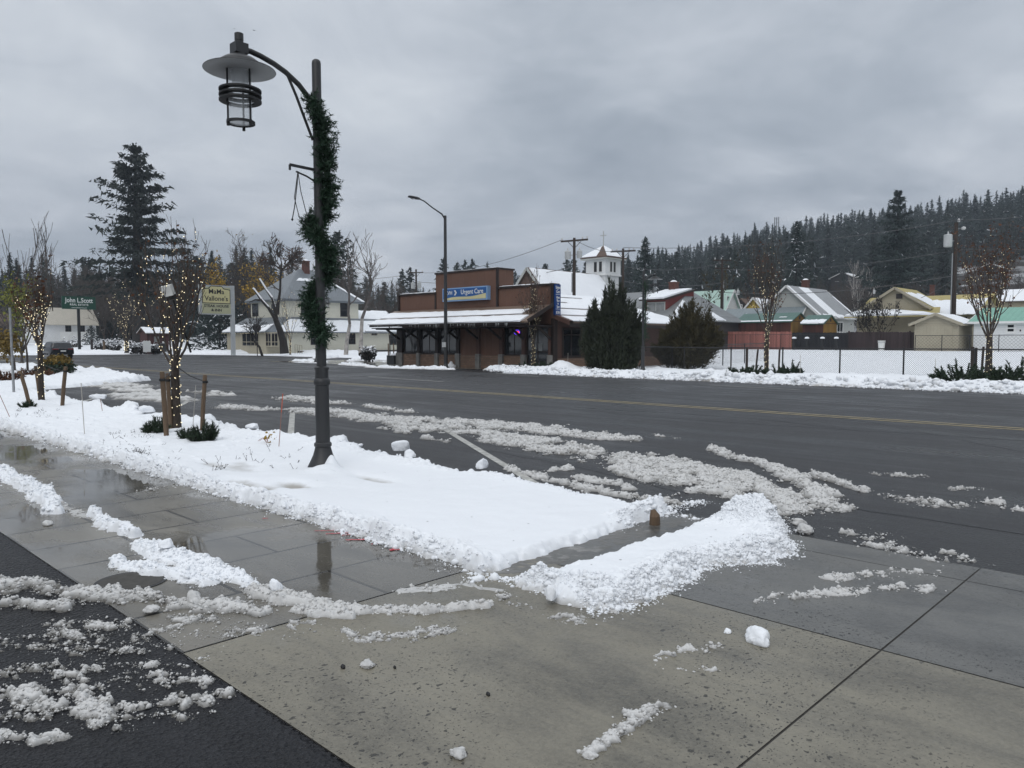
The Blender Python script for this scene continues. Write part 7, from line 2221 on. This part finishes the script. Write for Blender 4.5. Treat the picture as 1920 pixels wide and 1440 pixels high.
M['sign_panel'] = pm('sign_panel_olive_cream', (.40, .40, .26), .06, 1.5, .5)
M['sign_yellow'] = pm('sign_panel_yellow', (.52, .48, .26), .05, 1.5, .5)
M['post_grey'] = pm('post_pale_grey', (.36, .38, .39), .1, 1, .5)
MB().box(x - .2, x + .2, yp - .2, yp + .2, 0, zt + .05).build('post', M['post_grey'], ms)
bd = MB().box(x - .2, x + .2, ya - .12, yp - .21, zz0, zt).build('sign_board', M['post_grey'], ms)
MB().box(x + .2, x + .215, ya + .12, yb - .05, zz0 + .12, zt - .22).build('sign_face', M['sign_panel'], bd)
H = zt - zz0; ym = (ya + yb) / 2 + .03; W_ = yb - ya
z0p, z1p = zz0 + H * .40, zt - .42
def plaque(g, mat, nm, x0, x1):
    pts = [(ya + .22 - g, z0p - g), (yb - .15 + g, z0p - g), (yb - .15 + g, z1p - .1 + g), (ym + W_ * .24 + g, z1p + g), (ym + W_ * .18, z1p + .26 + g), (ym - W_ * .18, z1p + .26 + g), (ym - W_ * .24 - g, z1p + g), (ya + .22 - g, z1p - .1 + g)]
    MB().prism(pts, 'x', x0, x1).build(nm, M[mat], bd)
plaque(.08, 'black_paint', 'plaque_border', x + .215, x + .225); plaque(0, 'sign_yellow', 'plaque', x + .225, x + .235)
text("MaMa", H * .23, M['black_paint'], bd, (x + .24, ym, z0p + (z1p - z0p) * .80), SIDE, 'lettering', .012)
text("Vallone's", H * .23, M['black_paint'], bd, (x + .24, ym, z0p + (z1p - z0p) * .30), SIDE, 'lettering', .012)
text('STEAK HOUSE', H * .125, M['black_paint'], bd, (x + .222, ym, zz0 + H * .29), SIDE, 'lettering', .012, sx=1.1)
text('& INN', H * .125, M['black_paint'], bd, (x + .222, ym, zz0 + H * .15), SIDE, 'lettering', .012, sx=1.1)
# stop sign seen from behind
x, y = dp(482, 86); zc_ = zat(x, y, 615)
ss = thing('road_sign', 'octagonal road sign seen from behind at the junction before the inn porch', 'road sign', (x, y, .1))
MB().bar((x, y, -.1), (x, y, zat(x, y, 590)), .09, .09).build('post', M['dark_wall'], ss)
R8 = .48; MB().prism([(y + R8 * math.cos(PI / 8 + k * PI / 4), zc_ + R8 * math.sin(PI / 8 + k * PI / 4)) for k in range(8)], 'x', x + .05, x + .08).build('plate', M['dark_wall'], ss)
ss.rotation_euler = (0, 0, -.55)
# bare grey sign post at the left edge
b_ = at(26, 736, .08); zt = zat(*b_, 577)
sp = MB().tube([(*b_, -.05), (b_[0] - .03 * RX, b_[1] - .03 * RY, zt)], .036, 4).build('sign_post', M['steel_grey'], origin=(*b_, 0))
tag(sp, 'bare galvanised square post standing in the snow at the left edge', 'post')
sp = MB().tube([(*at(594, 678), 0), (*at(594, 678), .01)], .01, 4)

# ------------------------------------------------------------------ dark SUV driving away
M['car_paint'] = pm('car_dark_paint', (.012, .014, .018), .05, 1, .22, spec=.6)
M['tyre'] = pm('tyre', (.010, .010, .010), .1, 8, .9)
M['tail'] = pm('tail_lamp', (.16, .012, .016), .05, 1, .2)
M['rim'] = pm('rim_metal', (.25, .25, .26), .1, 5, .3, metal=.8)
cxp, cyp = dp(118, 70.5)
car = thing('suv', 'dark grey sport utility car driving away at the far left', 'car', (cxp, cyp, 0))
# x forward is -X; the tail faces +X
Lc, Wc = 4.6, .96
# side outline: distance from the tail, half widths at sill / belt / roof
sec = [(0.0, .82, .55, .95, .90), (.10, .92, .42, 1.02, .95), (.35, .96, .36, 1.08, .98), (1.2, .97, .34, 1.08, .98), (2.4, .97, .34, 1.05, .98), (3.3, .95, .34, 1.0, .96), (4.2, .90, .36, .88, .92), (4.55, .78, .45, .75, .80)]
V = []; F = []
for d, w, z0, z1, wt in sec:
    x = cxp - d
    for (yy, z) in ((-w * .86, z0), (-w, z0 + .14), (-w, z0 + (z1 - z0) * .6), (-w * .95, z1), (w * .95, z1), (w, z0 + (z1 - z0) * .6), (w, z0 + .14), (w * .86, z0)):
        V.append((x, cyp + yy, z))
for i in range(len(sec) - 1):
    for k in range(8): F.append((i * 8 + k, i * 8 + (k + 1) % 8, (i + 1) * 8 + (k + 1) % 8, (i + 1) * 8 + k))
F += [tuple(range(8)), tuple(range(56, 64))]
MB().add(V, F).build('body', M['car_paint'], car, True)
gh = [(0.18, .88, 1.0, .70, 1.02), (.38, .90, 1.02, .74, 1.42), (.75, .90, 1.04, .74, 1.52), (1.9, .90, 1.04, .74, 1.55), (2.5, .90, 1.02, .72, 1.48), (3.2, .88, .99, .80, 1.01)]
V = []; F = []
for d, wb, zb_, wt, zt_ in gh:
    x = cxp - d
    for (yy, z) in ((-wb, zb_), (-wt, zt_), (-wt * .6, zt_ + .035), (wt * .6, zt_ + .035), (wt, zt_), (wb, zb_)): V.append((x, cyp + yy, z))
for i in range(len(gh) - 1):
    for k in range(6): F.append((i * 6 + k, i * 6 + (k + 1) % 6, (i + 1) * 6 + (k + 1) % 6, (i + 1) * 6 + k))
F += [tuple(range(6)), tuple(range(30, 36))]
MB().add(V, F).build('cabin', M['car_paint'], car, True)
MB().add([(cxp - .172, cyp - .72, 1.06), (cxp - .172, cyp + .72, 1.06), (cxp - .355, cyp + .64, 1.40), (cxp - .355, cyp - .64, 1.40)], [(0, 1, 2, 3)]).build('rear_window', M['glass'], car)
for s in (-1, 1):
    MB().box(cxp - .12, cxp + .012, cyp + s * .62 - .24, cyp + s * .62 + .24, .84, .94).build('taillight', M['tail'], car)
    for d in (.85, 3.65):
        yc = cyp + s * .82
        w = MB(); V = []; F = []
        w.prism([(cxp - d + .35 * math.cos(2 * PI * k / 20), .35 + .35 * math.sin(2 * PI * k / 20)) for k in range(20)], 'y', yc - .11, yc + .11)
        wo = w.build('wheel', M['tyre'], car)
        MB().prism([(cxp - d + .22 * math.cos(2 * PI * k / 16), .35 + .22 * math.sin(2 * PI * k / 16)) for k in range(16)], 'y', yc + s * .11 - .01, yc + s * .11 + .01).build('rim', M['rim'], wo)
MB().box(cxp + .002, cxp + .03, cyp - .22, cyp + .22, .66, .78).build('licence_plate', M['sign_white'], car)
MB().box(cxp - .2, cxp + .07, cyp - .86, cyp + .86, .42, .60).build('bumper', M['car_paint'], car)
for s in (-1, 1): MB().box(cxp - 2.75, cxp - 2.6, cyp + s * 1.0 - .1, cyp + s * 1.0 + .1, 1.0, 1.15).build('mirror', M['car_paint'], car)

# ------------------------------------------------------------------ small things
def lump(p, r, seed, label, group=None, m='slush', flat=.62, rough=.35, name='snow_chunk', parent=None):
    bm = bmesh.new(); bmesh.ops.create_icosphere(bm, subdivisions=4, radius=1)
    V = np.array([v.co[:] for v in bm.verts]); F = np.array([[v.index for v in f.verts] for f in bm.faces]); bm.free()
    rs = np.random.RandomState(seed); N_ = rs.randn(15, 3); N_ /= np.linalg.norm(N_, axis=1)[:, None]; hh = .62 + .38 * rs.rand(15)
    dt = V @ N_.T
    cand_ = np.where(dt > .05, hh[None] / np.maximum(dt, .05), 9)
    k_ = 9.0
    rad_ = -np.log(np.exp(-k_ * cand_).sum(1) + np.exp(-k_ * 1.12)) / k_
    n = fbm(V[:, 0] * 1.6 + V[:, 2] + seed, V[:, 1] * 1.6 - V[:, 2] * .7 + seed, seed, 4) - .5
    n2 = fbm(V[:, 0] * 6 + seed, V[:, 1] * 6 + V[:, 2] * 5, seed + 3, 3) - .5
    V = V * (rad_ * (1 + n * rough * 1.2 + n2 * rough * .8))[:, None] * np.array(r)
    V[:, 2] = np.where(V[:, 2] < -.25 * r[2], -.25 * r[2], V[:, 2]) + .22 * r[2]
    o = np_mesh(name, V + np.array(p), F, M[m], smooth=True, origin=p)
    add_dirt_shade(o, (.0 if m == 'snow' else .2) + .15 * (V[:, 2] < r[2] * .2) + n * .4)
    if label: tag(o, label, 'snow chunk', group)
    return o


GS = 'loose chunks of snow'
lump(G3(1417, 1203, .01), (.085, .07, .055), 3, 'single rounded snow chunk lying on the tan concrete at right', GS, 'snow')
lump(G3(1364, 1186, .01), (.022, .02, .018), 4, 'tiny snow lump left of the rounded chunk on the tan concrete', GS, 'snow')
lump(G3(750, 843, .12), (.19, .15, .14), 5, 'big smooth snow boulder on the street edge right of the lamp', GS, 'snow', .8, .22)
lump(G3(768, 856, .10), (.10, .08, .07), 6, 'small snow lump beside the snow boulder', GS, 'snow')
lump(G3(1508, 998, .0), (.10, .085, .06), 8, 'jagged dirty snow chunk on the asphalt past the berm tip', GS, 'slush', rough=.6)
lump(G3(1500, 982, .0), (.07, .07, .045), 9, 'smaller snow chunk behind the jagged dirty one', GS, 'slush', rough=.5)
lump(G3(1032, 1122, .04), (.05, .035, .065), 12, 'upright snow block at the near tip of the berm', GS, 'snow', rough=.3)
lump(G3(687, 1249, .01), (.055, .035, .022), 15, 'flat grey ice chip on the concrete left of centre', GS, 'slush', rough=.5)
lump(G3(858, 1415, .01), (.04, .035, .024), 16, 'grey ice chunk at the bottom edge', GS, 'slush', rough=.4)
lump(G3(1108, 1418, .01), (.03, .03, .02), 17, 'ice lump ending the melting ridge at the bottom', GS, 'slush', rough=.4)
lump(G3(520, 1105, .04), (.05, .04, .06), 18, 'peaked snow lump on the white icy ridge', GS, 'snow', rough=.4)
lump(G3(365, 1128, .02), (.06, .05, .05), 19, 'round slush lump right of the lot edge row', GS, 'slush', rough=.4)
lump(G3(283, 1145, .02), (.06, .045, .03), 20, 'flat slush lump below the lot edge row', GS, 'slush', rough=.4)
lump(G3(312, 1024, .08), (.05, .05, .06), 21, 'small knob on the flat snow slab of the sidewalk', GS, 'snow', rough=.35)
lump(G3(88, 984, .01), (.05, .045, .03), 22, 'lone ice lump in the sidewalk puddle', GS, 'slush', rough=.3)
lump(G3(185, 748, .12), (.35, .2, .13), 23, 'large snow block on the street edge left of the nearest tree', GS, 'snow', rough=.25)
lump(G3(278, 772, .12), (.26, .17, .12), 24, 'snow block on the street edge just left of the nearest stakes', GS, 'snow', rough=.3)
lump(G3(392, 790, .10), (.24, .14, .12), 25, 'snow block on the street edge right of the nearest stakes', GS, 'snow', rough=.3)
lump(G3(475, 803, .10), (.16, .12, .09), 26, 'snow block on the street edge left of the orange tipped marker', GS, 'snow', rough=.3)
lump(G3(905, 877, .08), (.06, .08, .10), 27, 'pointed snow crumb on the far rim of the strip', GS, 'snow', rough=.4)
# loose stones
for (px, py, r_, lab) in ((915, 1303, .013, 'small black stone on the concrete at centre'), (643, 1252, .016, 'dark pebble left of the ice chip'), (740, 1252, .01, 'tiny dark pebble right of the ice chip'), (1190, 1075, .008, 'tiny dark pebble near the berm')):
    lump(G3(px, py, .01), (r_, r_ * .8, r_ * .8), 31, None, m='black_paint', name='pebble')
    tag(bpy.context.scene.objects[-1] if False else [o for o in COL.objects if o.name.startswith('pebble')][-1], lab, 'stone', 'loose pebbles')
# stump of timber sticking out of the snow
b_ = at(1228, 985)
sb = MB().tube([(b_[0], b_[1], -.02), (b_[0] + .01, b_[1] - .02, .09), (b_[0] - .005, b_[1] - .03, .14)], [.05, .045, .02], 8).build('timber_stub', M['stake_wood'], origin=(*b_, 0))
tag(sb, 'brown splintered timber stub poking from the snow by the cleared channel', 'timber')
# utility cover
b_ = at(246, 1090, .008)
mc = thing('manhole_cover', 'dark round utility cover in the wet concrete below the snow slab', 'manhole cover', (*b_, .008))
MB().lathe([(.20, 0), (.20, .005), (.0, .005)], (*b_, .007), 32).build('lid', M['joint'], mc)
MB().ring(.20, .225, 0, .004, (*b_, .007), 32).build('frame', M['steel_black'], mc)
# pink survey paint
M['pink'] = pm('pink_survey_paint', (.50, .055, .075), .3, 20, .5)
mb = MB(); R = random.Random(3)
for (px, py, l, w, a) in ((608, 995, .16, .010, .1), (634, 1000, .20, .016, .2), (668, 1012, .17, .018, .1), (650, 1003, .08, .01, .5), (703, 1020, .06, .012, .2), (740, 1031, .08, .012, .3), (497, 972, .05, .016, .1), (735, 1030, .04, .02, .9)):
    x, y = at(px, py, .01); d = Vector((RX * math.cos(a) + FX * math.sin(a), RY * math.cos(a) + FY * math.sin(a))); n = Vector((-d.y, d.x)) * w
    P = []
    for k in range(9):
        t_ = k / 8 - .5; P.append((Vector((x, y)) + d * l * t_ + n * R.uniform(-.4, .4), n * R.uniform(.4, 1)))
    V = [(*(p - q_), .0115) for p, q_ in P] + [(*(p + q_), .0115) for p, q_ in P[::-1]]
    mb.add(V, [tuple(range(18))])
tag(mb.build('survey_paint', M['pink'], fix=False), 'pink survey paint strokes on the wet sidewalk by the snow edge', kind='structure')
# marker rods
M['rod'] = pm('fibreglass_rod', (.42, .40, .36), .15, 5, .5); M['rod_red'] = pm('orange_rod_tip', (.50, .10, .05), .1, 5, .5); M['rod_rust'] = pm('rusty_rod', (.26, .13, .10), .2, 5, .6)
for (bx, by_, tx, ty, m, tip, lab) in ((159, 818, 155, 718, 'rod', 0, 'thin pale marker rod upright in the snow left of the nearest tree'), (21, 783, 0, 738, 'rod_rust', 0, 'thin rusty marker rod leaning left at the left edge'), (193, 773, 189, 748, 'rod_rust', 0, 'short thin rod far in the snow before the parking bays'), (522, 840, 532, 738, 'rod_rust', 1, 'orange tipped marker rod leaning right in the snow by the bay line'),
                                      (361, 800, 369, 722, 'rod', 0, 'thin pale rod beside the right stake of the nearest tree'), (1064, 690, 1065, 662, 'rod', 0, 'thin pale rod on the far verge before the clinic window'), (1753, 710, 1753, 672, 'rod', 0, 'thin rod on the far verge left of the rusty leaved tree'), (1500, 704, 1500, 665, 'rod', 0, 'thin rod on the far verge right of the lit tree by the fence')):
    x, y = at(bx, by_, .06); f = Vector((x, y)); hd = x * FX + y * FY
    zt = zat(x, y, ty); o_ = (tx - bx) / FPX * hd
    a = Vector((x, y, 0)); b = Vector((x + o_ * RX, y + o_ * RY, zt)); rr_ = .006 if hd < 25 else .011
    if tip:
        t = thing('marker_rod', lab, 'marker rod', (x, y, .06), 'thin marker rods')
        MB().tube([a, a.lerp(b, .68)], rr_, 6).build('shaft', M[m], t); MB().tube([a.lerp(b, .68), b], rr_ * 1.1, 6).build('tip', M['rod_red'], t)
    else: tag(MB().tube([a, b], rr_, 6).build('marker_rod', M[m], origin=(x, y, 0)), lab, 'marker rod', 'thin marker rods')
# box on the nearest tree
x, y = T1[0] - .12, T1[1] - .05; zc_ = zat(x, y, 545)
sp = thing('speaker_box', 'small white box strapped high in the nearest lit tree', 'speaker', (x, y, zc_))
MB().box(x - .10, x + .10, y - .09, y + .09, zc_ - .09, zc_ + .09).build('case', M['white_paint'], sp)
MB().box(x - .03, x + .03, y + .0, y + .12, zc_ - .16, zc_ - .085).build('bracket', M['steel_dark'], sp)
sp.rotation_euler = (.25, .2, -.6)
MB().tube([(x + .02, y + .05, zc_ - .18), (x + .06, y + .05, zc_ - .45), (x + .05, y + .06, zc_ - .8), (x + .1, y + .06, 1.35)], .018, 7).build('conduit', M['wire'], sp, True)
# street-side bits across the junction
x, y = dp(306, 95)
tb = thing('litter_bin', 'dark grey round litter bin beside the red hut', 'bin', (x, y, .3))
MB().lathe([(.36, 0), (.40, .9), (.42, .92), (.42, 1.0), (.2, 1.08), (0, 1.1)], (x, y, .3), 16).build('drum', M['steel_dark'], tb, True)
MB().ring(.40, .44, .86, .93, (x, y, .3), 16).build('rim', M['steel_black'], tb)
x, y = dp(275, 94)
ab = thing('notice_board', 'white scalloped board standing in the snow left of the litter bin', 'sign', (x, y, .3))
MB().prism([(y - .45, .3), (y + .45, .3), (y + .45, 1.6), (y + .3, 1.7), (y + .15, 1.6), (y, 1.7), (y - .15, 1.6), (y - .3, 1.7), (y - .45, 1.6)], 'x', x, x + .06).build('panel', M['sign_white'], ab)
MB().box(x - .4, x, y - .04, y + .04, .25, 1.0).build('strut', M['sign_white'], ab)
for (px, hd, h, lab, m) in ((172, 99, 1.5, 'short dark post left in the snow before the cottage', 'dark_wall'), (195, 99, 1.3, 'short reddish wooden post in the snow before the cottage', 'stake_wood')):
    x, y = dp(px, hd)
    t = thing('bollard_post', lab, 'post', (x, y, .2), 'short posts by the far verge')
    MB().box(x - .12, x + .12, y - .12, y + .12, 0, .3 + h).build('shaft', M[m], t); MB().box(x - .3, x + .3, y - .3, y + .3, .1, .42).build('foot', M[m], t)
for i, (px, hd, r_, lab) in enumerate(((257, 95, .9, 'snow covered round bush left of the white board'), (292, 95.5, .7, 'snow covered bush between board and bin'), (690, 62, .62, 'snow dusted twiggy bush by the side street mouth'), (135, 112, 1.4, 'brown bush before the cottage rail'), (213, 104, 1.3, 'dark snowy hedge bush right of the cottage'), (190, 106, 1.1, 'dark hedge bush right behind the green sign post'))):
    x, y = dp(px, hd)
    V, F = leaf_quads([(x + r_ * .5 * math.cos(k), y + r_ * .5 * math.sin(k), .35 + r_ * .35 * (1 + math.sin(k * 1.7))) for k in range(12)], 420, r_ * .28, .16, 50 + i)
    t = thing('bush', lab, 'shrub', (x, y, .1), 'snowy bushes by the far verge')
    np_mesh('foliage', V, F, M['bark_dark' if i != 3 else 'twig'], t)
    V2 = V.reshape(-1, 4, 3); k = (V2[:, :, 2].mean(1) > .35 + r_ * .45)
    q = V2[k] + np.array((0, 0, .08)); np_mesh('snow', q.reshape(-1, 3), np.arange(len(q) * 4).reshape(-1, 4), M['rsnow'], t)
b_ = dp(740, 54)
t = thing('planter_box', 'dark square planter at the left corner of the clinic', 'planter', (*b_, 0))
MB().box(b_[0] - .4, b_[0] + .4, b_[1] - .4, b_[1] + .4, 0, .62).build('box', M['steel_dark'], t); MB().lathe([(.36, 0), (.3, .1), (0, .14)], (*b_, .62), 10).build('snow', M['rsnow'], t, True)
for (px, lab) in ((728, 'thin brown stake, left of two by the clinic left corner'), (738, 'thin brown stake, right of two by the clinic left corner')):
    x, y = dp(px, 60); stake((x, y, 0), zat(x, y, 644), (0, 0), .05, lab)
x, y = dp(731, 60); zz_ = zat(x, y, 632)
bare_tree('sapling', (x, y, 0), 4.2, 'thin bare sapling between two stakes by the clinic left corner', 61, kids=(7, 4), spread=.6, tr=.05, th=.3, minr=.01)
x, y = onY(1653, 79.9), 79.9
bk = thing('bucket', 'white plastic bucket standing before the dark brown fence', 'bucket', (x, y, .7))
MB().lathe([(.26, .0), (.33, .95), (.36, .96), (.36, 1.02), (.31, 1.02), (.28, .6), (0, .6)], (x, y, .65), 16).build('pail', M['white_paint'], bk, True)
MB().ring(.345, .375, .84, .9, (x, y, .65), 16).build('hoop', M['can_grey'], bk)
# dead stems in the snow
V = []; F = []; mb = MB(); R = random.Random(12)
for k in range(130):
    px, py = R.choice([(R.uniform(190, 290), R.uniform(808, 855)), (R.uniform(190, 290), R.uniform(808, 855)), (R.uniform(20, 110), R.uniform(765, 785)), (R.uniform(300, 560), R.uniform(830, 880)), (R.uniform(240, 270), R.uniform(842, 852))])
    x, y = at(px, py, .12); z = .07
    for e in range(R.randint(1, 3)):
        d = Vector((R.gauss(0, .6), R.gauss(0, .6), R.uniform(.3, 1))).normalized() * R.uniform(.04, .10)
        mb.tube([(x, y, z), Vector((x, y, z)) + d], [.003, .002], 3, 0, False)
        p = Vector((x, y, z)) + d; q = Vector((R.gauss(0, 1), R.gauss(0, 1), R.gauss(0, .4))).normalized() * .018
        mb.add([p - q * .5, p + Vector((0, 0, .008)), p + q], [(0, 1, 2)])
tag(mb.build('dead_stems', M['bark_dark'], fix=False), 'sparse dead plant stems poking through the strip snow', kind='stuff')
b_ = at(503, 828, .1)
t = thing('wilted_plant', 'wilted yellow leaved plant in the snow left of the orange tipped rod', 'plant', (*b_, .08))
mb = MB(); R = random.Random(5)
for k in range(6):
    a = R.uniform(0, 6); mb.tube([(*b_, .06), (b_[0] + .08 * math.cos(a), b_[1] + .08 * math.sin(a), .16), (b_[0] + .15 * math.cos(a), b_[1] + .15 * math.sin(a), .12)], .003, 4, 0, False)
mb.build('stem', M['rod_rust'], t)
V, F = leaf_quads([(b_[0], b_[1], .15)], 24, .06, .028, 4); np_mesh('leaves', V, F, M['yellow_leaf'], t)
# birds
for (px, py, hd, s, lab) in ((489, 57, 40, .16, 'dark bird gliding right above the near lamp'), (452, 54, 42, .10, 'tiny dark bird right over the lamp cap')):
    x, y, z = wp(px, py, hd)
    mb = MB(); b0 = Vector((x, y, z)); u = Vector((RX, RY, 0))
    mb.lathe([(0, -s * .1), (s * .12, 0), (0, s * .1)], b0, 6)
    mb.add([b0, b0 + u * s + Vector((0, 0, -s * .25)), b0 + u * s * .5 + Vector((FX, FY, 0)) * s * .25, b0 - u * s + Vector((0, 0, s * .3)), b0 - u * s * .5 + Vector((FX, FY, 0)) * s * .25], [(0, 1, 2), (0, 3, 4)])
    tag(mb.build('bird', M['black_paint'], origin=(x, y, z)), lab, 'bird', 'birds over the lamp')
# mast on the hill
x, y = dp(1452, 520); zb = g1(x, y); z0, z1 = zat(x, y, 470), zat(x, y, 408)
ct = thing('cell_mast', 'lattice telecom mast rising above the hillside trees', 'mast', (x, y, zb))
MB().tube([(x, y, zb), (x, y, z1)], [.7, .35], 6).build('shaft', M['steel_grey'], ct)
for f in (.72, .84, .96):
    z = z0 + (z1 - z0) * f; r_ = MB()
    for k in range(6):
        a = k * PI / 3; r_.box(x + 1.5 * math.cos(a) - .2, x + 1.5 * math.cos(a) + .2, y + 1.5 * math.sin(a) - .2, y + 1.5 * math.sin(a) + .2, z - 1.2, z + 1.2)
        r_.bar((x, y, z), (x + 1.5 * math.cos(a), y + 1.5 * math.sin(a), z), .12, .12)
    r_.build('antenna_ring', M['steel_grey'], ct)
# ------------------------------------------------------------------ the air
m, nt, b = _new('haze_air'); nt.nodes.remove(b)
vo = nd(nt, 'ShaderNodeVolumePrincipled'); vo.inputs['Color'].default_value = (.76, .86, .98, 1); vo.inputs['Density'].default_value = .00042; vo.inputs['Anisotropy'].default_value = .2
nt.links.new(vo.outputs[0], nt.nodes['Material Output'].inputs['Volume'])
hz = MB().box(-2700, 2700, -2700, 2700, -3, 140).build('haze', m)
tag(hz, 'thin grey air softening the far hillside', kind='stuff')
